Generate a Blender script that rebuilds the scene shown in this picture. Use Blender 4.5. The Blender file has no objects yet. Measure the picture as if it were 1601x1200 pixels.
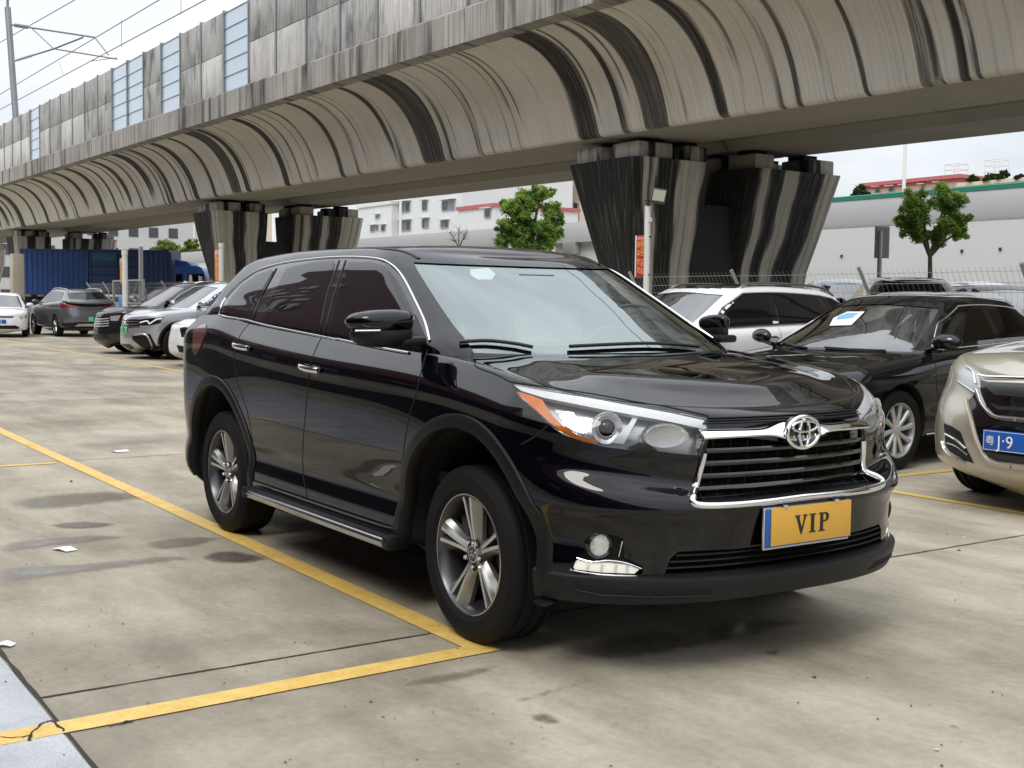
import bpy, bmesh, math, random
import numpy as np
from mathutils import Vector, Matrix, geometry
from mathutils.bvhtree import BVHTree
R = math.radians
PI = math.pi
SC = bpy.context.scene
COL = SC.collection
random.seed(7)

# ------------------------------------------------------------------ camera
# world: x runs along the black car (nose +x), y across the aisle, z up, metres
F_PX = 1888.4
CAM = Vector((4.1345, -3.4738, 1.3768))
YAW, PITCH, ROLL = 2.552706, -0.065483, 0.011369
_f = Vector((math.cos(YAW) * math.cos(PITCH), math.sin(YAW) * math.cos(PITCH), math.sin(PITCH)))
_r = _f.cross(Vector((0, 0, 1))).normalized()
_u = _r.cross(_f)
CR = math.cos(ROLL) * _r + math.sin(ROLL) * _u
CU = -math.sin(ROLL) * _r + math.cos(ROLL) * _u
cam_d = bpy.data.cameras.new('camera')
cam = bpy.data.objects.new('camera', cam_d)
COL.objects.link(cam)
cam_d.sensor_fit = 'HORIZONTAL'
cam_d.sensor_width = 36
cam_d.lens = 36 * F_PX / 1601
cam_d.clip_start = 0.1
cam_d.clip_end = 3000
m = Matrix((CR, CU, -_f)).transposed().to_4x4()
m.translation = CAM
cam.matrix_world = m
SC.camera = cam


def ray_dir(px, py):
    return (_f + CR * ((px - 800.5) / F_PX) - CU * ((py - 600) / F_PX))


def at(px, py, ax, c):
    """survey point: where the sight line of a photograph pixel meets a plane of the world"""
    d = ray_dir(px, py)
    return CAM + d * ((c - CAM[ax]) / d[ax])


# ------------------------------------------------------------------ objects
def tag(o, label=None, cat=None, group=None, kind=None):
    if label: o['label'] = label
    if cat: o['category'] = cat
    if group: o['group'] = group
    if kind: o['kind'] = kind
    return o


def empty(name, loc=(0, 0, 0), rz=0.0):
    o = bpy.data.objects.new(name, None)
    o.empty_display_size = 0.2
    COL.objects.link(o)
    o.location = loc
    o.rotation_euler = (0, 0, rz)
    return o


def link_mesh(name, me, parent=None):
    o = bpy.data.objects.new(name, me)
    COL.objects.link(o)
    if parent is not None: o.parent = parent
    return o


def copy_tree(o, parent=None):
    c = o.copy()
    COL.objects.link(c)
    if parent is not None: c.parent = parent
    for ch in list(o.children):
        copy_tree(ch, c)
    return c


class MB:
    """collects shapes and links them as one mesh object"""
    def __init__(self):
        self.v = []; self.f = []; self.mi = []; self.k = 0

    def mat(self, k):
        self.k = k; return self

    def add(self, vs, fs):
        b = len(self.v)
        self.v += [tuple(p) for p in vs]
        self.f += [tuple(b + i for i in f) for f in fs]
        self.mi += [self.k] * len(fs)
        return self

    def box(self, c, s, rot=None, bev=0.0):
        x, y, z = s[0] / 2, s[1] / 2, s[2] / 2
        if bev > 0:
            bm = bmesh.new()
            bmesh.ops.create_cube(bm, size=1)
            bmesh.ops.scale(bm, vec=s, verts=bm.verts)
            bmesh.ops.bevel(bm, geom=bm.edges[:], offset=min(bev, min(s) * .49), segments=2, affect='EDGES', profile=.5)
            vs = [v.co.copy() for v in bm.verts]
            bm.verts.index_update()
            fs = [[v.index for v in f.verts] for f in bm.faces]
            bm.free()
        else:
            vs = [Vector((a * x, b * y, d * z)) for a in (-1, 1) for b in (-1, 1) for d in (-1, 1)]
            fs = [(0, 1, 3, 2), (4, 6, 7, 5), (0, 4, 5, 1), (2, 3, 7, 6), (0, 2, 6, 4), (1, 5, 7, 3)]
        M = rot if rot is not None else Matrix.Identity(3)
        c = Vector(c)
        return self.add([M @ v + c for v in vs], fs)

    def tube(self, pts, r, n=8, closed=False, caps=True, flat=None):
        """sweep a round (or flat=(a,b) elliptical) section along pts"""
        P = [Vector(p) for p in pts]
        N = len(P)
        vs = []
        up0 = None
        for i in range(N):
            a = P[(i - 1) % N] if (closed or i > 0) else P[i]
            b = P[(i + 1) % N] if (closed or i < N - 1) else P[i]
            t = (b - a).normalized()
            if up0 is None:
                up0 = Vector((0, 0, 1)) if abs(t.z) < .9 else Vector((1, 0, 0))
            s = t.cross(up0).normalized()
            up = s.cross(t).normalized()
            up0 = up
            rr = r[i] if isinstance(r, (list, tuple)) else r
            for k in range(n):
                an = 2 * PI * k / n
                if flat:
                    vs.append(P[i] + s * math.cos(an) * flat[0] + up * math.sin(an) * flat[1])
                else:
                    vs.append(P[i] + s * math.cos(an) * rr + up * math.sin(an) * rr)
        fs = []
        for i in range(N if closed else N - 1):
            j = (i + 1) % N
            for k in range(n):
                l = (k + 1) % n
                fs.append((i * n + k, i * n + l, j * n + l, j * n + k))
        if caps and not closed:
            fs.append(tuple(range(n - 1, -1, -1)))
            fs.append(tuple((N - 1) * n + k for k in range(n)))
        return self.add(vs, fs)

    def lathe(self, prof, n=32, axis='z', o=(0, 0, 0), close=False):
        """prof: list of (radius, height)"""
        vs = []
        for (r_, h) in prof:
            for k in range(n):
                a = 2 * PI * k / n
                c, s = r_ * math.cos(a), r_ * math.sin(a)
                p = {'z': (c, s, h), 'y': (c, h, s), 'x': (h, c, s)}[axis]
                vs.append((p[0] + o[0], p[1] + o[1], p[2] + o[2]))
        fs = []
        m_ = len(prof)
        for i in range(m_ if close else m_ - 1):
            j = (i + 1) % m_
            for k in range(n):
                l = (k + 1) % n
                fs.append((i * n + k, i * n + l, j * n + l, j * n + k))
        if not close:
            if prof[0][0] > 1e-6: fs.append(tuple(range(n)))
            if prof[-1][0] > 1e-6: fs.append(tuple((m_ - 1) * n + k for k in range(n - 1, -1, -1)))
        return self.add(vs, fs)

    def prism(self, poly, a, b):
        """poly: 3-D outline points; a,b: offsets (vectors) of the two ends"""
        n = len(poly)
        a, b = Vector(a), Vector(b)
        vs = [Vector(p) + a for p in poly] + [Vector(p) + b for p in poly]
        fs = [tuple(range(n - 1, -1, -1)), tuple(range(n, 2 * n))]
        fs += [(i, (i + 1) % n, n + (i + 1) % n, n + i) for i in range(n)]
        return self.add(vs, fs)

    def build(self, name, mats, parent=None, smooth=40, weld=True, bevel=0.0):
        me = bpy.data.meshes.new(name)
        me.from_pydata([tuple(p) for p in self.v], [], self.f)
        if not isinstance(mats, (list, tuple)): mats = [mats]
        for m_ in mats: me.materials.append(m_)
        if len(mats) > 1:
            me.polygons.foreach_set('material_index', self.mi)
        bm = bmesh.new()
        bm.from_mesh(me)
        if weld: bmesh.ops.remove_doubles(bm, verts=bm.verts, dist=1e-5)
        bmesh.ops.recalc_face_normals(bm, faces=bm.faces)
        if bevel > 0:
            ed = [e for e in bm.edges if len(e.link_faces) == 2 and e.calc_face_angle(0) > R(30)]
            bmesh.ops.bevel(bm, geom=ed, offset=bevel, segments=2, affect='EDGES', profile=.5)
        bm.to_mesh(me)
        bm.free()
        if smooth:
            me.polygons.foreach_set('use_smooth', [True] * len(me.polygons))
            me.set_sharp_from_angle(angle=R(smooth))
        me.update()
        return link_mesh(name, me, parent)


# ------------------------------------------------------------------ materials
MATS = {}


def nd(t, typ, **kw):
    n = t.nodes.new(typ)
    for k, v in kw.items():
        if k in ('operation', 'blend_type', 'data_type', 'noise_dimensions', 'feature', 'wave_type', 'bands_direction', 'rings_direction',
                 'interpolation', 'distance', 'normalize', 'invert', 'sky_type', 'clamp', 'use_clamp', 'wave_profile', 'vector_type'):
            setattr(n, k, v)
        else:
            n.inputs[int(k[1:]) if k[0] == 'i' and k[1:].isdigit() else k.replace('_', ' ')].default_value = v
    return n


def base_mat(name):
    m_ = bpy.data.materials.new(name)
    m_.use_nodes = True
    t = m_.node_tree
    b = t.nodes['Principled BSDF']
    MATS[name] = m_
    return m_, t, b


def rgba(c):
    return (c[0], c[1], c[2], 1)


def pmat(name, col, rough=.5, metal=0.0, coat=0.0, spec=.5, var=0.0, vscale=6.0, bump=0.0, bscale=60.0, emit=None, estr=1.0, rvar=0.0, coat_rough=.03):
    """plain principled material with optional mottling of colour, roughness and a fine bump"""
    m_, t, b = base_mat(name)
    b.inputs['Base Color'].default_value = rgba(col)
    b.inputs['Roughness'].default_value = rough
    b.inputs['Metallic'].default_value = metal
    b.inputs['Specular IOR Level'].default_value = spec
    b.inputs['Coat Weight'].default_value = coat
    b.inputs['Coat Roughness'].default_value = coat_rough
    if emit:
        b.inputs['Emission Color'].default_value = rgba(emit)
        b.inputs['Emission Strength'].default_value = estr
    if var or bump or rvar:
        co = nd(t, 'ShaderNodeTexCoord')
    if var or rvar:
        n = nd(t, 'ShaderNodeTexNoise', Scale=vscale, Detail=8.0, Roughness=.6)
        t.links.new(co.outputs['Object'], n.inputs['Vector'])
    if var:
        mx = nd(t, 'ShaderNodeMix', data_type='RGBA')
        mx.inputs[6].default_value = rgba([max(0, c * (1 - var)) for c in col])
        mx.inputs[7].default_value = rgba([min(1, c * (1 + var)) for c in col])
        t.links.new(n.outputs['Fac'], mx.inputs[0])
        t.links.new(mx.outputs[2], b.inputs['Base Color'])
    if rvar:
        mr = nd(t, 'ShaderNodeMapRange')
        mr.inputs[1].default_value = .3; mr.inputs[2].default_value = .7
        mr.inputs[3].default_value = max(0, rough - rvar); mr.inputs[4].default_value = min(1, rough + rvar)
        t.links.new(n.outputs['Fac'], mr.inputs[0])
        t.links.new(mr.outputs[0], b.inputs['Roughness'])
    if bump:
        n2 = nd(t, 'ShaderNodeTexNoise', Scale=bscale, Detail=4.0)
        t.links.new(co.outputs['Object'], n2.inputs['Vector'])
        bp = nd(t, 'ShaderNodeBump', Strength=bump, Distance=.01)
        t.links.new(n2.outputs['Fac'], bp.inputs['Height'])
        t.links.new(bp.outputs[0], b.inputs['Normal'])
    return m_


def paint(name, col, metal=0.0, rough=.3, flake=0.0, dust=.04):
    """car paint: pigment under clear coat, with a trace of dust on the surface"""
    m_, t, b = base_mat(name)
    b.inputs['Base Color'].default_value = rgba(col)
    b.inputs['Metallic'].default_value = metal
    b.inputs['Roughness'].default_value = rough
    b.inputs['Coat Weight'].default_value = 1.0
    b.inputs['Coat Roughness'].default_value = .012
    b.inputs['Coat IOR'].default_value = 1.50 if sum(col) < .012 else 1.58
    if metal == 0: b.inputs['Specular IOR Level'].default_value = 0.0
    co = nd(t, 'ShaderNodeTexCoord')
    n = nd(t, 'ShaderNodeTexNoise', Scale=3.0, Detail=6.0, Roughness=.65)
    t.links.new(co.outputs['Object'], n.inputs['Vector'])
    mx = nd(t, 'ShaderNodeMix', data_type='RGBA')
    mx.inputs[6].default_value = rgba(col)
    mx.inputs[7].default_value = rgba([c * (1 - dust) + .3 * dust for c in col])
    t.links.new(n.outputs['Fac'], mx.inputs[0])
    t.links.new(mx.outputs[2], b.inputs['Base Color'])
    mr = nd(t, 'ShaderNodeMapRange')
    mr.inputs[1].default_value = .35; mr.inputs[2].default_value = .75
    mr.inputs[3].default_value = .008; mr.inputs[4].default_value = .035
    t.links.new(n.outputs['Fac'], mr.inputs[0])
    t.links.new(mr.outputs[0], b.inputs['Coat Roughness'])
    return m_


def glass_mat(name, tint, base_refl=.1, gain=1.2, rough=0.0, col=(1, 1, 1)):
    """thin window glass: tinted see-through with a mirror reflection that grows at grazing angles"""
    m_ = bpy.data.materials.new(name)
    m_.use_nodes = True
    t = m_.node_tree
    t.nodes.clear()
    out = nd(t, 'ShaderNodeOutputMaterial')
    tr = nd(t, 'ShaderNodeBsdfTransparent', Color=rgba(tint))
    gl = nd(t, 'ShaderNodeBsdfGlossy', Color=rgba(col), Roughness=rough)
    fr = nd(t, 'ShaderNodeFresnel', IOR=1.5)
    ma = nd(t, 'ShaderNodeMath', operation='MULTIPLY_ADD', use_clamp=True)
    ma.inputs[1].default_value = gain
    ma.inputs[2].default_value = base_refl
    t.links.new(fr.outputs[0], ma.inputs[0])
    mx = nd(t, 'ShaderNodeMixShader')
    t.links.new(ma.outputs[0], mx.inputs[0])
    t.links.new(tr.outputs[0], mx.inputs[1])
    t.links.new(gl.outputs[0], mx.inputs[2])
    t.links.new(mx.outputs[0], out.inputs[0])
    MATS[name] = m_
    return m_


paint('black_paint', (.0008, .0008, .0024), dust=.002)
paint('sedan_black', (.004, .0045, .007), dust=.015)
paint('white_paint', (.78, .79, .80))
paint('silver_paint', (.50, .52, .55), metal=.7, rough=.35)
paint('grey_paint', (.13, .14, .15), metal=.6, rough=.35)
paint('dark_paint', (.010, .009, .010))
paint('gold_paint', (.50, .46, .37), metal=.6, rough=.34)
paint('red_paint', (.22, .012, .018))
paint('blue_grey_paint', (.22, .27, .33), metal=.4)
pmat('gloss_black', (.006, .006, .007), .06, coat=.6)
pmat('tint_glass', (.006, .006, .008), .015, spec=.62)
pmat('matte_plastic', (.009, .0095, .011), .48, spec=.3, var=.25, vscale=8, bump=.05, bscale=400)
pmat('dark_plastic', (.006, .0063, .007), .42, spec=.35)
pmat('arch_plastic', (.006, .0065, .0075), .42, spec=.3, var=.2, bump=.04, bscale=500)
pmat('void_black', (.003, .003, .003), .9)
pmat('chrome', (.82, .83, .85), .06, 1.0)
pmat('satin_chrome', (.60, .61, .63), .25, 1.0)
pmat('alloy', (.52, .515, .50), .3, .9, var=.06)
pmat('alloy_grey', (.30, .296, .285), .34, .8, var=.06)
pmat('alloy_dark', (.10, .10, .105), .32, .8)
pmat('alloy_bright', (.62, .63, .64), .24, .9)
pmat('rubber', (.0055, .0055, .006), .72, spec=.25, var=.3, vscale=10, bump=.08, bscale=200)
pmat('reflector', (.86, .87, .88), .16, .75, bump=.55, bscale=38)
pmat('lamp_grey', (.52, .525, .53), .22, .5)
pmat('amber', (.78, .19, .012), .15, coat=.8)
pmat('red_lens', (.20, .008, .012), .12, coat=.8)
pmat('tail_lens', (.13, .04, .04), .12, coat=.8)
pmat('alloy_silver', (.58, .585, .59), .32, .35, coat=.5)
pmat('alloy_silver_dark', (.36, .365, .37), .35, .3)
pmat('white_lens', (.85, .86, .86), .2, coat=.5)
pmat('drl_lens', (.85, .85, .8), .2, coat=.5, emit=(1, .95, .78), estr=.15)
pmat('beige_leather', (.80, .78, .74), .55, var=.08, vscale=12)
pmat('seat_grey', (.24, .235, .225), .6)
pmat('dash_dark', (.035, .034, .033), .6)
pmat('plate_yellow', (.66, .37, .055), .42, var=.04, vscale=20)
pmat('plate_blue', (.012, .10, .42), .35)
pmat('plate_green', (.10, .56, .25), .35)
pmat('plate_white', (.85, .86, .86), .4)
pmat('ink', (.012, .008, .007), .5)
pmat('disc', (.10, .098, .095), .4, .8)
glass_mat('windscreen', (.86, .94, .93), .20, 1.0, col=(.90, 1, 1))
glass_mat('lamp_glass', (.95, .96, .97), .01, .7)
glass_mat('side_glass', (.30, .36, .34), .03, 1.0)
glass_mat('clear_glass', (.58, .65, .63), .16, 1.1)
M = MATS
# ------------------------------------------------------------------ car bodies
def interp(x, xs, ys):
    """smooth (monotone cubic) curve through points, xs ascending; numpy friendly"""
    xs = np.asarray(xs, float); ys = np.asarray(ys, float)
    h = np.diff(xs); d = np.diff(ys) / h
    mm = np.zeros(len(xs))
    mm[1:-1] = np.where(d[:-1] * d[1:] > 0, 2 * d[:-1] * d[1:] / (d[:-1] + d[1:] + 1e-12), 0)
    mm[0], mm[-1] = d[0], d[-1]
    x = np.clip(np.asarray(x, float), xs[0], xs[-1])
    i = np.clip(np.searchsorted(xs, x, side='right') - 1, 0, len(xs) - 2)
    t = (x - xs[i]) / h[i]
    return ((2 * t ** 3 - 3 * t ** 2 + 1) * ys[i] + (t ** 3 - 2 * t ** 2 + t) * h[i] * mm[i]
            + (-2 * t ** 3 + 3 * t ** 2) * ys[i + 1] + (t ** 3 - t ** 2) * h[i] * mm[i + 1])


def sstep(t):
    t = np.clip(t, 0, 1)
    return t * t * (3 - 2 * t)


def quarter(xs, xf, W, n, k):
    """plan quarter from the nose centre (y=0) to the flank (x=xs), equal arc spacing"""
    f = np.linspace(0, PI / 2, 400)
    x = xs + (xf - xs) * np.cos(f) ** (2 / n)
    y = W * np.sin(f) ** (2 / n)
    s = np.r_[0, np.cumsum(np.hypot(np.diff(x), np.diff(y)))]
    q = np.linspace(0, s[-1], k)
    return np.interp(q, s, x), np.interp(q, s, y)


def hermite_rows(C, sub):
    """C: rows x points x 3 -> smooth rows through all of them"""
    n = len(C)
    d = np.linalg.norm(np.diff(C, axis=0), axis=2).mean(axis=1)
    h = np.maximum(d, 1e-4)
    T = np.empty_like(C)
    s = np.diff(C, axis=0) / h[:, None, None]
    T[1:-1] = (s[:-1] * h[1:, None, None] + s[1:] * h[:-1, None, None]) / (h[1:] + h[:-1])[:, None, None]
    T[0], T[-1] = s[0], s[-1]
    out = []
    for i in range(n - 1):
        for k in range(sub[i]):
            t = k / sub[i]
            out.append((2 * t ** 3 - 3 * t ** 2 + 1) * C[i] + (t ** 3 - 2 * t ** 2 + t) * h[i] * T[i]
                       + (-2 * t ** 3 + 3 * t ** 2) * C[i + 1] + (t ** 3 - t ** 2) * h[i] * T[i + 1])
    out.append(C[-1])
    return np.array(out)


class Loft:
    """half shell (y >= 0) made of rows, mirrored and welded into one closed skin"""
    def __init__(self, rows, q):
        self.G = rows                       # R x U x 3
        self.q = q

    def mesh_data(self):
        G = self.G
        Rn, U, _ = G.shape
        vs = [tuple(p) for p in G.reshape(-1, 3)]
        n = len(vs)
        vs += [(p[0], -p[1], p[2]) for p in vs]
        fs = []
        for i in range(Rn - 1):
            for j in range(U - 1):
                a, b, c, d = i * U + j, i * U + j + 1, (i + 1) * U + j + 1, (i + 1) * U + j
                fs.append((a, b, c, d))
                fs.append((n + d, n + c, n + b, n + a))
        return vs, fs


def plan_ring(row, xsf, xsr, q):
    nf, ns, nr = q
    fx, fy = quarter(xsf, row['XF'], row['W'], row.get('nf', 2.6), nf)
    rx, ry = quarter(xsr, row['XR'], row['W'], row.get('nr', 3.0), nr)
    sx = np.linspace(xsf, xsr, ns + 2)[1:-1]
    s = (sx - (xsf + xsr) / 2) / ((xsf - xsr) / 2)
    sy = row['W'] * (1 + row.get('bul', .012) * (1 - s * s) ** 2)
    x = np.r_[fx, sx, rx[::-1]]
    y = np.r_[fy, sy, ry[::-1]]
    y[0] = 0; y[-1] = 0
    bf = np.zeros(len(x)); br = np.zeros(len(x))
    bf[:nf] = 1 - np.linspace(0, 1, nf)
    br[-nr:] = np.linspace(0, 1, nr)
    return x, y, bf, br


def loft_lower(S, q):
    """body below the windows: floor, flanks, nose, tail, bonnet and rear deck"""
    xsf, xsr = S['xsf'], S['xsr']
    C = []
    for r in S['rows']:
        x, y, bf, br = plan_ring(r, xsf, xsr, q)
        zs = r['zs'](x) if callable(r['zs']) else np.full(len(x), r['zs'])
        b = bf ** r.get('pw', 1.0); b = sstep(b)
        c = sstep(br)
        z = zs * (1 - b) * (1 - c) + r['zf'] * b + r.get('zr', r['zf']) * c
        # haunches over the wheels
        if r.get('hz', 0):
            for xa in (0.0, -S['wb']):
                y = y * (1 + r['hz'] * np.exp(-((x - xa) / .42) ** 2) * (y / r['W']) ** 2)
        C.append(np.c_[x, y, z])
    nf, ns, nr = q
    edge = C[-1]
    # spine the skin runs in to, below and above
    sx = edge[:, 0].copy()
    sx[:nf] = np.linspace(S['spine_f'], xsf, nf)
    sx[-nr:] = np.linspace(xsr, S['spine_r'], nr)
    low = C[0].copy(); low[:, 0] = sx; low[:, 1] = 0; low[:, 2] = np.minimum(low[:, 2], np.where(low[:, 0] < .15, S.get('floor', .22), .31))
    deck = []
    zsp = S['spine_z'](sx)
    for s, f in S['deck']:
        p = edge.copy()
        p[:, 0] = edge[:, 0] * (1 - s) + sx * s
        p[:, 1] = edge[:, 1] * (1 - s)
        p[:, 2] = edge[:, 2] * (1 - f) + zsp * f
        if s == 1.0: p[:, 1] = 0
        deck.append(p)
    C = np.array([low] + C + deck)
    sub = [3] + [S.get('sub', 4)] * (len(S['rows']) - 1) + [S.get('sub', 4)] * len(deck)
    return Loft(hermite_rows(C, sub), q)


def loft_top(S, q):
    """greenhouse: pillars, glass zones and roof"""
    xsf, xsr = S['txsf'], S['txsr']
    C = []
    for r in S['trows']:
        x, y, bf, br = plan_ring(r, r.get('xsf', xsf), r.get('xsr', xsr), q)
        zs = r['zs'](x) if callable(r['zs']) else np.full(len(x), r['zs'])
        b = sstep(bf); c = sstep(br)
        z = zs * (1 - b) * (1 - c) + r['zf'] * b + r['zr'] * c
        C.append(np.c_[x, y, z])
    nf, ns, nr = q
    edge = C[-1]
    sx = edge[:, 0].copy()
    a, bb = edge[nf - 1, 0], edge[-nr, 0]
    sx[:nf] = np.linspace(edge[0, 0] - .25, a, nf)
    sx[-nr:] = np.linspace(bb, edge[-1, 0] + .25, nr)
    zsp = S['roof_z'](sx)
    deck = []
    for s, f in S['roof']:
        p = edge.copy()
        p[:, 0] = edge[:, 0] * (1 - s) + sx * s
        p[:, 1] = edge[:, 1] * (1 - s)
        p[:, 2] = edge[:, 2] * (1 - f) + zsp * f
        if s == 1.0: p[:, 1] = 0
        deck.append(p)
    C = np.array(C + deck)
    sub = [S.get('tsub', 5)] * (len(C) - 1)
    return Loft(hermite_rows(C, sub), q), len(S['trows'])


def mesh_from(name, vs, fs, mats, smooth=50, weld=1e-5):
    me = bpy.data.meshes.new(name)
    me.from_pydata(vs, [], fs)
    bm = bmesh.new(); bm.from_mesh(me)
    bmesh.ops.remove_doubles(bm, verts=bm.verts, dist=weld)
    bmesh.ops.dissolve_degenerate(bm, dist=1e-6, edges=bm.edges)
    bmesh.ops.recalc_face_normals(bm, faces=bm.faces)
    bm.to_mesh(me); bm.free()
    for m_ in mats: me.materials.append(m_)
    me.polygons.foreach_set('use_smooth', [True] * len(me.polygons))
    if smooth: me.set_sharp_from_angle(angle=R(smooth))
    me.update()
    return me


def boolean(me, cutters, solver='EXACT', self_=False):
    """me minus each cutter mesh -> new mesh (material slots of the cutters are appended)"""
    o = bpy.data.objects.new('tmp', me); COL.objects.link(o)
    tmp = []
    for cm in cutters:
        c = bpy.data.objects.new('tmpc', cm); COL.objects.link(c); tmp.append(c)
        md = o.modifiers.new('b', 'BOOLEAN'); md.operation = 'DIFFERENCE'; md.object = c; md.solver = solver
        md.material_mode = 'TRANSFER'
        md.use_self = self_
    dg = bpy.context.evaluated_depsgraph_get()
    dg.update()
    new = bpy.data.meshes.new_from_object(o.evaluated_get(dg))
    for c in tmp: bpy.data.objects.remove(c)
    bpy.data.objects.remove(o)
    return new


class Skin:
    """smooth surface of a finished shell, to lay parts on"""
    def __init__(self, lofts):
        V = []; Fc = []; N = []
        for L in lofts:
            vs, fs = L.mesh_data() if isinstance(L, Loft) else L
            me = mesh_from('skin', vs, fs, [], smooth=0)
            b = len(V)
            nor = [v.normal.copy() for v in me.vertices]
            for v in me.vertices:
                V.append(v.co.copy())
            N += nor
            for p in me.polygons:
                ix = list(p.vertices)
                for k in range(1, len(ix) - 1):
                    Fc.append((b + ix[0], b + ix[k], b + ix[k + 1]))
            bpy.data.meshes.remove(me)
        self.V, self.N, self.F = V, N, Fc
        self.t = BVHTree.FromPolygons(V, Fc)

    def hit(self, o, d, far=60.0):
        loc, nor, i, dist = self.t.ray_cast(Vector(o), Vector(d).normalized(), far)
        if loc is None: return None
        a, b, c = self.F[i]
        w = _bary(loc, self.V[a], self.V[b], self.V[c])
        n = self.N[a] * w[0] + self.N[b] * w[1] + self.N[c] * w[2]
        if n.length < 1e-6: n = nor
        n.normalize()
        if n.dot(Vector(d)) > 0: n = -n
        return loc, n

    def near(self, p):
        loc, nor, i, dist = self.t.find_nearest(Vector(p))
        a, b, c = self.F[i]
        w = _bary(loc, self.V[a], self.V[b], self.V[c])
        n = (self.N[a] * w[0] + self.N[b] * w[1] + self.N[c] * w[2]).normalized()
        return loc, n


def _bary(p, a, b, c):
    v0, v1, v2 = b - a, c - a, p - a
    d00, d01, d11 = v0.dot(v0), v0.dot(v1), v1.dot(v1)
    d20, d21 = v2.dot(v0), v2.dot(v1)
    den = d00 * d11 - d01 * d01
    if abs(den) < 1e-14: return (1, 0, 0)
    v = (d11 * d20 - d01 * d21) / den
    w = (d00 * d21 - d01 * d20) / den
    return (1 - v - w, v, w)


class View:
    """a way of looking at a skin: 2-D point -> ray"""
    def __init__(self, kind, side=-1, inv=None):
        self.kind = kind; self.side = side; self.inv = inv

    def ray(self, a, b):
        k = self.kind
        if k == 'side': return Vector((a, 4 * self.side, b)), Vector((0, -self.side, 0))
        if k == 'front': return Vector((5, a, b)), Vector((-1, 0, 0))
        if k == 'rear': return Vector((-10, a, b)), Vector((1, 0, 0))
        if k == 'top': return Vector((a, b, 4)), Vector((0, 0, -1))
        if k == 'diag':                       # from 45 degrees off the nose, a runs along the corner
            d = Vector((-1, -self.side, 0)).normalized()
            e = Vector((-d.y, d.x, 0)) * (-self.side)
            return -d * 6 + e * a * 1.0 + Vector((0, 0, b)) + Vector((.2, 0, 0)), d
        if k == 'photo':
            if self.inv is not None: return self.inv @ CAM, self.inv.to_3x3() @ ray_dir(a, b)
            return CAM.copy(), ray_dir(a, b)


def densify(poly, d, closed=True):
    out = []
    n = len(poly)
    for i in range(n if closed else n - 1):
        p, q = Vector(poly[i]), Vector(poly[(i + 1) % n])
        k = max(1, int(math.ceil((q - p).length / d)))
        out += [p.lerp(q, j / k) for j in range(k)]
    if not closed: out.append(Vector(poly[-1]))
    return out


def smooth_poly(pts, k=4, closed=True):
    """Catmull-Rom through 2-D or 3-D points"""
    P = [Vector(p) for p in pts]
    n = len(P); out = []
    for i in range(n if closed else n - 1):
        p0, p1, p2, p3 = (P[(i - 1) % n] if closed or i > 0 else P[i]), P[i], P[(i + 1) % n], (P[(i + 2) % n] if closed or i < n - 2 else P[(i + 1) % n])
        for j in range(k):
            t = j / k
            out.append(.5 * ((2 * p1) + (p2 - p0) * t + (2 * p0 - 5 * p1 + 4 * p2 - p3) * t * t + (3 * p1 - p0 - 3 * p2 + p3) * t ** 3))
    if not closed: out.append(P[-1])
    return out


def inside(p, poly):
    x, y = p[0], p[1]
    c = False
    j = len(poly) - 1
    for i in range(len(poly)):
        xi, yi = poly[i][0], poly[i][1]; xj, yj = poly[j][0], poly[j][1]
        if (yi > y) != (yj > y) and x < (xj - xi) * (y - yi) / (yj - yi + 1e-15) + xi: c = not c
        j = i
    return c


def fill2d(poly, d):
    B = densify(poly, d)
    x0, x1 = min(p.x for p in B), max(p.x for p in B)
    y0, y1 = min(p.y for p in B), max(p.y for p in B)
    pts = [Vector((p.x, p.y)) for p in B]
    nb = len(pts)
    yy = y0 + d * .5; row = 0
    while yy < y1:
        xx = x0 + d * (.25 + .5 * (row % 2))
        while xx < x1:
            q = Vector((xx, yy))
            if inside(q, B) and min((q - b.xy).length_squared for b in pts[:nb]) > (d * .55) ** 2:
                pts.append(q)
            xx += d
        yy += d * .866; row += 1
    r = geometry.delaunay_2d_cdt(pts, [(i, (i + 1) % nb) for i in range(nb)], [], 1, 1e-7)
    return r[0], r[2], nb


def patch(skin, view, poly, off, d=.03, rim=.012, scale=1.0):
    """sheet laid on the skin `off` proud of it along the normals, its rim turned inwards; -> (verts, faces, normals)"""
    vs2, tris, nb = fill2d(poly, d * scale)
    P = []; N = []; ok = []
    for p in vs2:
        o, dr = view.ray(p.x, p.y)
        h = skin.hit(o, dr)
        if h is None:
            P.append(None); N.append(None)
        else:
            P.append(h[0] + h[1] * off); N.append(h[1])
    fs = [t for t in tris if all(P[i] is not None for i in t)]
    used = sorted({i for t in fs for i in t})
    mp = {i: k for k, i in enumerate(used)}
    V = [P[i] for i in used]; NN = [N[i] for i in used]
    fs = [tuple(mp[i] for i in t) for t in fs]
    if not fs: return [], [], []
    # orientation
    flip = 0
    for t in fs[:20]:
        nn = (V[t[1]] - V[t[0]]).cross(V[t[2]] - V[t[0]])
        flip += 1 if nn.dot(NN[t[0]]) < 0 else -1
    if flip > 0: fs = [t[::-1] for t in fs]
    if rim:
        cnt = {}
        for t in fs:
            for a, b in ((t[0], t[1]), (t[1], t[2]), (t[2], t[0])):
                cnt[(a, b)] = 1
        edges = [(a, b) for (a, b) in cnt if (b, a) not in cnt]
        bmap = {}
        for a, b in edges:
            for v in (a, b):
                if v not in bmap:
                    bmap[v] = len(V); V.append(V[v] - NN[v] * rim); NN.append(NN[v])
        for a, b in edges:
            fs.append((b, a, bmap[a], bmap[b]))
    return V, fs, NN


def mirror(V, fs):
    return [Vector((p[0], -p[1], p[2])) for p in V], [tuple(f[::-1]) for f in fs]


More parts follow.
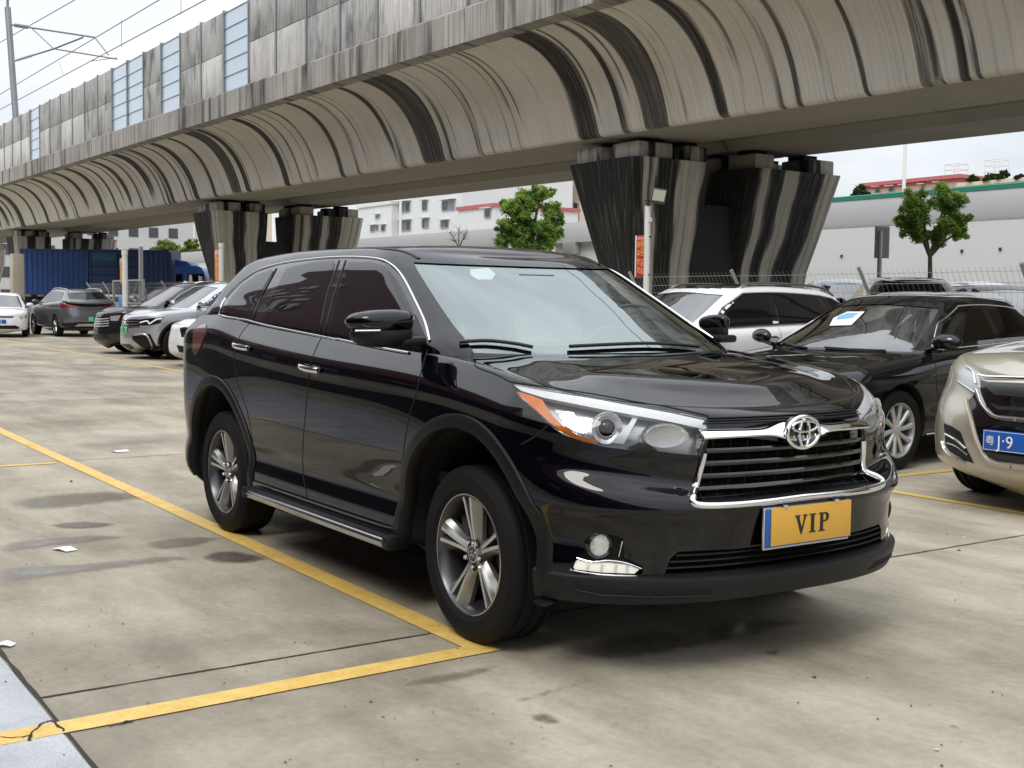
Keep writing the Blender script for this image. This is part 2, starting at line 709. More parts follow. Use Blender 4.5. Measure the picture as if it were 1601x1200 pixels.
def sheet(name, data, mat, parent, both=False, sharp=60):
    """link patch data as an object with the skin's own smooth normals"""
    V, fs, NN = data
    if not fs: return None
    if both:
        V2, f2 = mirror(V, fs)
        sheet(name, (V2, f2, [Vector((a.x, -a.y, a.z)) for a in NN]), mat, parent, False, sharp)
    me = bpy.data.meshes.new(name)
    me.from_pydata([tuple(v) for v in V], [], fs)
    me.materials.append(mat)
    me.polygons.foreach_set('use_smooth', [True] * len(me.polygons))
    # keep rim faces from bending the top normals
    me.set_sharp_from_angle(angle=R(sharp))
    ln = [None] * len(me.loops)
    for p in me.polygons:
        fn = p.normal
        for li in p.loop_indices:
            a = NN[me.loops[li].vertex_index]
            ln[li] = tuple(a if a.dot(fn) > .6 else fn)
    me.normals_split_custom_set(ln)
    me.update()
    return link_mesh(name, me, parent)


def lay(skin, view, pts, off=0.0, d=.03, closed=False):
    """polyline on the skin -> points, normals"""
    out = []
    for p in densify([Vector(p) for p in pts], d, closed):
        o, dr = view.ray(p[0], p[1])
        h = skin.hit(o, dr)
        if h: out.append((h[0] + h[1] * off, h[1]))
    return out


def ribbon(lp, w, h, closed=False, round_=True):
    """flat bead of width w and height h running along laid points (point, normal); -> verts, faces"""
    n = len(lp); V = []; F_ = []
    prof = [(-.5, -.4), (-.5, .3), (-.3, .85), (0, 1), (.3, .85), (.5, .3), (.5, -.4)] if round_ else [(-.5, -.4), (-.5, 1), (.5, 1), (.5, -.4)]
    k = len(prof)
    for i in range(n):
        a = lp[(i - 1) % n][0] if (closed or i > 0) else lp[i][0]
        b = lp[(i + 1) % n][0] if (closed or i < n - 1) else lp[i][0]
        t = (b - a).normalized(); nn = lp[i][1]
        s = t.cross(nn).normalized()
        ww = w[i] if isinstance(w, (list, tuple)) else w
        for (u, v) in prof: V.append(lp[i][0] + s * u * ww + nn * v * h)
    for i in range(n if closed else n - 1):
        j = (i + 1) % n
        for q in range(k - 1):
            F_.append((i * k + q, j * k + q, j * k + q + 1, i * k + q + 1))
    if not closed and n > 1:
        F_.append(tuple(range(k))); F_.append(tuple((n - 1) * k + q for q in range(k - 1, -1, -1)))
    return V, F_


def beads(name, lines, w, h, mat, parent, both=False, smooth=50, round_=True):
    o = None
    for lp, closed in lines:
        if len(lp) < 2: continue
        V, F_ = ribbon(lp, w, h, closed, round_)
        o = MB().add(V, F_).build(name, mat, parent, smooth=smooth, weld=False)
        if both: MB().add(*mirror(V, F_)).build(name, mat, parent, smooth=smooth, weld=False)
    return o


# ------------------------------------------------------------------ wheels
def tyre_mesh(parent, r=.3755, rim=.238, w=.245, n=72, name='tyre'):
    h = w / 2
    side = [(rim, h * .80), (rim + .012, h * .90), (rim + (r - rim) * .20, h * .955), (rim + (r - rim) * .22, h * .975), (rim + (r - rim) * .25, h * .965), (rim + (r - rim) * .42, h * 1.0), (rim + (r - rim) * .62, h * .985), (rim + (r - rim) * .66, h * .99), (rim + (r - rim) * .69, h * .965), (r - .022, h * .90), (r - .006, h * .80)]
    tread = []
    for g in (-.5, 0, .5):
        c = g * h
        tread += [(r, c + .012), (r - .009, c + .009), (r - .009, c - .009), (r, c - .012)]
    tread = sorted(tread, key=lambda t: -t[1])
    # keep the groove order: walls then floor
    tr = []
    for g in (.5, 0, -.5):
        c = g * h
        tr += [(r - .001, c + .011), (r - .009, c + .008), (r - .009, c - .008), (r - .001, c - .011)]
    prof = side + [(r - .002, h * .72)] + tr + [(r - .002, -h * .72)] + [(a, -b) for a, b in side[::-1]]
    mb = MB().lathe(prof, n, 'y', close=True)
    return mb.build(name, M['rubber'], parent, smooth=35, weld=False)


def rim_barrel(mb, R0, w=.2):
    h = w / 2
    prof = [(R0 + .001, -h * 1.02), (R0 + .004, -h * 1.06), (R0 - .004, -h * 1.07), (R0 - .012, -h * .98), (R0 - .022, -h * .5), (R0 - .030, h * .2), (R0 - .026, h * .9),
            (R0 + .002, h), (R0 + .002, -h * .9)]
    mb.lathe(prof, 64, 'y', close=True)


def spoke_bar(mb, ang, st, mats=(0, 0, 0)):
    """st: stations (r, [(lateral, y) ...]) swept along the spoke at angle ang"""
    ca, sa = math.cos(ang), math.sin(ang)
    V = []; n = len(st[0][1])
    for r, pr in st:
        for (l, y) in pr:
            V.append((ca * r - sa * l, y, sa * r + ca * l))
    for q in range(n):
        q2 = (q + 1) % n
        fs = [(i * n + q, i * n + q2, (i + 1) * n + q2, (i + 1) * n + q) for i in range(len(st) - 1)]
        mb.mat(mats[q] if q < len(mats) else mats[-1]).add(V, fs)
    mb.mat(mats[-1]).add(V, [tuple(range(n)), tuple((len(st) - 1) * n + q for q in range(n))])
    mb.mat(0)


def twin_spoke_wheel(parent):
    """five broad spokes, each split by a slot with machined lips"""
    mb = MB()
    mb.mat(3); rim_barrel(mb, .2455, .205); mb.mat(0)
    mb.mat(1).lathe([(.2405, -.1085), (.2455, -.110), (.2495, -.108), (.2495, -.104), (.2405, -.104)], 72, 'y', close=True)
    mb.mat(0)
    rr = [.030, .060, .097, .133, .170, .206, .2335]
    slot = [.001, .0012, .0022, .0055, .010, .0145, .018]
    land = [.013, .015, .015, .0145, .014, .014, .015]
    flank = [.020, .037, .033, .038, .050, .066, .080]
    top = [-.070, -.076, -.082, -.088, -.093, -.097, -.101]
    drop = [.012, .018, .030, .036, .036, .030, .016]
    for k in range(5):
        an = PI / 2 + .10 + 2 * PI * k / 5
        for s in (-1, 1):
            st = []
            for i, r in enumerate(rr):
                a, l, b = slot[i], land[i], flank[i]
                y = top[i]
                b = max(b, a + l + .004)
                mid = a + l + (b - a - l) * .45
                st.append((r, [(s * a, y), (s * (a + l), y), (s * mid, y + drop[i] * .35), (s * b, y + drop[i]), (s * b, y + drop[i] + .02), (s * (a * .6), y + .05)]))
            spoke_bar(mb, an, st, (1, 2, 2, 2, 2, 2))
    mb.mat(2).lathe([(.001, -.079), (.052, -.078), (.066, -.070), (.070, -.03), (.001, -.03)], 40, 'y')
    mb.mat(1).lathe([(.034, -.085), (.036, -.0835), (.036, -.075), (.031, -.075), (.031, -.085)], 40, 'y', close=True)
    o = mb.build('wheel', [M['alloy_grey'], M['alloy_bright'], M['alloy_grey'], M['alloy_dark']], parent, smooth=32, weld=False)
    cap = MB().lathe([(.001, -.0835), (.028, -.083), (.030, -.08), (.030, -.07)], 36, 'y').build('hub_cap', M['gloss_black'], o)
    em = MB()
    for (a, b, cz) in ((.021, .0145, 0), (.0068, .0125, .001), (.0165, .0052, .0055)):
        em.tube([(a * math.cos(t), -.0845, cz + b * math.sin(t)) for t in np.linspace(0, 2 * PI, 28)[:-1]], .0013, 6, closed=True)
    em.build('emblem', M['chrome'], cap) if False else em.build('cap_emblem', M['chrome'], o)
    for k in range(5):
        a = PI / 2 + .10 + 2 * PI * (k + .5) / 5
        c = (.054 * math.cos(a), 0, .054 * math.sin(a))
        MB().mat(1).lathe([(.0165, -.0795), (.0165, -.0775), (.001, -.0775)], 20, 'y', (c[0], 0, c[2])).mat(0).lathe([(.001, -.093), (.0085, -.093), (.0105, -.090), (.0105, -.07)], 6, 'y', (c[0], 0, c[2])).build('wheel_nut', [M['satin_chrome'], M['void_black']], o)
    MB().lathe([(.001, -.02), (.150, -.02), (.152, -.018), (.152, -.004), (.001, -.004)], 48, 'y').build('brake_disc', M['disc'], o)
    bc = MB()
    bc.box((-.12, -.02, .06), (.06, .06, .15), None, .01)
    bc.build('brake_caliper', M['alloy_dark'], o)
    tyre_mesh(o, .364, .243, .245)
    return o


def spoked_wheel(parent, n=10, r=.33, rim=.215, w=.215, mats=None, pair=0.0, wid=.017, twist=0.0, fast=True, dark=False, phase=0.0):
    mb = MB()
    A, B = (M['alloy_dark'], M['alloy']) if dark else (M['alloy_silver_dark'], M['alloy_silver'])
    rim_barrel(mb, rim + .002, w * .85)
    y0 = -w * .33
    for k in range(n):
        for s in ((-1, 1) if pair else (0,)):
            an = phase + 2 * PI * k / n + s * pair
            st = []
            for r_, ww, y in ((.02, wid * .8, y0), (.06, wid, y0 - .006), (.12, wid * .85, y0 - .013), (rim - .008, wid * 1.35, y0 - .02)):
                l = twist * (r_ / rim) ** 1.5
                st.append((r_, [(l - ww, y + .012), (l - ww * .55, y), (l + ww * .55, y), (l + ww, y + .012), (l + ww * .8, y + .04), (l - ww * .8, y + .04)]))
            spoke_bar(mb, an, st, (1, 1, 1, 0, 0, 0))
    mb.mat(1).lathe([(.001, y0 - .012), (.03, y0 - .012), (.05, y0 - .002), (.06, y0 + .03), (.001, y0 + .03)], 28, 'y')
    mb.mat(0)
    o = mb.build('wheel', [A, B], parent, smooth=35, weld=False)
    MB().lathe([(.001, -.01), (rim * .62, -.01), (rim * .63, .005), (.001, .005)], 32, 'y').build('brake_disc', M['disc'], o)
    tyre_mesh(o, r, rim, w, 48 if fast else 72)
    return o


def place_wheels(first, S):
    """the built wheel goes front right; copies for the other three"""
    z = S.get('tz', S['wr'] - .004); t = S['track']
    first.location = (0, -t, z)
    for (x, y) in ((0, t), (-S['wb'], -t), (-S['wb'], t)):
        c = copy_tree(first, first.parent)
        c.location = (x, y, z)
        if y > 0: c.rotation_euler = (0, 0, PI)
    if S.get('steer'):
        first.rotation_euler = (0, 0, S['steer'])


def outline(fn, n):
    return [fn(t) for t in np.linspace(0, 1, n)]


def arch_cutter(S, r, y0):
    mb = MB()
    for xa in (0, -S['wb']):
        for s in (-1, 1):
            k = 56
            prof = [(r, min(s * y0, s * 1.4)), (r, max(s * y0, s * 1.4))]
            V = []
            for (rr, y) in prof:
                for q in range(k):
                    a = 2 * PI * q / k
                    V.append((xa + rr * math.cos(a), y, S['wr'] + rr * math.sin(a)))
            fs = [(q, (q + 1) % k, k + (q + 1) % k, k + q) for q in range(k)] + [tuple(range(k)), tuple(range(2 * k - 1, k - 1, -1))]
            mb.add(V, fs)
    me = bpy.data.meshes.new('cut')
    me.from_pydata(mb.v, [], mb.f)
    bm = bmesh.new(); bm.from_mesh(me); bmesh.ops.recalc_face_normals(bm, faces=bm.faces); bm.to_mesh(me); bm.free()
    me.materials.append(M['void_black'])
    return me


def prism_cutter(V, nn, a, b, mat):
    """outline points V pushed along nn from +a to -b"""
    mb = MB().prism(V, Vector(nn) * a, Vector(nn) * -b)
    me = bpy.data.meshes.new('cut')
    me.from_pydata([tuple(v) for v in mb.v], [], mb.f)
    bm = bmesh.new(); bm.from_mesh(me); bmesh.ops.recalc_face_normals(bm, faces=bm.faces); bm.to_mesh(me); bm.free()
    me.materials.append(mat)
    return me


def shell_faces(L, skip=None):
    """faces of a loft, leaving out half-shell cells for which skip(i, j) is true"""
    G = L.G; Rn, U, _ = G.shape
    vs = [tuple(p) for p in G.reshape(-1, 3)]; n = len(vs)
    vs += [(p[0], -p[1], p[2]) for p in vs]
    fs = []
    for i in range(Rn - 1):
        for j in range(U - 1):
            if skip and skip(i, j): continue
            a, b, c, d = i * U + j, i * U + j + 1, (i + 1) * U + j + 1, (i + 1) * U + j
            fs.append((a, b, c, d)); fs.append((n + d, n + c, n + b, n + a))
    return vs, fs


def picked_faces(L, keep):
    G = L.G; Rn, U, _ = G.shape
    fs = []; vs = [tuple(p) for p in G.reshape(-1, 3)]; n = len(vs)
    vs += [(p[0], -p[1], p[2]) for p in vs]
    for i in range(Rn - 1):
        for j in range(U - 1):
            if keep(i, j):
                a, b, c, d = i * U + j, i * U + j + 1, (i + 1) * U + j + 1, (i + 1) * U + j
                fs.append((a, b, c, d)); fs.append((n + d, n + c, n + b, n + a))
    return vs, fs
# ------------------------------------------------------------------ the black car in front
def belt_h(x):
    return interp(x, [-3.95, -3.4, -2.95, -2.45, -1.43, -.57, -.2, .3, .6, .95], [1.20, 1.27, 1.290, 1.243, 1.187, 1.158, 1.135, 1.075, 1.03, .99])


HB = dict(
    wb=2.79, wr=.3755, tz=.361, track=.812, xsf=.30, xsr=-3.30, spine_f=.52, spine_r=-3.55,
    spine_z=lambda x: interp(x, [-3.9, -3, -.6, -.15, .2, .55, .8], [1.15, 1.2, 1.17, 1.165, 1.135, 1.075, 1.02]),
    deck=[(.05, .04), (.14, .22), (.26, .50), (.36, .80), (.44, .93), (.62, .96), (1.0, 1.0)],
    sub=5)


def _rows():
    b = belt_h
    flat = lambda z: (lambda x: np.full(np.shape(x), z))
    top = lambda d: (lambda x: b(x) + d)
    mixz = lambda k: (lambda x: .30 + (b(x) - .30) * k)
    return [
        dict(zf=.305, zs=lambda x: interp(x, [-9, -.9, -.5, 9], [.235, .235, .315, .315]), zr=.36, W=.87, XF=.86, XR=-3.570, nr=2.5, nf=2.42),
        dict(zf=.335, zs=lambda x: interp(x, [-9, -.9, -.5, 9], [.285, .285, .335, .335]), zr=.38, W=.915, XF=.905, XR=-3.750, nr=2.5, nf=2.42),
        dict(zf=.385, zs=flat(.335), zr=.44, W=.940, XF=.925, XR=-3.810, nr=2.5, nf=2.42),
        dict(zf=.45, zs=flat(.42), zr=.52, W=.945, XF=.935, XR=-3.840, nr=2.5, nf=2.42),
        dict(zf=.52, zs=flat(.51), zr=.60, W=.929, XF=.945, XR=-3.850, nr=2.5, nf=2.42),
        dict(zf=.585, zs=flat(.60), zr=.68, W=.939, XF=.957, XR=-3.840, nr=2.5, nf=2.42, hz=.012),
        dict(zf=.645, zs=mixz(.48), zr=.76, W=.955, XF=.966, XR=-3.800, nr=2.5, nf=2.55, hz=.016),
        dict(zf=.668, zs=mixz(.60), zr=.84, W=.9615, XF=.950, XR=-3.750, nr=2.5, nf=2.42, hz=.012),
        dict(zf=.690, zs=mixz(.70), zr=.92, W=.9635, XF=.902, XR=-3.730, nr=2.5, nf=2.20, hz=.006),
        dict(zf=.80, zs=mixz(.79), zr=1.0, W=.9615, XF=.912, XR=-3.730, nr=2.5, nf=2.16),
        dict(zf=.885, zs=mixz(.865), zr=1.08, W=.9605, XF=.912, XR=-3.720, nr=2.5, nf=2.16),
        dict(zf=.935, zs=top(-.085), zr=1.14, W=.951, XF=.905, XR=-3.700, nr=2.5, nf=2.16),
        dict(zf=.962, zs=top(-.035), zr=1.17, W=.910, XF=.890, XR=-3.680, nr=2.5, nf=2.16),
        dict(zf=.978, zs=top(-.005), zr=1.185, W=.882, XF=.868, XR=-3.650, nr=2.5, nf=2.16),
        dict(zf=.990, zs=top(.012), zr=1.19, W=.862, XF=.838, XR=-3.610, nr=2.5, nf=2.16),
    ]


HB['rows'] = _rows()


def roof_h(x, z):
    return z + interp(x, [-3.75, -3.3, -2.8, -2.3, -1.75, -1.3, -.9, -.4], [-.12, -.048, -.008, .006, .003, -.011, -.035, -.08])


HB.update(
    txsf=-.95, txsr=-2.75,
    trows=[
        dict(zf=1.10, zs=lambda x: belt_h(x) - .04, zr=1.08, W=.875, XF=-.02, XR=-3.74, xsf=-.50, xsr=-3.0, nf=2.5, nr=3.2, bul=0),
        dict(zf=1.165, zs=lambda x: belt_h(x) + .03, zr=1.20, W=.868, XF=-.14, XR=-3.70, xsf=-.56, xsr=-3.0, nf=2.6, nr=3.2, bul=0),
        dict(zf=1.30, zs=lambda x: belt_h(x) * .62 + .38 * roof_h(x, 1.60), zr=1.33, W=.818, XF=-.395, XR=-3.62, xsf=-.80, xsr=-3.0, nf=2.8, nr=3.2),
        dict(zf=1.455, zs=lambda x: belt_h(x) * .26 + .74 * roof_h(x, 1.60), zr=1.45, W=.752, XF=-.695, XR=-3.53, xsf=-1.08, xsr=-2.95, nf=2.9, nr=3.2),
        dict(zf=1.565, zs=lambda x: roof_h(x, 1.600), zr=1.555, W=.694, XF=-.925, XR=-3.44, xsf=-1.28, xsr=-2.9, nf=3.0, nr=3.2),
        dict(zf=1.600, zs=lambda x: roof_h(x, 1.633), zr=1.585, W=.662, XF=-1.005, XR=-3.42, xsf=-1.34, xsr=-2.9, nf=3.0, nr=3.2),
        dict(zf=1.625, zs=lambda x: roof_h(x, 1.660), zr=1.60, W=.615, XF=-1.085, XR=-3.38, xsf=-1.40, xsr=-2.85, nf=3.0, nr=3.2),
    ],
    roof_z=lambda x: roof_h(x, 1.692),
    roof=[(.10, .30), (.25, .58), (.50, .86), (.75, .97), (1.0, 1.0)], tsub=6)

SIDE = View('side', -1)
FRONT = View('front')
PHOTO = View('photo')
TOP = View('top')


def build_hero():
    root = empty('black_suv')
    tag(root, 'large glossy black seven-seat SUV in the foreground with a yellow VIP plate', 'car')
    S = HB
    q = (40, 110, 22)
    lo = loft_lower(S, q)
    hi, ntr = loft_top(S, q)
    skin = Skin([lo, hi])
    low = Skin([lo]); top = Skin([hi])
    bp = M['black_paint']

    def ph(pts, off=0, d=4, closed=False, sk=None):
        return lay(sk or skin, PHOTO, pts, off, d, closed)

    # ---- outlines read off the photograph, carried on to the body surface
    HL = [(799, 600), (850, 609), (930, 622), (990, 633), (1050, 643.5), (1104, 655), (1107, 662), (1102, 686), (1093, 712), (1050, 707.5), (1016, 703.5), (980, 702.5), (946, 698.5),
          (914, 690.5), (880, 679), (856, 662), (830, 638), (810, 618)]
    GR = [(1109, 680), (1160, 683), (1222, 690), (1252, 700), (1282, 684), (1336, 665), (1346, 690), (1353, 735), (1349, 752), (1320, 764), (1240, 778), (1160, 786), (1094, 787), (1088, 780), (1101, 712)]
    LG = [(1038, 900), (1048, 873), (1060, 862), (1150, 858), (1250, 845), (1340, 829), (1375, 822), (1380, 832), (1380, 856), (1340, 868), (1250, 885), (1150, 898), (1080, 903)]
    FG = [(908, 868), (925, 842), (936, 834), (960, 836), (974, 842), (976, 872), (1004, 884), (1006, 893), (1000, 902), (940, 899), (894, 892), (896, 882)]

    def loop(pts):
        return [h[0] for h in ph(pts, 0, 6, True, low)]

    def avg_n(pts):
        n = Vector()
        for h in ph(pts, 0, 10, True, low): n += h[1]
        return n.normalized()

    cut = [arch_cutter(S, .505, .60)]
    hl = loop(HL); hn = (avg_n(HL) + Vector((.6, -.4, 0))).normalized()
    c = prism_cutter(hl, hn, .05, .075, M['lamp_grey']); cut.append(c)
    hlm = [Vector((p.x, -p.y, p.z)) for p in hl]
    cut.append(prism_cutter(hlm, Vector((hn.x, -hn.y, hn.z)), .05, .075, M['lamp_grey']))
    gr = loop(GR)
    # the grille mouth is symmetrical: right half as seen, left half mirrored
    def sym(pts, zc):
        n = len(pts)
        k0 = next(i for i in range(n) if pts[i].y < -.004 and pts[i - 1].y >= -.004)   # first point of the right half after the middle
        seq = []
        for i in range(n):
            p = pts[(k0 + i) % n]
            if p.y >= -.004: break
            if not seq or (p - seq[-1]).length > .004: seq.append(p)
        return seq + [Vector((p.x, -p.y, p.z)) for p in seq[::-1]]
    grs = sym(gr, .80)
    cut.append(prism_cutter(grs, (1, 0, 0), .12, .085, M['void_black']))
    lg = sym(loop(LG), .47)
    cut.append(prism_cutter(lg, (1, 0, 0), .20, .07, M['void_black']))
    fg = loop(FG); fn = (avg_n(FG) + Vector((.5, -.2, 0))).normalized()
    cut.append(prism_cutter(fg, fn, .05, .045, M['dark_plastic']))
    cut.append(prism_cutter([Vector((p.x, -p.y, p.z)) for p in fg], Vector((fn.x, -fn.y, fn.z)), .05, .045, M['dark_plastic']))
    vs, fs = lo.mesh_data()
    me = mesh_from('body', vs, fs, [bp])
    me = boolean(me, [cut[3]], self_=True)
    me = boolean(me, cut[:3] + cut[4:])
    me.set_sharp_from_angle(angle=R(38))
    body = link_mesh('body', me, root)

    # ---- greenhouse: shell without the windscreen
    G = hi.G; Rn, U, _ = G.shape
    ts = S['tsub']
    i0, i1 = int(1.0 * ts), int(4.0 * ts) + 1
    nf = q[0]
    jw = 27                                       # columns from the centre to the A-pillar
    ws = lambda i, j: i0 <= i < i1 and j < jw
    vs, fs = shell_faces(hi, ws)
    cab = link_mesh('cabin_shell', mesh_from('cabin_shell', vs, fs, [bp], 50), root)
    vs, fs = picked_faces(hi, lambda i, j: i0 - 1 <= i < i1 + 1 and j < jw + 1)
    wm = mesh_from('windscreen', vs, fs, [M['windscreen']], 0)
    CC = Vector((-1.6, 0, .95))
    for v in wm.vertices: v.co += (CC - v.co).normalized() * .006
    wsc = link_mesh('windscreen', wm, root)
    # black ceramic band round the windscreen
    def node(i, j, s=1): return Vector((G[i, j, 0], s * G[i, j, 1], G[i, j, 2]))
    band = MB()
    def strip(a, b):
        V = a + b; n = len(a)
        band.add(V, [(k, k + 1, n + k + 1, n + k) for k in range(n - 1)])
    def IN(p, d=.014): return p + (CC - p).normalized() * d
    for s in (-1, 1):
        strip([IN(node(i, jw + 1, s)) for i in range(i0 - 1, i1 + 2)], [IN(node(i, jw - 1, s)) for i in range(i0 - 1, i1 + 2)])
    js = list(range(-jw, jw + 1))
    row = lambda i: [IN(node(i, abs(j), 1 if j >= 0 else -1)) for j in js]
    strip(row(i1 + 1), row(i1 - 1))
    strip(row(i0 - 1), [p.lerp(p2, .6) for p, p2 in zip(row(i0 + 1), row(i0 + 2))])
    band.build('windscreen_border', M['gloss_black'], wsc, smooth=60)

    # ---- side windows (the whole band is gloss black, the panes lie in it)
    DLO = [(344, 490), (352, 470), (372, 446), (402, 425), (440, 413), (490, 406), (540, 403), (585, 405), (608, 413), (628, 433), (648, 470), (664, 505), (671, 533), (668, 541), (640, 551),
           (600, 542), (505, 523), (420, 507), (356, 494)]
    sheet('window_surround', patch(top, PHOTO, DLO, .002, 6), M['gloss_black'], root, both=True)
    for nm, pl in (('quarter_window', [(350, 487), (360, 468), (378, 447), (402, 430), (425, 421), (428, 424), (408, 458), (394, 490), (392, 497), (372, 493)]),
                   ('rear_window', [(413, 502), (420, 478), (444, 428), (450, 419), (490, 410), (522, 407), (524, 412), (508, 465), (497, 517), (490, 519)]),
                   ('front_window', [(516, 521), (520, 500), (534, 444), (545, 410), (582, 410), (602, 417), (622, 439), (642, 478), (655, 510), (658, 528), (636, 544), (600, 537)])):
        sheet(nm, patch(top, PHOTO, pl, .0045, 6), M['tint_glass'], root, both=True)
    # chrome lines round the side glass
    low_l = [(343, 492), (356, 496), (385, 500), (420, 509), (505, 526), (600, 545), (640, 552)]
    up_l = [(343, 490), (350, 471), (371, 446), (401, 424), (440, 412), (490, 405), (540, 402), (585, 404), (609, 412), (629, 432), (649, 470), (665, 505), (672, 533)]
    beads('chrome_strip', [(ph(smooth_poly(low_l, 4, False), .004, 5, sk=skin), False), (ph(smooth_poly(up_l, 4, False), .004, 5, sk=top), False)], .0115, .005, M['chrome'], root, both=True)
    # pillar edges
    beads('pillar_strip', [(ph([(531, 408), (512, 460), (500, 520)], .004, 6), False), (ph([(541, 408), (520, 470), (508, 522)], .004, 6), False), (ph([(433, 420), (410, 462), (396, 500)], .004, 6), False)],
          .011, .004, M['dark_plastic'], root, both=True)

    # ---- shut lines
    gaps = [
        [(504, 525), (494, 545), (486, 570), (480, 620), (474, 690), (474, 740), (480, 775), (483, 798)],                 # between the doors
        [(392, 503), (380, 517), (372, 532), (366, 560), (372, 600), (386, 640), (395, 690), (399, 720)],              # rear door, rear edge
        [(669, 545), (660, 575), (652, 610), (640, 650), (633, 690), (629, 730), (628, 800), (631, 836)],               # front door, front edge
        [(738, 550), (740, 565), (748, 575), (775, 585), (798, 597)],                                                     # bonnet corner
        [(856, 664), (838, 681), (815, 694)] ,                                                                           # wing to bumper
    ]
    beads('shut_lines', [(ph(smooth_poly(g, 3, False), -.001, 5), False) for g in gaps], .006, .0022, M['void_black'], root, both=True, round_=False)
    # bonnet edge along the lamp and over the grille
    bl = [(798, 597), (850, 604), (930, 616), (990, 627), (1050, 637), (1108, 650)]
    beads('bonnet_gap', [(ph(smooth_poly(bl, 3, False), -.001, 5), False)], .008, .0025, M['void_black'], root, both=True, round_=False)
    beads('roof_moulding', [(ph(smooth_poly([(655, 404), (640, 396), (622, 391), (590, 388)], 4, False), .001, 4, sk=top), False)], .02, .004, M['dark_plastic'], root, both=True)

    # ---- head lamps
    side_v = View('photo')
    lens_d = patch(low, PHOTO, HL, .003, 7, rim=.004)
    def inner(pts, back, d=5, rim=.01):
        V, f, N = patch(low, PHOTO, pts, 0, d, rim=rim)
        return [v - hn * back for v in V], f, [n for n in N]
    for s in (1, -1):
        lamp = MB()
        base = inner([(802, 602), (850, 611), (930, 624), (990, 635), (1050, 645), (1103, 657), (1100, 686), (1091, 709), (1050, 705), (1016, 701), (980, 700), (946, 696), (914, 688), (880, 676), (856, 660), (830, 636)], .055, 6)
        V, f = base[0], base[1]
        if s < 0: V, f = mirror(V, f)
        lamp.add(V, f)
        h = lamp.build('headlight', M['lamp_grey'], root, smooth=60)
        def sub(nm, dat, mt):
            V, f = dat[0], dat[1]
            if s < 0: V, f = mirror(V, f)
            return MB().add(V, f).build(nm, mt, h, smooth=50)
        sub('light_bar', inner([(803, 601), (850, 610), (930, 623), (990, 634), (1050, 645), (1104, 657), (1105, 671), (1050, 659), (990, 648), (930, 637), (850, 621), (815, 610)], .004, 5, .02), M['white_lens'])
        sub('turn_signal', inner([(808, 611), (830, 617), (848, 624), (855, 636), (865, 650), (882, 666), (904, 680), (934, 688), (934, 693.5), (910, 688.5), (882, 677), (860, 660), (838, 640), (815, 620)], .006, 4, .012), M['amber'])
        sub('side_reflector', inner([(868, 637), (896, 640), (926, 683), (905, 678), (882, 660)], .035, 4), M['reflector'])
        # projector: chrome bowl, ring and ball lens
        pc = ph([(946, 663), (947, 663)], 0, 9, sk=low)[0][0] - hn * .045
        ax = Vector((.94, -.30 , 0)).normalized()
        if s < 0:
            pc = Vector((pc.x, -pc.y, pc.z)); ax = Vector((ax.x, -ax.y, 0))
        rot = ax.to_track_quat('Z', 'Y').to_matrix()
        def turned(prof, nm, mt, n=32):
            t = MB().lathe(prof, n)
            t.v = [tuple(rot @ Vector(v) + pc) for v in t.v]
            return t.build(nm, mt, h, smooth=50)
        turned([(.030, .0), (.036, .008), (.058, .026), (.060, .026), (.060, .02), (.03, -.02)], 'projector_bowl', M['reflector'])
        turned([(.0295, .006), (.0325, .022), (.035, .022), (.035, .0), (.0295, .0)], 'projector_ring', M['satin_chrome'])
        turned([(.030, .004), (.027, .018), (.019, .027), (.010, .032), (.0005, .034)], 'projector_lens', M['tint_glass'])
        pc0 = pc
        pc = ph([(1036, 674), (1037, 674)], 0, 9, sk=low)[0][0] - hn * .050
        if s < 0: pc = Vector((pc.x, -pc.y, pc.z))
        def bowl(prof, nm, mt, sx=1.0, n=32):
            t = MB().lathe(prof, n)
            t.v = [tuple(rot @ Vector((v[0] * sx, v[1] * (.74 if sx > 1 else 1), v[2])) + pc) for v in t.v]
            return t.build(nm, mt, h, smooth=50)
        bowl([(.012, -.01), (.026, .002), (.044, .022), (.050, .034), (.054, .034), (.054, .022), (.03, -.02)], 'beam_reflector', M['reflector'], 1.45)
        bowl([(.0115, -.01), (.0115, .010), (.008, .018), (.0005, .020)], 'beam_bulb', M['satin_chrome'])
        bowl([(.054, .033), (.061, .034), (.061, .020), (.054, .020)], 'beam_bezel', M['satin_chrome'], 1.45)
        pc = pc0
        fin = inner([(956, 690), (976, 692), (994, 658), (1004, 640), (996, 640), (984, 660)], .02, 4, .02)
        sub('lamp_fin', fin, M['white_lens'])
        fin = inner([(982, 700), (1000, 690), (1016, 693), (1030, 703), (1016, 702)], .02, 4, .02)
        sub('lamp_base_trim', fin, M['dark_plastic'])
        V, f, N = lens_d
        n_ = N
        if s < 0:
            V, f = mirror(V, f); n_ = [Vector((a.x, -a.y, a.z)) for a in N]
        ln = sheet('lamp_lens', (V, f, n_), M['lamp_glass'], h)

    # ---- grille: bars at constant height following the nose, mesh behind, chrome frame
    def nose_x(y, z):
        h = low.hit((4, y, z), (-1, 0, 0)); return h[0].x if h else .8
    def span_y(z):
        ys = []
        n = len(grs)
        for i in range(n):
            a, b = grs[i], grs[(i + 1) % n]
            if (a.z - z) * (b.z - z) <= 0 and abs(a.z - b.z) > 1e-6:
                ys.append(a.y + (b.y - a.y) * (z - a.z) / (b.z - a.z))
        return (min(ys), max(ys)) if len(ys) > 1 else None
    zmin, zmax = min(p.z for p in grs), max(p.z for p in grs)
    gb = MB()
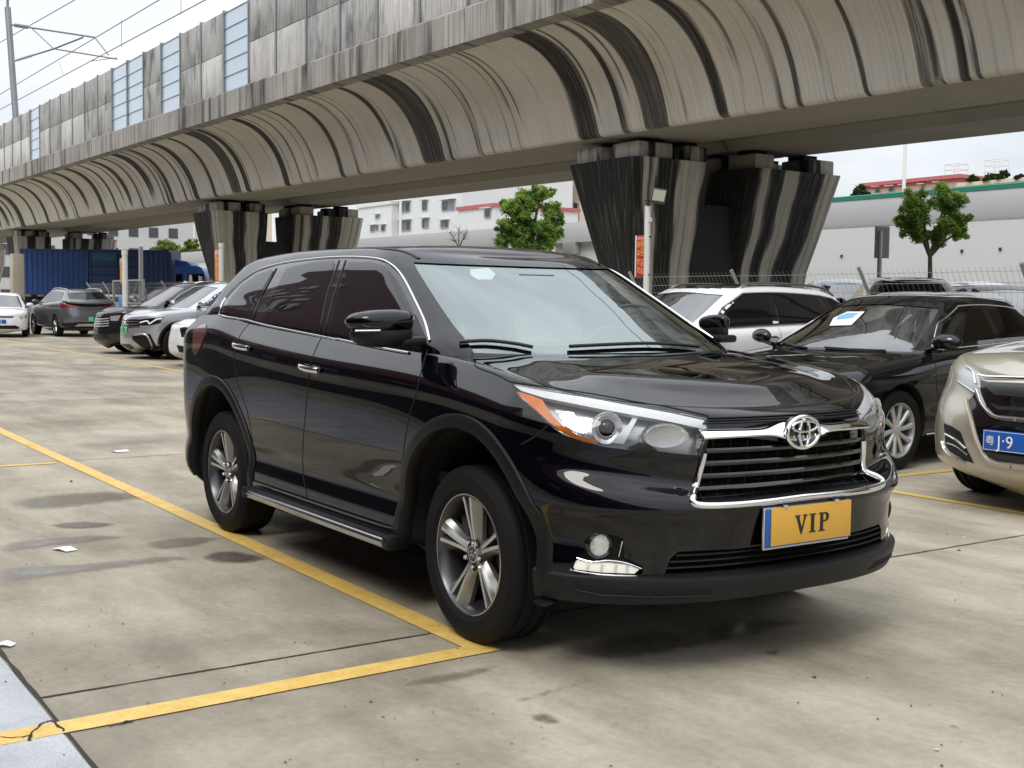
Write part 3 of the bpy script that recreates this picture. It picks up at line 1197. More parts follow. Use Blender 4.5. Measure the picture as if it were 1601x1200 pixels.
    for z, wd in ((.846, .030), (.799, .030), (.752, .030), (.706, .030)):
        sp = span_y(z)
        if not sp: continue
        a, b = sp[0] + .006, sp[1] - .006
        st = []
        for y in np.linspace(a, b, 33):
            x = nose_x(y, z) - .004
            n_ = 10
            st.append([(x, y, z + .011), (x + .004, y, z + .004), (x + .002, y, z - .006), (x - .012, y, z - .013), (x - .05, y, z - .010), (x - .05, y, z + .006)])
        V = [p for s_ in st for p in s_]
        gb.add(V, [(i * 6 + k, i * 6 + (k + 1) % 6, (i + 1) * 6 + (k + 1) % 6, (i + 1) * 6 + k) for i in range(32) for k in range(6)])
    gb.build('grille_bars', M['gloss_black'], root, smooth=40)
    gm = MB()
    for z in np.arange(zmin + .02, zmax, .0157):
        sp = span_y(z)
        if not sp: continue
        pts = [(nose_x(y, z) - .035, y, z) for y in np.linspace(sp[0] + .004, sp[1] - .004, 25)]
        gm.tube(pts, .0016, 5)
    for y in np.arange(-.45, .46, .075):
        zs_ = [z for z in np.arange(zmin + .012, zmax - .004, .02) if span_y(z) and span_y(z)[0] < y < span_y(z)[1]]
        if len(zs_) > 2: gm.tube([(nose_x(y, z) - .032, y, z) for z in zs_], .0022, 5)
    gm.build('grille_mesh', M['dark_plastic'], root)
    # chrome frame: both legs and the foot
    leg = [(1100, 708), (1096, 727), (1090, 750), (1084, 774), (1083, 784), (1092, 789), (1120, 790), (1160, 788), (1200, 784), (1252, 777)]
    fr = [h for h in ph(smooth_poly(leg, 4, False), .0, 4, sk=low) if h[0].y < .0]
    fr.append((low.hit((4, 0, fr[-1][0].z), (-1, 0, 0))))
    full = fr + [(Vector((p.x, -p.y, p.z)), Vector((n.x, -n.y, n.z))) for p, n in fr[-2::-1]]
    wl = [.026 + .004 * min(1, i / 8) for i in range(len(full))]
    beads('grille_frame', [(full, False)], .028, .014, M['chrome'], root)
    # chrome wing bar with the hump for the badge
    wb_ = MB()
    def bar_edge(y):
        e = math.exp(-(abs(y) / .115) ** 2.6)
        k = abs(y) / .45
        zt = .9335 + .004 * k + .030 * e
        zb = .9335 - .062 * (.60 + .12 * k) - .03 * e
        return zt - .008 * (1 - e), zb + .006
    st = []
    for y in np.linspace(-.452, .452, 61):
        zt, zb = bar_edge(y)
        x0 = max(nose_x(y, zb), nose_x(y, zt) - .0)
        x = nose_x(y, (zt + zb) / 2)
        st.append([(nose_x(y, zt) - .03, y, zt + .001), (nose_x(y, zt) + .000, y, zt), (x + .017, y, zt * .55 + zb * .45), (x + .030, y, zb + .006), (x + .026, y, zb), (x - .03, y, zb)])
    V = [p for s_ in st for p in s_]
    wb_.add(V, [(i * 6 + k, i * 6 + (k + 1) % 6, (i + 1) * 6 + (k + 1) % 6, (i + 1) * 6 + k) for i in range(60) for k in range(6)] + [tuple(range(6)), tuple(60 * 6 + k for k in range(5, -1, -1))])
    wing = wb_.build('grille_wing_bar', M['chrome'], root, smooth=50)
    # dark slot between bonnet and wing bar
    sl = MB()
    for z, b_ in ((.950, .43), (.959, .42), (.968, .40)):
        pts = [(nose_x(y, z) + .003, y, z) for y in np.linspace(-b_, b_, 31)]
        sl.tube(pts, 0, 8, flat=(.004, .0032))
    sl.build('upper_grille_slats', M['dark_plastic'], root)
    # badge: dark disc, three chrome rings
    ex, ez = nose_x(0, .905) + .022, .904
    bd = MB()
    bd.tube([(ex + .006 , .086 * math.cos(t), ez + .060 * math.sin(t)) for t in np.linspace(0, 2 * PI, 57)[:-1]], .0085, 10, closed=True)
    bd.tube([(ex + .012, .026 * math.cos(t), ez - .002 + .052 * math.sin(t)) for t in np.linspace(0, 2 * PI, 41)[:-1]], .0055, 8, closed=True)
    bd.tube([(ex + .013, .066 * math.cos(t), ez + .024 + .020 * math.sin(t)) for t in np.linspace(0, 2 * PI, 49)[:-1]], .0055, 8, closed=True)
    emb = bd.build('emblem', M['chrome'], root)
    MB().add([(ex + .002, .084 * math.cos(t), ez + .058 * math.sin(t)) for t in np.linspace(0, 2 * PI, 49)[:-1]] + [(ex - .03, .086 * math.cos(t), ez + .060 * math.sin(t)) for t in np.linspace(0, 2 * PI, 49)[:-1]],
             [tuple(range(48))] + [(k, (k + 1) % 48, 48 + (k + 1) % 48, 48 + k) for k in range(48)]).build('emblem_disc', M['gloss_black'], emb, smooth=30)

    # ---- lower grille slats
    ls = MB()
    for z in (.425, .448, .471, .494):
        ys = [p.y for p in lg if p.y < 0]
        b_ = .60 - (z - .42) * .9
        st = []
        for y in np.linspace(-b_, b_, 31):
            x = nose_x(y, z) - .012
            st.append((x, y, z))
        ls.tube(st, 0, 8, flat=(.012, .006))
    ls.build('lower_grille_slats', M['dark_plastic'], root)

    # ---- plate carrier, blue plate, yellow VIP plate
    px = .978
    tilt = Matrix.Rotation(R(-3), 3, 'Y')
    zc = .5555
    cp = MB()
    cp.box((px - .012, 0, zc), (.012, .470, .160), None, .006)
    cr = cp.build('plate_carrier', M['satin_chrome'], root)
    MB().box((px - .004, 0, zc + .002), (.006, .452, .146), None, .004).build('licence_plate', M['plate_blue'], cr)
    MB().box((px - .002, 0, zc - .0), (.0035, .444, .140), None, .003).build('plate_rim', M['plate_blue'], cr) if False else None
    vp = MB().box((px + .003, .014, zc + .006), (.006, .436, .142), None, .005).build('cover_plate', M['plate_yellow'], cr)
    def P2(poly):  # letter outline (u right as read, v up) on the plate
        return [(px + .0063, .014 - .0 + u, zc + .006 + v) for u, v in poly]
    lt = MB()
    def glyph(poly):
        q_ = [(px + .0062, .014 + u, zc + .006 + v) for u, v in poly]
        lt.prism(q_, (0, 0, 0), (.0016, 0, 0))
    hgt = .036
    # read from the front: u grows towards +y
    def shift(poly, du): return [(u + du, v) for u, v in poly]
    V_ = [(-.034, .036), (-.006, .036), (-.006, .031), (-.0125, .031), (.0035, -.014), (.0165, .031), (.010, .031), (.010, .036), (.032, .036), (.032, .031), (.0255, .031), (.004, -.036), (-.003, -.036), (-.0275, .031), (-.034, .031)]
    I_ = [(-.018, .036), (.018, .036), (.018, .031), (.0085, .031), (.0085, -.031), (.018, -.031), (.018, -.036), (-.018, -.036), (-.018, -.031), (-.0085, -.031), (-.0085, .031), (-.018, .031)]
    arc = [(.006 + .022 * math.sin(t), .018 + .018 * math.cos(t)) for t in np.linspace(0, PI, 11)]
    arc2 = [(.004 + .009 * math.sin(t), .018 + .0125 * math.cos(t)) for t in np.linspace(PI, 0, 9)]
    P_o = [(-.028, .036)] + arc + [(-.004, 0), (-.004, -.031), (.006, -.031), (.006, -.036), (-.028, -.036), (-.028, -.031), (-.020, -.031), (-.020, .031), (-.028, .031)]
    glyph(shift(V_, -.062))
    glyph(shift(I_, .000))
    # P as stem plus bowl, so that the counter stays open
    stem_ = [(-.028, .036), (-.004, .036), (-.004, -.031), (.006, -.031), (.006, -.036), (-.028, -.036), (-.028, -.031), (-.020, -.031), (-.020, .031), (-.028, .031)]
    bowl = [(-.0041, .036)] + arc[1:] + [(-.0041, 0), (-.0041, .0055)] + arc2 + [(-.0041, .0305)]
    glyph(shift(stem_, .062)); glyph(shift(bowl, .062))
    lt.build('plate_lettering', M['ink'], cr, smooth=0, weld=False)
    for y in (-.13, .15): MB().box((px + .004, y, zc + .080), (.010, .022, .012), None, .003).build('plate_screw', M['chrome'], cr)

    # ---- fog lamps with day running lights
    for s in (1, -1):
        fc = ph([(937, 853), (938, 853)], 0, 9, sk=low)[0][0] - fn * .012
        ax = Vector((.97, -.22, 0)).normalized()
        drl = patch(low, PHOTO, [(896, 887), (900, 875), (925, 880), (950, 880), (985, 884), (1000, 890), (992, 897), (940, 895), (898, 890)], -.004, 4, rim=.02)
        trim = ph(smooth_poly([(892, 890), (902, 893), (940, 898), (1006, 901)], 3, False), .001, 4, sk=low)
        trim2 = ph(smooth_poly([(902, 872), (925, 878), (952, 876), (980, 880), (1003, 889)], 3, False), -.004, 4, sk=low)
        trim3 = ph([(973, 846), (970, 858), (967, 870)], -.006, 4, sk=low)
        if s < 0:
            fc = Vector((fc.x, -fc.y, fc.z)); ax = Vector((ax.x, -ax.y, 0))
        rot = ax.to_track_quat('Z', 'Y').to_matrix()
        def turned(prof, nm, mt, par, n=36):
            t = MB().lathe(prof, n)
            t.v = [tuple(rot @ Vector(v) + fc) for v in t.v]
            return t.build(nm, mt, par, smooth=50)
        f0 = turned([(.041, .0), (.041, .010), (.046, .012), (.050, .006), (.050, -.03), (.041, -.03)], 'fog_lamp', M['gloss_black'], root)
        turned([(.040, .004), (.03, -.012), (.012, -.024), (.001, -.025)], 'fog_reflector', M['reflector'], f0)
        turned([(.0005, .004), (.009, .003), (.012, -.004), (.012, -.022)], 'fog_bulb', M['alloy_dark'], f0)
        turned([(.030, .002), (.032, .003), (.034, .002), (.032, -.002), (.030, .002)], 'fog_ring', M['alloy_dark'], f0)
        turned([(.041, .003), (.034, .010), (.018, .014), (.001, .0155)], 'fog_lens', M['lamp_glass'], f0)
        V, f, N = drl
        L1 = MB()
        for tr in (trim, trim2, trim3):
            a, b = ribbon(tr, .007, .006)
            if s < 0: a, b = mirror(a, b)
            L1.add(a, b)
        if s < 0: V, f = mirror(V, f)
        d_ = MB().add(V, f).build('running_light', M['drl_lens'], root, smooth=50)
        L1.build('running_light_trim', M['chrome'], d_)
        # dark cells between the light points
        for x0 in (919, 941, 963, 981):
            a, b = ribbon(ph([(x0 + 1, 881), (x0 - 1, 889), (x0, 894)], .0, 3, sk=low), .010, .0005)
            if s < 0: a, b = mirror(a, b)
            MB().add(a, b).build('running_light_cell', M['lamp_glass'], d_)

    # ---- matt lip below the bumper, standing a little proud of it
    LR = []
    def lr(zf, zs, W, XF, nf=2.42): return dict(zf=zf, zs=zs, zr=zs, W=W, XF=XF, XR=-3.5, nf=nf)
    lrows = [lr(.295, .292, .90, .90), lr(.300, .292, .935, .948), lr(.330, .330, .945, .962), lr(.372, .375, .953, .980), lr(.388, .392, .952, .980), lr(.397, .402, .94, .955), lr(.405, .407, .90, .88)]
    Cc = []
    for r in lrows:
        fx, fy = quarter(.30, r['XF'], r['W'], 2.42, 44)
        b = sstep(1 - np.linspace(0, 1, 44))
        z = r['zs'] * (1 - b) + r['zf'] * b
        fy[0] = 0
        Cc.append(np.c_[fx, fy, z])
    g = hermite_rows(np.array(Cc), [2] * (len(lrows) - 1))
    keep = np.where(g[0, :, 0] > .465)[0]
    L = Loft(g[:, :keep[-1] + 1], None)
    vs, fs = L.mesh_data()
    lip = link_mesh('front_lip', mesh_from('front_lip', vs, fs, [M['matte_plastic']], 40), root)
    lsk = Skin([(vs, fs)])
    for pl in ([(896, 911), (905, 921), (940, 928), (1006, 930), (1010, 924), (960, 921), (920, 914)], [(1018, 924), (1020, 931), (1110, 929), (1112, 920)]):
        dat = patch(lsk, PHOTO, pl, .001, 4, rim=.004)
        sheet('lip_slot', dat, M['void_black'], lip, both=True)
    beads('lip_edge', [(lay(lsk, PHOTO, [(893, 909), (902, 922), (940, 930), (1030, 933), (1115, 930)], .0, 4), False)], .006, .005, M['matte_plastic'], lip, both=True)

    # ---- black wheel arch flares and sill
    fl = MB()
    for xa in (0.0, -S['wb']):
        st = []
        a0, a1 = R(-11), R(191)
        for t in np.linspace(a0, a1, 61):
            ring = []
            for rr, dy in ((.500, -.045), (.503, .008), (.508, .014), (.545, .015), (.560, .010), (.566, -.008)):
                x, z = xa + rr * math.cos(t), S['wr'] + rr * math.sin(t)
                h = low.hit((x, -3, z), (0, 1, 0))
                y = (h[0].y if h else -.93)
                if y > -.80: y = -.80
                ring.append((x, y - dy, z))
            st.append(ring)
        V = [p for r_ in st for p in r_]
        F_ = [(i * 6 + k, i * 6 + k + 1, (i + 1) * 6 + k + 1, (i + 1) * 6 + k) for i in range(60) for k in range(5)]
        part = MB().add(V, F_)
        o1 = part.build('wheel_arch_trim', M['arch_plastic'], root, smooth=45)
        part = MB().add(*mirror(V, F_))
        part.build('wheel_arch_trim', M['arch_plastic'], root, smooth=45)
    # sill moulding between the arches
    for s in (-1, 1):
        sm_ = MB(); st = []
        for x in np.linspace(-2.26, -.52, 30):
            ring = []
            for z, dy in ((.285, -.06), (.29, .004), (.33, .006), (.37, .006), (.39, .0)):
                h = low.hit((x, -3, z), (0, 1, 0)); y = h[0].y if h else -.92
                ring.append((x, s * -(y - dy) if s > 0 else (y - dy), z))
            st.append(ring)
        V = [p for r_ in st for p in r_]
        sm_.add(V, [(i * 5 + k, i * 5 + k + 1, (i + 1) * 5 + k + 1, (i + 1) * 5 + k) for i in range(29) for k in range(4)])
        sm_.build('sill_moulding', M['gloss_black'], root, smooth=45)

    ub = MB()  # boxes added below the floor to deepen the shade under the car
    ub.box((-1.4, 0, .235), (2.6, .9, .10), None, .03); ub.box((.15, 0, .25), (.9, .85, .12), None, .03); ub.box((-3.1, .1, .27), (.8, 1.0, .14), None, .04)
    ub.build('underbody_shade_block', M['void_black'], root)
    # ---- running boards
    for s in (-1, 1):
        rb = MB()
        rb.box((-1.33, s * .975, .335), (1.66, .10, .045), None, .012)
        b0 = rb.build('running_board', M['dark_plastic'], root)
        t = MB()
        t.prism([(-2.13, s * 1.012, .352), (-2.13, s * 1.034, .346), (-2.13, s * 1.040, .330), (-2.13, s * 1.030, .308), (-2.13, s * 1.012, .304)], (0, 0, 0), (1.60, 0, 0))
        t.build('board_edge', M['satin_chrome'], b0, bevel=.003)
        for x in (-2.155, -.50): MB().box((x, s * .985, .333), (.055, .115, .058), None, .014).build('board_end_cap', M['dark_plastic'], b0)
        gv = MB()
        for dy in (.945, .960, .975, .990): gv.box((-1.33, s * dy, .3585), (1.55, .004, .004))
        gv.build('board_ribs', M['gloss_black'], b0)

    # ---- door handles
    for s in (-1, 1):
        for (x, z) in ((-1.415, 1.046), (-2.352, 1.122)):
            h0 = low.hit((x, -3, z), (0, 1, 0))
            y0 = h0[0].y
            cupm = patch(low, SIDE, [(x + .055 + .05 * math.cos(t), z - .004 + .032 * math.sin(t)) for t in np.linspace(0, 2 * PI, 25)[:-1]], .0006, .02, rim=.003)
            pts = []
            rr = []
            for u in np.linspace(0, 1, 13):
                xx = x - .105 + .21 * u
                hh = low.hit((xx, -3, z + .006 * math.sin(u * PI)), (0, 1, 0))
                off = .010 + .026 * math.sin(PI * u) ** .6
                pts.append((xx, hh[0].y - off, z + .012 - .014 * u))
            hm = MB().tube(pts, 0, 10, flat=(.010, .015))
            if s > 0: hm.v = [(v[0], -v[1], v[2]) for v in hm.v]
            ho = hm.build('door_handle', M['chrome'], root)
            V, f, N = cupm
            if s > 0:
                V, f = mirror(V, f)
            MB().add(V, f).build('handle_cup', M['gloss_black'], ho)

    # ---- mirrors
    for s in (-1, 1):
        def fold(p):
            if s < 0: return (p[0], -p[1], p[2])
            p = (-.47 + (p[0] + .47) * .8, .935 + (p[1] - .935) * .70, 1.265 + (p[2] - 1.265) * .85)
            c_, s_ = math.cos(R(80)), math.sin(R(80))        # the far one is folded back
            dx, dy = p[0] + .47, p[1] - .935
            return (-.47 + dx * c_ - dy * s_, .935 + dx * s_ * .6 + dy * c_, p[2])
        def blob(rows, nm, mt, par):
            V = []; k = len(rows[0])
            for r_ in rows: V += [fold(p) for p in r_]
            F_ = [(i * k + j, i * k + (j + 1) % k, (i + 1) * k + (j + 1) % k, (i + 1) * k + j) for i in range(len(rows) - 1) for j in range(k)]
            F_ += [tuple(range(k)), tuple((len(rows) - 1) * k + j for j in range(k - 1, -1, -1))]
            return MB().add(V, F_).build(nm, mt, par, smooth=60)
        # stations run outwards from the door; sections in x-z
        def secs(zlo, zhi, k=18, pinch=1.0, lowcut=False):
            out = []
            for u in np.linspace(0, 1, 15):
                y = .925 + .275 * u
                hgt = np.interp(u, [0, .08, .3, .6, .85, .95, 1], [.62, .88, 1, .96, .74, .50, .20])
                dep = np.interp(u, [0, .08, .4, .8, .95, 1], [.45, .8, 1, .92, .55, .2])
                lean = -.065 * u ** 1.4
                ring = []
                for j in range(k):
                    a = 2 * PI * j / k
                    ca, sa = math.cos(a), math.sin(a)
                    cx = math.copysign(abs(ca) ** .75, ca); sz = math.copysign(abs(sa) ** .8, sa)
                    zz = (zhi + zlo) / 2 - .006 * u + sz * (zhi - zlo) / 2 * hgt
                    xx = -.485 + lean + (cx * .065 if ca < 0 else cx * .085) * dep
                    ring.append((xx, y, zz))
                out.append(ring)
            return out
        mo = blob(secs(1.250, 1.354), 'wing_mirror', bp, root)
        blob([[(-.49 + (p[0] + .49) * .86 - .004, .935 + (p[1] - .935) * .93, p[2]) for p in r_] for r_ in secs(1.188, 1.305)], 'mirror_base', M['dark_plastic'], mo)
        ft = MB()
        ft.box((-.485, s * .925, 1.214), (.10, .12, .040), None, .014)
        ft.build('mirror_foot', M['dark_plastic'], mo)
        sg = MB()
        pts = [fold((-.404 - .065 * u ** 1.4, .925 + .275 * u, 1.266 - .006 * u)) for u in np.linspace(.62, .99, 9)]
        sg.tube(pts, 0, 8, flat=(.006, .0045)); sg.build('mirror_indicator', M['reflector'], mo)
        tri = patch(top, PHOTO, [(640, 527), (648, 492), (652, 495), (666, 527), (668, 538), (640, 536)], .006, 5)
        V, f, N = tri
        if s > 0: V, f = mirror(V, f)
        MB().add(V, f).build('mirror_sail', M['dark_plastic'], mo)

    # ---- wipers
    for pts in ([(718, 538), (760, 536), (800, 540), (832, 546)], [(890, 545), (950, 542), (1010, 540), (1060, 542), (1090, 545)]):
        hp = ph(smooth_poly(pts, 4, False), .013, 6)
        if len(hp) > 2: MB().tube([h[0] for h in hp], 0, 8, flat=(.011, .008)).build('wiper', M['dark_plastic'], root)
    # cowl panel
    cw = MB()
    # ---- tail lamp
    tl = [(303, 518), (314, 509), (323, 507), (321, 524), (313, 545), (306, 556), (302, 548)]
    dat = patch(low, PHOTO, tl, .006, 4, rim=.02)
    sheet('tail_lamp', dat, M['tail_lens'], root, both=True)
    sp = MB()
    sp.box((-3.40, 0, 1.572), (.16, .92, .03), None, .012)
    sp.build('rear_spoiler', bp, root)
    bpz = patch(low, View('rear'), [(-.80, .42), (.80, .42), (.80, .62), (-.80, .62)], .004, .06)
    sheet('rear_bumper', bpz, M['matte_plastic'], root)
    rw = patch(top, View('rear'), [(-.62, 1.27), (.62, 1.27), (.52, 1.50), (-.52, 1.50)], .003, .06)
    sheet('tailgate_window', rw, M['tint_glass'], root)

    # ---- cabin
    def seat(y, x):
        st = MB()
        st.box((x, y, .80), (.50, .50, .16), None, .05)
        st.box((x - .30, y, 1.10), (.15, .48, .62), Matrix.Rotation(R(-14), 3, 'Y'), .06)
        o = st.build('seat', M['beige_leather'], root)
        MB().box((x - .42, y, 1.46), (.09, .27, .18), None, .04).build('headrest', M['beige_leather'], o)
    for y in (-.38, .38):
        seat(y, -1.0); seat(y, -2.0)
    MB().box((-.50, 0, 1.00), (.60, 1.50, .24), None, .08).build('dashboard', M['dash_dark'], root)
    MB().box((-1.7, 0, .62), (2.9, 1.6, .05)).build('cabin_floor', M['dash_dark'], root)
    sw = MB()
    sw.tube([(-.80 - .0 + .08 * math.sin(t), .38 + .185 * math.cos(t), 1.10 + .165 * math.sin(t)) for t in np.linspace(0, 2 * PI, 37)[:-1]], .014, 8, closed=True)
    sw.tube([(-.80, .20, 1.10), (-.79, .56, 1.10)], .018, 6)
    sw.build('steering_wheel', M['dash_dark'], root)
    MB().box((-.86, .0, 1.50), (.03, .24, .06), None, .015).build('rear_view_mirror', M['dash_dark'], root)
    hl_ = patch(top, PHOTO, [(736, 417), (764, 415), (776, 424), (770, 433), (748, 433), (736, 426)], -.012, 6, rim=0)
    sheet('inspection_sticker', hl_, M['plate_white'], wsc)

    place_wheels(twin_spoke_wheel(root), S)
    return root
# ------------------------------------------------------------------ the other cars
def gz(x, y=0.0):
    """the yard rises gently away from the camera, and lies higher beyond the mesh fence"""
    return max(0.0, -x - 8) * .004 + (.28 * min(1, max(0, (y - 10.3) / .5)))


def at_ground(px, py):
    p = at(px, py, 2, 0.0)
    for _ in range(8): p = at(px, py, 2, gz(p.x, p.y))
    return p


def car_shape(P):
    fo, wb, ro, hw = P['fo'], P['wb'], P['ro'], P['hw']
    zn, zc, zb, zbr, zr = P['zn'], P['zc'], P['zb'], P['zbr'], P['zr']
    xc, xh, xg, xgb, zt = P['xc'], P['xh'], P['xg'], P['xgb'], P['zt']
    xr = -(wb + ro)
    z0 = P.get('z0', .25)
    xa = xc - .42
    bx = [xr - .1, xgb + .05, xa, xc + .15, xc + .15 + (fo - xc - .15) * .55, fo]
    by = [zt, zbr, zb, zb - .05, zn + (zb - .05 - zn) * .55, zn + .015]
    belt = lambda x: interp(x, bx, by)
    S = dict(wb=wb, wr=P.get('wr', .34), track=hw - .115, xsf=fo - .62, xsr=xr + .55, spine_f=fo - .38, spine_r=xr + .3, belt=belt,
             spine_z=lambda x: interp(x, [xr, xgb, xc, xc + (fo - xc) * .5, fo - .3], [zt + .012, zt + .03, zc, (zc + zn) / 2 + .045, zn + .035]),
             deck=[(.06, .06), (.16, .30), (.30, .62), (.42, .88), (.65, .97), (1.0, 1.0)], sub=P.get('sub', 3))
    nf = P.get('nf', 2.5)
    rows = []
    for (kf, ks, w, dxf, dxr) in ((0, 0, .89, .10, .17), (.08, .035, .945, .03, .07), (.24, .20, .975, .0, .015), (.44, .42, .978, .004, .0), (.60, .60, .992, .02, .02),
                                  (.76, .76, 1.0, .04, .05), (.88, .88, .992, .055, .07), (.95, .95, .972, .08, .09), (.985, .99, .94, .115, .115), (1.0, 1.012, .905, .16, .16)):
        nfr = nf + (P.get('nfu', nf - .25) - nf) * sstep((kf - .45) / .4)
        rows.append(dict(zf=.20 + (zn - .20) * kf, zs=(lambda x, k=ks: z0 + (belt(x) - z0) * k), zr=.30 + (zt - .30) * kf, W=hw * w * (1 - (1 - P.get('wtop', 1)) * float(sstep((kf - .5) / .4))), XF=fo - dxf * P.get('noselean', 1), XR=xr + dxr,
                         nf=float(nfr), nr=3.0, hz=.012 if .3 < ks < .8 else 0))
    S['rows'] = rows
    rh = lambda x, z: z + interp(x, [xg - .35, xg, xg + (xh - xg) * .30, xg + (xh - xg) * .62, xh, xh + .5], [P.get('rdrop', -.10) * 1.6, P.get('rdrop', -.10), -.02, 0, -.035, -.10])
    hr = P['hr']
    bw = hw * .915
    def tr(t, xf, zf, xrr, zrr, W, nfr, z, xs):
        return dict(zf=zf, zs=z, zr=zrr, W=W, XF=xf, XR=xrr, nf=nfr, nr=3.0, xsf=xs, xsr=max(xrr + .42, xg + .2) if t > .5 else xrr + .5, bul=.0 if t < .1 else .01)
    zt_f = zr - .075
    L_ = lambda a, b, t: a + (b - a) * t
    rowsT = []
    for t in (0, .12, .42, .74, 1.0):
        rowsT.append(tr(t, L_(xc, xh, t), L_(zc + .005, zt_f, t ** .92), L_(xgb, xg, t), L_(max(zt, zbr - .05), rh(xg, zr - .05), t ** .9), L_(bw, hr + .03, t ** 1.15), nf + .3 * t,
                        (lambda x, t=t: L_(belt(x) + .01, rh(x, zr - .085), t)), L_(xc - .42, xh - .34, t)))
    low = dict(rowsT[0]); low['zs'] = lambda x: belt(x) - .05; low['zf'] = zc - .05; low['XF'] = xc + .10; low['W'] = bw + .004; low['zr'] = low['zr'] - .05
    rowsT.insert(0, low)
    rowsT.append(tr(1.1, xh - .075, zr - .045, xg + .02, rh(xg, zr - .035), hr, nf + .3, (lambda x: rh(x, zr - .05)), xh - .40))
    rowsT.append(tr(1.2, xh - .15, zr - .022, xg + .06, rh(xg, zr - .02), hr - .05, nf + .3, (lambda x: rh(x, zr - .026)), xh - .46))
    S.update(txsf=xh - .4, txsr=xg + .5, trows=rowsT, roof_z=lambda x: rh(x, zr), roof=[(.12, .35), (.30, .66), (.60, .92), (1.0, 1.0)], tsub=P.get('tsub', 4), rh=rh,
             win_top=lambda x: rh(x, zr - .085) - .012, xr=xr)
    return S


SUV = dict(fo=.92, wb=2.70, ro=.95, hw=.93, zn=.93, zc=1.075, zb=1.08, zbr=1.17, zr=1.66, xc=-.10, xh=-.93, xg=-3.20, xgb=-3.52, zt=1.08, hr=.60, wr=.355, z0=.29,
           a0=-.50, a1=-1.20, d0=-3.22, d1=-2.85, xb=-1.50, xcp=-2.50)
SEDAN = dict(fo=.98, wb=2.80, ro=1.10, hw=.915, zn=.76, zc=.955, zb=.955, zbr=1.035, zr=1.47, xc=-.30, xh=-1.10, xg=-2.78, xgb=-3.42, zt=1.03, hr=.56, wr=.335, z0=.24, rdrop=-.12,
             a0=-.60, a1=-1.36, d0=-3.02, d1=-2.62, xb=-1.66, xcp=-2.62)
HATCH = dict(SUV, fo=.85, wb=2.6, ro=.75, zn=.80, zc=.98, zb=.99, zbr=1.07, zr=1.52, xg=-2.95, xgb=-3.22, zt=.98, hw=.88, wr=.32, d0=-3.0, d1=-2.7, xcp=-2.45)


PXD = 4.0


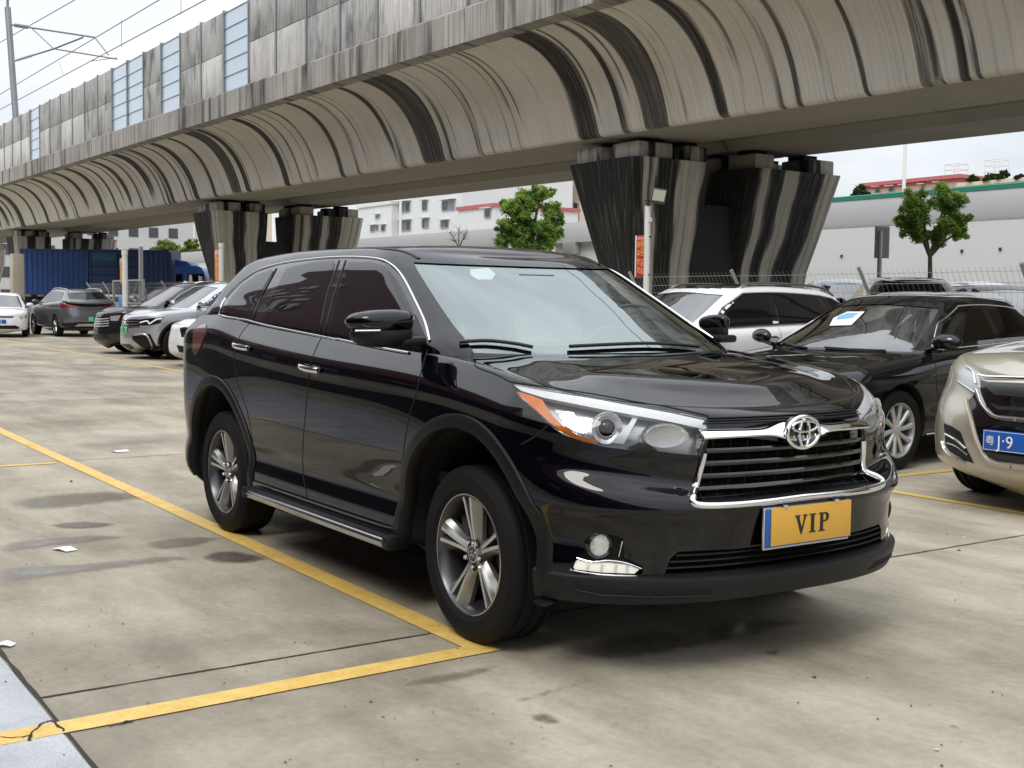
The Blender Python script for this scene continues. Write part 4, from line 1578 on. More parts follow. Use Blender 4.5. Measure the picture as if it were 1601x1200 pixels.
def build_car(name, label, cat, loc, heading, P, body_mat, wheel=None, group=None, detail=2, parts=(), chrome=True, roof_mat=None, rails=None, rear=False, screen='clear_glass', glass='tint_glass', low_trim=None, open_sides=False):
    """one car: nose towards local +x, base at its front axle"""
    root = empty(name, loc, heading)
    tag(root, label, cat, group)
    S = car_shape(P)
    q = (34, 76, 18) if detail > 1 else (18, 40, 12)
    S['sub'] = 4 if detail > 1 else 2
    S['tsub'] = 4 if detail > 1 else 3
    lo = loft_lower(S, q); hi, ntr = loft_top(S, q)
    skin = Skin([lo, hi]); low = Skin([lo]); top = Skin([hi])
    vs, fs = lo.mesh_data()
    me = mesh_from('body', vs, fs, [body_mat])
    ra = S['wr'] + .05
    me = boolean(me, [arch_cutter(S, ra, .60)])
    me.set_sharp_from_angle(angle=R(40))
    link_mesh('body', me, root)
    G = hi.G; ts = S['tsub']
    # side glass
    b = S['belt']; wt = S['win_top']
    n = 10
    xb, xcp = P['xb'], P['xcp']
    lean = .10
    def edge_bottom(x): return (x, float(b(x)) + .028)
    def edge_top(x): return (x, float(wt(x)))
    a0, a1, d0, d1 = P['a0'], P['a1'], P['d0'], P['d1']
    def rng(f, x0, x1, k=8): return [f(x) for x in np.linspace(x0, x1, k)]
    dlo = rng(edge_bottom, a0, d0) + [(d0 - .01, edge_bottom(d0)[1] + .03)] + rng(edge_top, d1, a1)
    front_curve = [((a0 + a1) / 2 + .02, (edge_bottom(a0)[1] + edge_top(a1)[1]) / 2 + .035)]
    dlo = dlo + front_curve
    i0, i1 = int(1.35 * ts), int(5.0 * ts) - 1
    jw = int(q[0] * .70)
    cells = None
    if open_sides:
        cx_ = (G[:-1, :-1] + G[1:, 1:]) / 2
        cells = [[inside((c_[0], c_[2]), dlo) and c_[1] > .4 and all(inside((c_[0] + dx, c_[2] + dz), dlo) for dx, dz in ((.03, 0), (-.03, 0), (0, .02), (0, -.02))) for c_ in r_] for r_ in cx_]
    vs, fs = shell_faces(hi, lambda i, j: (i0 <= i < i1 and j < jw) or (cells is not None and cells[i][j]))
    cab = mesh_from('cabin_shell', vs, fs, [body_mat], 50)
    if roof_mat:
        cab.materials.append(roof_mat)
        for p in cab.polygons:
            c = p.center
            if c.z > P['zr'] - .06 and abs(c.y) < P['hr'] - .045 and p.normal.z > .7: p.material_index = 1
    link_mesh('cabin_shell', cab, root)
    vs, fs = picked_faces(hi, lambda i, j: i0 - 1 <= i < i1 + 1 and j < jw + 1)
    wm = mesh_from('windscreen', vs, fs, [M[screen]], 0)
    wm.transform(Matrix.Translation((-.004, 0, -.004)))
    wsc = link_mesh('windscreen', wm, root)
    SL = View('side', 1)
    d_ = .05 if detail > 1 else .09
    for s in ((1, -1) if detail > 0 else (1,)):
        vw = View('side', s)
        if not open_sides:
            sheet('window_surround', patch(top, vw, dlo, .002, d_), M['gloss_black'], root)
        else:
            lp = [(h[0] + h[1] * .001, h[1]) for h in (top.hit(*vw.ray(p.x, p.y)) for p in densify([Vector(p) for p in dlo], .04)) if h]
            V, F_ = ribbon(lp, .085, .0025, True, False); MB().add(V, F_).build('window_surround', M['gloss_black'], root, weld=False)
            for x_ in (xb, xcp):
                lp = lay(top, vw, [edge_bottom(x_), edge_top(x_ - lean)], .001, .04)
                V, F_ = ribbon(lp, .12, .0025, False, False); MB().add(V, F_).build('window_pillar', M['gloss_black'], root, weld=False)
        if detail > 1:
            fw = rng(edge_bottom, a0 - .05, xb + .04, 5) + rng(edge_top, xb - lean + .04, a1 - .03, 5) + [(front_curve[0][0] - .04, front_curve[0][1] - .02)]
            rw = rng(edge_bottom, xb - .05, xcp + .03, 5) + rng(edge_top, xcp + .06, xb - lean - .05, 5)
            sheet('front_window', patch(top, vw, fw, .004, .05), M[glass], root)
            sheet('rear_window', patch(top, vw, rw, .004, .05), M[glass], root)
            if d0 < xcp - .2:
                qw = rng(edge_bottom, xcp - .04, d0 + .05, 5) + rng(edge_top, d1 + .02, xcp - .01, 4)
                sheet('quarter_window', patch(top, vw, qw, .004, .05), M[glass], root)
            if chrome:
                lp = [(h[0] + h[1] * .004, h[1]) for h in (skin.hit(*vw.ray(p.x, p.y)) for p in densify([Vector(p) for p in dlo], .05)) if h]
                V, F_ = ribbon(lp, .013, .005, True)
                MB().add(V, F_).build('chrome_strip', M['chrome'], root, weld=False)
            zl = lambda x, k: (x, S['z0'] if False else P['z0'] + (float(b(x)) - P['z0']) * k)
            g1 = [(xb - .02, float(b(xb)) + .02)] + [(xb - .02 + .03 * math.sin(k * 3), P['z0'] + (float(b(xb)) - P['z0']) * k) for k in (.9, .6, .3, .06)]
            g2 = [(a0 + .10, float(b(a0)) - .0), (a0 + .12, float(b(a0)) - .2), (a0 + .02, P['z0'] + .25), (a0 + .02, P['z0'] + .04)]
            g3 = [(xcp + .02, float(b(xcp)) + .02), (xcp - .12, float(b(xcp)) - .16), (-P['wb'] + ra + .02, S['wr'] + .16), (-P['wb'] + ra + .10, P['z0'] + .04)]
            for g in (g1, g2, g3):
                lp = lay(low, vw, smooth_poly(g, 4, False), -.001, .03)
                if len(lp) > 2:
                    V, F_ = ribbon(lp, .006, .0022, False, False)
                    MB().add(V, F_).build('shut_line', M['void_black'], root, weld=False)
            for hx in (xb + .12, xcp + .06):
                z = float(b(hx)) - .10
                h = low.hit((hx, 3 * s, z), (0, -s, 0))
                if h:
                    pts = []
                    for u in np.linspace(0, 1, 9):
                        hh = low.hit((hx - .09 + .18 * u, 3 * s, z), (0, -s, 0))
                        pts.append(hh[0] + hh[1] * (.008 + .022 * math.sin(PI * u) ** .6))
                    MB().tube(pts, 0, 8, flat=(.009, .013)).build('door_handle', M['chrome'] if chrome else body_mat, root)
        # mirrors
        my = P['hw'] * .93
        mx = a0 + .06
        mz = float(b(a0)) + .10
        mb = MB()
        bm = bmesh.new()
        bmesh.ops.create_uvsphere(bm, u_segments=16, v_segments=10, radius=1)
        vv = [(mx - .02 + v.co.x * (.075 if v.co.x > 0 else .05) - .05 * (v.co.y * s + 1) * .5, s * my + s * .10 + v.co.y * .125, mz + v.co.z * (.075 if v.co.z > 0 else .06)) for v in bm.verts]
        bm.verts.index_update()
        mb.add(vv, [[v.index for v in f.verts] for f in bm.faces]); bm.free()
        mo = mb.build('wing_mirror', body_mat, root, smooth=70)
        MB().tube([(mx - .01, s * (my - .06), mz - .07), (mx - .01, s * (my + .03), mz - .045)], 0, 8, flat=(.045, .018)).build('mirror_foot', M['dark_plastic'], mo)
    if rails:
        for s in (1, -1):
            lp = []
            for x in np.linspace(P['xh'] - .30, P['xg'] + .25, 14):
                h = top.hit((x, s * (P['hr'] - .03), 3), (0, 0, -1))
                if h: lp.append(h[0] + Vector((0, 0, .038)))
            if len(lp) > 3:
                lp[0].z -= .03; lp[-1].z -= .03
                MB().tube(lp, 0, 8, flat=(.018, .016)).build('roof_rail', rails, root)
    if low_trim:
        fl = MB()
        for xa in (0.0, -S['wb']):
            for s in (-1, 1):
                st = []
                for t in np.linspace(R(-8), R(188), 41):
                    ring = []
                    for rr, dy in ((ra - .004, -.03), (ra, .006), (ra + .05, .008), (ra + .056, -.004)):
                        x, z = xa + rr * math.cos(t), S['wr'] + rr * math.sin(t)
                        h = low.hit((x, -3, z), (0, 1, 0)); y = h[0].y if h else -P['hw'] * .96
                        if y > -.7: y = -.7
                        ring.append((x, s * -(y - dy) if s > 0 else (y - dy), z))
                    st.append(ring)
                V = [p for r_ in st for p in r_]
                MB().add(V, [(i * 4 + k, i * 4 + k + 1, (i + 1) * 4 + k + 1, (i + 1) * 4 + k) for i in range(40) for k in range(3)]).build('wheel_arch_trim', low_trim, root, smooth=45)
    # given fascia parts
    for it in parts:
        nm, kind, poly, mt, off, both = it[:6]
        vw = View(kind, -1)
        if kind == 'side+': vw = View('side', 1)
        if kind == 'photo': vw = View('photo', -1, (Matrix.Translation(Vector(loc)) @ Matrix.Rotation(heading, 4, 'Z')).inverted()); 
        dat = patch(low if kind in ('front', 'rear', 'side', 'side+', 'photo') and not (len(it) > 6 and it[6] == 'all') else skin, vw, poly, off, (d_ * .8 if kind != 'photo' else PXD), rim=it[7] if len(it) > 7 else .012)
        if both and kind == 'photo' and dat[0]:
            sg = 1 if sum(v.y for v in dat[0]) > 0 else -1          # the far half is the mirror image of the near half
            for v in dat[0]:
                if v.y * sg < 0: v.y = 0.0
            fs_ = [f for f in dat[1] if any(dat[0][i].y * sg > 1e-5 for i in f)]
            dat = (dat[0], fs_, dat[2])
        sheet(nm, dat, mt, root, both)
    if rear:
        dat = patch(top, View('rear'), rear, .003, .07)
        sheet('rear_screen', dat, M['tint_glass'], root)
    # cabin seen through the windscreen
    if detail > 1:
        dsh = MB().box((P['xc'] - .32, 0, P['zc'] - .16), (.55, P['hw'] * 1.55, .22), None, .07)
        dsh.build('dashboard', M['dash_dark'], root)
        for y in (-.37, .37):
            st = MB()
            st.box((P['xc'] - 1.12, y, P['zc'] + .02), (.14, .46, .62), Matrix.Rotation(R(-14), 3, 'Y'), .06)
            o = st.build('seat', M['seat_grey'], root)
            MB().box((P['xc'] - 1.24, y, P['zc'] + .37), (.09, .25, .17), None, .04).build('headrest', M['seat_grey'], o)
        st = MB().tube([(P['xc'] - .62 + .07 * math.sin(t), .36 + .18 * math.cos(t), P['zc'] + .02 + .16 * math.sin(t)) for t in np.linspace(0, 2 * PI, 29)[:-1]], .013, 6, closed=True)
        st.build('steering_wheel', M['void_black'], root)
    w = (wheel or (lambda r_: spoked_wheel(r_, 5, S['wr'], S['wr'] * .64, .22, pair=.16, wid=.02)))(root)
    place_wheels(w, S)
    return root, S, low, skin


def plate(root, low, z, txt, mt, w=.44, h=.14, rear=False, y0=0.0):
    d = -1 if rear else 1
    hh = low.hit((5 * d if not rear else -12, y0, z), (-d, 0, 0))
    x = hh[0].x + d * .012
    o = MB().box((x, y0, z), (.010, w, h), None, .004).build('licence_plate', mt, root)
    ln = MB()
    t = .003
    for (cy, cz, sy, sz) in ((0, h / 2 - .007, w - .014, t), (0, -h / 2 + .007, w - .014, t), (w / 2 - .007, 0, t, h - .014), (-w / 2 + .007, 0, t, h - .014)):
        ln.box((x + d * .0055, y0 + cy, z + cz), (.0012, sy, sz))
    ln.build('plate_rim', M['plate_white'], o)
    if txt:
        writing(txt, (x + d * .0062, y0, z - .038), .098, M['plate_white'] if mt is not M['plate_green'] else M['ink'], o, 'plate_lettering', face='+x' if d > 0 else '-x', width=w * .86)
    return o


def writing(txt, loc, size, mt, parent, name, face='+x', width=None, rot=None, align='CENTER', depth=.0008, left=None):
    """letters as a mesh: text object turned into geometry"""
    cu = bpy.data.curves.new('txt', 'FONT')
    cu.body = txt; cu.size = 1.0; cu.align_x = align; cu.extrude = 0.0
    cu.resolution_u = 3
    o = bpy.data.objects.new('txt', cu); COL.objects.link(o)
    dg = bpy.context.evaluated_depsgraph_get(); dg.update()
    me = bpy.data.meshes.new_from_object(o.evaluated_get(dg))
    bpy.data.objects.remove(o)
    xs = [v.co.x for v in me.vertices]
    if not xs: return None
    k = size / .72
    kx = k
    if width: kx = min(k, width / max(1e-6, max(xs) - min(xs))) if left is None else k
    Mx = {'+x': Matrix(((0, 0, 1), (1, 0, 0), (0, 1, 0))), '-x': Matrix(((0, 0, -1), (-1, 0, 0), (0, 1, 0))),
          '-y': Matrix(((1, 0, 0), (0, 0, -1), (0, 1, 0))), 'up': Matrix.Identity(3)}[face]
    cx = (max(xs) + min(xs)) / 2 if align == 'CENTER' else min(xs)
    for v in me.vertices:
        p = Vector(((v.co.x - cx) * kx, v.co.y * k, 0))
        p = Mx @ p
        if rot is not None: p = rot @ p
        v.co = p + Vector(loc)
    me.materials.clear(); me.materials.append(mt)
    ob = link_mesh(name, me, parent)
    return ob
# ------------------------------------------------------------------ cars in the bays and beyond
def sub_photo(loc, heading):
    return View('photo', -1, (Matrix.Translation(Vector(loc)) @ Matrix.Rotation(heading, 4, 'Z')).inverted())


def front_parts(P, S_w=.93, lamp=True, grille=True, hw=None, dark=True):
    """plain nose: lamps, grille and lower intake in front view (y, z)"""
    hw = P['hw']; zn = P['zn']
    o = []
    o.append(('headlight', 'front', [(hw * .50, zn - .13), (hw * .93, zn - .05), (hw * .90, zn + .0), (hw * .52, zn - .05)], M['lamp_grey'], .002, True))
    o.append(('grille', 'front', [(-hw * .46, zn - .06), (hw * .46, zn - .06), (hw * .36, zn - .25), (-hw * .36, zn - .25)], M['gloss_black'], .002, False))
    o.append(('lower_intake', 'front', [(-hw * .62, .44), (hw * .62, .44), (hw * .70, .30), (-hw * .70, .30)], M['dark_plastic'], .002, False))
    return o


def build_other_cars():
    global PXD
    # ---- white SUV behind the black car's bonnet
    P = dict(SUV, zb=1.115, zbr=1.20, zr=1.645, hw=.94, xg=-2.98, xgb=-3.45, rdrop=-.13, d0=-3.10, d1=-2.62, xcp=-2.42)
    build_car('white_suv', 'white SUV with a black roof panel parked behind the pole with the red sign', 'car', (-6.22, 4.86, 0), -PI / 2, P, M['white_paint'], lambda r_: spoked_wheel(r_, 5, .355, .235, .23, pair=.16),
              roof_mat=M['gloss_black'], rails=M['satin_chrome'], parts=front_parts(P))
    # ---- black saloon
    P = dict(SEDAN)
    loc = (-3.50, 4.86, 0); hs = R(-83)
    r_, S, low, skin = build_car('black_saloon', 'black saloon with silver ten-spoke wheels parked beside the gold SUV', 'car', loc, hs, P, M['sedan_black'],
                                 lambda p: spoked_wheel(p, 10, .335, .222, .215, wid=.021, twist=.03, fast=False), parts=front_parts(P), glass='side_glass', open_sides=True)
    r_.scale = (1.07, 1.06, 1.04)
    for s in (1, -1):
        st = []
        for x in np.linspace(-P['wb'] + .42, -.42, 20):
            h = low.hit((x, 3 * s, .275), (0, -s, 0))
            if h: st.append((h[0] + h[1] * .004, h[1]))
        V, F_ = ribbon(st, .018, .008); MB().add(V, F_).build('sill_strip', M['chrome'], r_, weld=False)
    vw = View('photo', -1, (Matrix.Translation(Vector(loc)) @ Matrix.Rotation(hs, 4, 'Z') @ Matrix.Diagonal((1.07, 1.06, 1.04, 1))).inverted())
    dat = patch(skin, vw, [(1303, 497), (1325, 487), (1352, 487), (1331, 508), (1297, 509)], .002, 6, rim=0)
    sheet('windscreen_notice', dat, M['plate_white'], r_)
    dat = patch(skin, vw, [(1310, 495), (1324, 489.5), (1342, 489.5), (1333, 497), (1308, 500)], .004, 6, rim=0)
    sheet('notice_print', dat, pmat('notice_blue', (.18, .42, .66), .5), r_)
    # wiper pair
    for pts in ([(1205, 538), (1225, 536), (1262, 545)], [(1290, 544), (1330, 547), (1385, 549)]):
        hp = lay(skin, vw, pts, .012, 6)
        if len(hp) > 2: MB().tube([h[0] for h in hp], 0, 6, flat=(.012, .008)).build('wiper', M['dark_plastic'], r_)
    # ---- gold SUV cut by the picture edge
    P = dict(SUV, hw=.935, fo=.93, zn=.93, zc=1.16, zb=1.16, zbr=1.22, zr=1.72, xc=-.30, xh=-1.2, a0=-.95, a1=-1.55, nf=2.45, nfu=1.78, wtop=.975)
    loc = (-.63, 4.63, 0); hd = -PI / 2
    PXD = 4.0
    gp = [
        ('front_mask', 'photo', [(1513, 626), (1520, 620), (1530, 610), (1540, 640), (1556, 655), (1601, 660), (1640, 662), (1640, 731), (1601, 726), (1560, 721), (1546, 715), (1530, 694), (1519, 664)], M['gloss_black'], .002, True),
        ('side_vent', 'photo', [(1476, 661), (1490, 667), (1502, 675), (1512, 702), (1523, 724), (1508, 719), (1486, 706), (1479, 697)], M['dark_plastic'], .003, True),
        ('headlight', 'photo', [(1497, 592), (1503, 577), (1510, 569), (1520, 574), (1532, 583), (1531, 605), (1528, 612), (1514, 604)], M['lamp_grey'], .003, True),
        ('upper_grille', 'photo', [(1533, 593), (1545, 597), (1601, 599), (1640, 600), (1640, 655), (1601, 652), (1556, 648), (1543, 636), (1534, 612)], M['gloss_black'], .004, True),
        ('grille_band', 'photo', [(1540, 603), (1552, 600), (1640, 606), (1640, 622), (1601, 621), (1556, 617)], M['alloy_dark'], .007, True),
        ('grille_lip', 'photo', [(1548, 629), (1560, 634), (1640, 639), (1640, 643), (1601, 642), (1560, 640)], M['alloy_dark'], .007, True),
    ]
    r_, S, low, skin = build_car('gold_suv', 'champagne gold SUV cut by the picture edge with a blue plate', 'car', loc, hd, P, M['gold_paint'], lambda p: spoked_wheel(p, 5, .355, .235, .235, pair=.16), parts=gp)
    vw = sub_photo(loc, hd)
    def bead(nm, pts, w, h, mt, sk=low, off=.006):
        lp = lay(sk, vw, smooth_poly(pts, 4, False), off, 3)
        lp = [q_ for q_ in lp if q_[0].y < .0]
        if len(lp) > 2:
            V, F_ = ribbon(lp, w, h); MB().add(*mirror(V, F_)).build(nm, mt, r_, weld=False); return MB().add(V, F_).build(nm, mt, r_, weld=False)
    bead('chrome_bar', [(1532, 587), (1545, 590), (1570, 591), (1601, 592), (1640, 593)], .036, .016, M['chrome'])
    bead('chrome_lower_bar', [(1527, 609), (1537, 633), (1552, 649), (1575, 655), (1601, 656), (1640, 657)], .024, .014, M['chrome'])
    bead('lamp_trim', [(1499, 596), (1512, 605), (1526, 614)], .020, .010, M['satin_chrome'])
    bead('lamp_eyebrow', [(1512, 575), (1522, 582), (1527, 600)], .012, .010, M['white_lens'], off=.01)
    bead('vent_fin', [(1480, 678), (1497, 688), (1511, 701)], .016, .012, M['chrome'])
    bead('vent_bar', [(1483, 692), (1498, 698), (1514, 711)], .010, .010, M['satin_chrome'])
    bead('bumper_rim', [(1512, 624), (1517, 650), (1528, 690), (1543, 717), (1560, 726), (1601, 732), (1640, 735)], .030, .020, M['gold_paint'])
    bead('bumper_foot', [(1474, 690), (1482, 708), (1510, 722)], .016, .012, M['satin_chrome'])
    plate_o = plate(r_, low, .505, None, M['plate_blue'])
    px = plate_o.data.vertices[0].co.x
    px = max(v.co.x for v in plate_o.data.vertices)
    writing('粤', (px + .0012, -.165, .480), .050, M['plate_white'], plate_o, 'plate_lettering')
    writing('J', (px + .0012, -.105, .462), .085, M['plate_white'], plate_o, 'plate_lettering')
    writing('·', (px + .0012, -.065, .470), .080, M['plate_white'], plate_o, 'plate_lettering')
    writing('9', (px + .0012, -.020, .462), .085, M['plate_white'], plate_o, 'plate_lettering')
    # ---- silver SUV, second of the row on the left
    P = dict(SUV, zn=.93, zc=1.06, hw=.92)
    loc = (-23.45, 5.35, gz(-23.4)); hd = -PI / 2
    PXD = 1.6
    tp = [('grille', 'photo', [(187, 503), (218, 503), (221, 515), (187, 516.5)], M['gloss_black'], .003, False),
          ('headlight', 'photo', [(218, 503.5), (240, 501), (257, 499.5), (251, 509), (236, 512), (220, 512)], M['gloss_black'], .003, True),
          ('side_intake', 'photo', [(209, 527), (222, 524.5), (236, 524.5), (247, 545), (238, 547), (223, 543.5), (210, 533)], M['dark_plastic'], .003, True),
          ('lower_intake', 'photo', [(182, 538), (206, 539), (213, 545), (209, 547.5), (183, 545)], M['dark_plastic'], .003, False)]
    r_, S, low, skin = build_car('silver_suv', 'silver SUV with a green plate parked between the dark SUV and the white hatchback', 'car', loc, hd, P, M['silver_paint'], lambda p: spoked_wheel(p, 5, .355, .235, .235, pair=.16), parts=tp,
                                 rails=M['chrome'], low_trim=M['dark_plastic'])
    r_.scale = (1.05, 1.05, 1.07)
    vw = sub_photo(loc, hd)
    def bead(nm, pts, w, h, mt, off=.006):
        lp = lay(low, vw, smooth_poly(pts, 4, False), off, 2)
        if len(lp) > 2:
            V, F_ = ribbon(lp, w, h); return MB().add(V, F_).build(nm, mt, r_, weld=False)
    for y_, w_ in ((506.5, .014), (510.5, .014), (514.5, .014)): bead('grille_bar', [(188, y_), (203, y_ - .2), (219, y_ - .6)], w_, .008, M['chrome'])
    bead('intake_trim', [(213, 526), (230, 525.8), (240, 544)], .03, .012, M['satin_chrome'])
    bead('lamp_light', [(221, 508), (232, 505.5), (235, 509.5), (245, 503.5), (254, 502)], .03, .008, M['white_lens'])
    plate(r_, low, .60, '粤J', M['plate_green'])
    em = MB(); hh = low.hit((5, 0, .80), (-1, 0, 0))
    x = hh[0].x + .012
    em.tube([(x, .06 * math.cos(t), .80 + .06 * math.sin(t)) for t in np.linspace(0, 2 * PI, 25)[:-1]], .006, 6, closed=True)
    em.tube([(x, -.035, .84), (x, -.012, .80), (x, 0, .845), (x, .012, .80), (x, .035, .84)], .005, 6)
    em.tube([(x, -.03, .80), (x, -.015, .765), (x, 0, .795), (x, .015, .765), (x, .03, .80)], .005, 6)
    em.build('emblem', M['chrome'], r_)
    # ---- dark SUV beyond it
    P = dict(SUV, zn=.95, zc=1.08, hw=.92)
    loc = (-26.1, 5.45, gz(-26)); PXD = 1.6
    tp = [('grille', 'photo', [(146, 498), (174, 499), (173, 514), (150, 514), (146, 506)], M['gloss_black'], .003, False),
          ('headlight', 'photo', [(174, 498.5), (190, 497), (186, 505), (175, 505)], M['lamp_grey'], .004, True)] + front_parts(P)[2:]
    r_, S, low, skin = build_car('dark_suv', 'black SUV with a chrome barred grille parked left of the silver SUV', 'car', loc, hd, P, M['dark_paint'], lambda p: spoked_wheel(p, 5, .355, .235, .235, pair=.16), parts=tp, rails=M['chrome'])
    r_.scale = (1.05, 1.05, 1.08)
    vw = sub_photo(loc, hd)
    for y_ in (501.5, 505, 508.5, 512): bead('grille_bar', [(147, y_ + .5), (160, y_ + 1), (173, y_)], .02, .010, M['chrome'])
    # ---- white hatchback, half hidden by the black car
    P = dict(HATCH, zn=.86)
    loc = (-20.05, 5.25, gz(-20)); PXD = 1.6
    tp = [('grille', 'photo', [(281, 513), (287, 511), (300, 513), (298, 525), (284, 527)], M['gloss_black'], .003, False),
          ('lower_intake', 'photo', [(276, 539), (295, 542), (301, 550), (297, 553), (280, 550)], M['dark_plastic'], .003, False),
          ('headlight', 'front', [(.42, .80), (.80, .84), (.80, .90), (.45, .86)], M['lamp_grey'], .003, True)]
    r_, S, low, skin = build_car('white_hatchback', 'white hatchback half hidden behind the rear of the black SUV', 'car', loc, hd, P, M['white_paint'], lambda p: spoked_wheel(p, 5, .32, .205, .2, pair=.16), parts=tp)
    # ---- grey SUV seen from behind
    P = dict(SUV, fo=.95, wb=2.80, ro=.98, zt=1.06, hw=.95, zr=1.64, zbr=1.20, xg=-3.35, xgb=-3.80, xcp=-2.60, d0=-3.35, d1=-2.95, rdrop=-.12)
    loc = (-41.5, 7.25, gz(-41)); hd2 = R(182); PXD = 1.2
    rp = [('tail_lamp', 'photo', [(93, 475.5), (108, 474.5), (124, 476), (120, 480), (95, 480.5)], M['red_lens'], .004, False, 'all'),
          ('tail_lamp', 'photo', [(160, 476.5), (177, 476), (177, 480.5), (162, 480)], M['red_lens'], .004, False, 'all'),
          ('tail_strip', 'photo', [(122, 475), (162, 475), (162, 477.5), (122, 477.5)], M['gloss_black'], .004, False, 'all'),
          ('rear_screen', 'photo', [(105, 458.5), (132, 456.5), (160, 457), (166, 467), (135, 468), (108, 467)], M['tint_glass'], .004, False, 'all'),
          ('lower_bumper', 'rear', [(-.88, .30), (.88, .30), (.88, .46), (.45, .50), (-.45, .50), (-.88, .46)], M['dark_plastic'], .004, False),
          ('diffuser', 'rear', [(-.55, .36), (.55, .36), (.42, .44), (-.42, .44)], M['satin_chrome'], .010, False)]
    r_, S, low, skin = build_car('grey_suv', 'grey SUV seen from behind with a green plate and a bar of red lights', 'car', loc, hd2, P, M['grey_paint'], lambda p: spoked_wheel(p, 5, .36, .245, .235, pair=.16, dark=True), parts=rp, rails=M['satin_chrome'])
    plate(r_, low, .60, '粤J', M['plate_green'], rear=True, y0=-.12)
    # ---- white saloon coming from the left edge, another behind it
    P = dict(SEDAN, fo=.90, wb=2.6, ro=.95, zn=.80, zc=.97, zb=.97, hw=.88, zr=1.48)
    loc = (-38.6, 4.65, gz(-38.6)); PXD = 1.2
    tp = [('headlight', 'photo', [(30, 495), (36, 492.5), (42.5, 491.5), (43, 496), (33, 499.5)], M['lamp_grey'], .003, True),
          ('grille', 'front', [(-.45, .70), (.45, .70), (.40, .64), (-.40, .64)], M['gloss_black'], .003, False),
          ('lower_intake', 'front', [(-.50, .40), (.50, .40), (.62, .33), (.58, .28), (-.58, .28), (-.62, .33)], M['dark_plastic'], .003, False)]
    r_, S, low, skin = build_car('white_saloon', 'white saloon with a blue plate at the left edge of the yard', 'car', loc, R(-13), P, M['white_paint'], lambda p: spoked_wheel(p, 5, .32, .21, .2, pair=.16), parts=tp)
    plate(r_, low, .52, '粤J', M['plate_blue'])
    build_car('white_saloon', 'white saloon with dark glass behind the front white saloon and the grey SUV', 'car', (-46.5, 8.8, gz(-46)), R(-70), dict(SEDAN), M['white_paint'], lambda p: spoked_wheel(p, 5, .335, .215, .2, pair=.16, fast=True), detail=1)

    # ---- cars beyond the mesh fence, only roofs and glass in view
    def far(nm, label, px, py, y, mat, P, hd, zt):
        """stands where the roof seen at the pixel meets the given row"""
        p = at(px, py, 1, y)
        r_, S, low, skin = build_car(nm, label, 'car', (p.x, p.y, gz(p.x, p.y)), hd, P, mat, lambda q_: spoked_wheel(q_, 5, P['wr'], P['wr'] * .62, .2, pair=.16), detail=1, chrome=False, parts=front_parts(P), group='cars parked beyond the mesh fence')
        return r_
    S2 = dict(SUV, zr=1.62); D2 = dict(SEDAN, zr=1.46)
    far('parked_car', 'tall blue grey SUV beyond the fence, just right of the flared pier', 1342, 440, 19.0, M['blue_grey_paint'], dict(S2, zr=1.80, zb=1.16, zbr=1.24), R(-36), 0)
    far('parked_car', 'black SUV seen from behind beyond the fence, above the black saloon roof', 1376, 450, 18.2, M['sedan_black'], dict(S2, zr=1.74, zb=1.14, zbr=1.22), R(143), 0)
    far('parked_car', 'pale blue hatchback beyond the fence behind the thin tree trunk', 1447, 448, 20.5, M['blue_grey_paint'], dict(HATCH, zr=1.66), R(-34), 0)
    far('parked_car', 'white SUV beyond the fence, second row, right of the tree trunk', 1508, 446, 20.0, M['white_paint'], dict(S2, zr=1.70), R(-32), 0)
    far('parked_car', 'silver SUV beyond the fence at the right, farthest row', 1572, 446, 21.5, M['silver_paint'], dict(S2, zr=1.78), R(-30), 0)
    far('parked_car', 'dark SUV beyond the fence cut by the right picture edge', 1612, 446, 18.0, M['dark_paint'], dict(S2), R(-29), 0)
    far('parked_car', 'white saloon with its bonnet close behind the fence, right of the black SUV', 1482, 462, 15.0, M['white_paint'], dict(D2, zr=1.44), R(-33), 0)
    far('parked_car', 'white saloon close behind the fence at the right picture edge', 1570, 460, 14.2, M['white_paint'], dict(D2, zr=1.42), R(-31), 0)
    far('parked_car', 'red saloon beyond the fence under the blue truck', 228, 478, 12.2, M['red_paint'], dict(D2), R(-160), 0)
    far('parked_car', 'grey estate car beyond the fence in front of the truck cab', 238, 462, 16.5, M['grey_paint'], dict(S2), R(-165), 0)
    far('parked_car', 'dark blue car beyond the fence at the far left edge', 12, 455, 12.5, M['blue_grey_paint'], dict(S2), R(-120), 0)
    far('parked_car', 'white car roof seen beyond the fence below the brown front of the truck', 300, 452, 14.0, M['white_paint'], dict(S2), R(-90), 0)


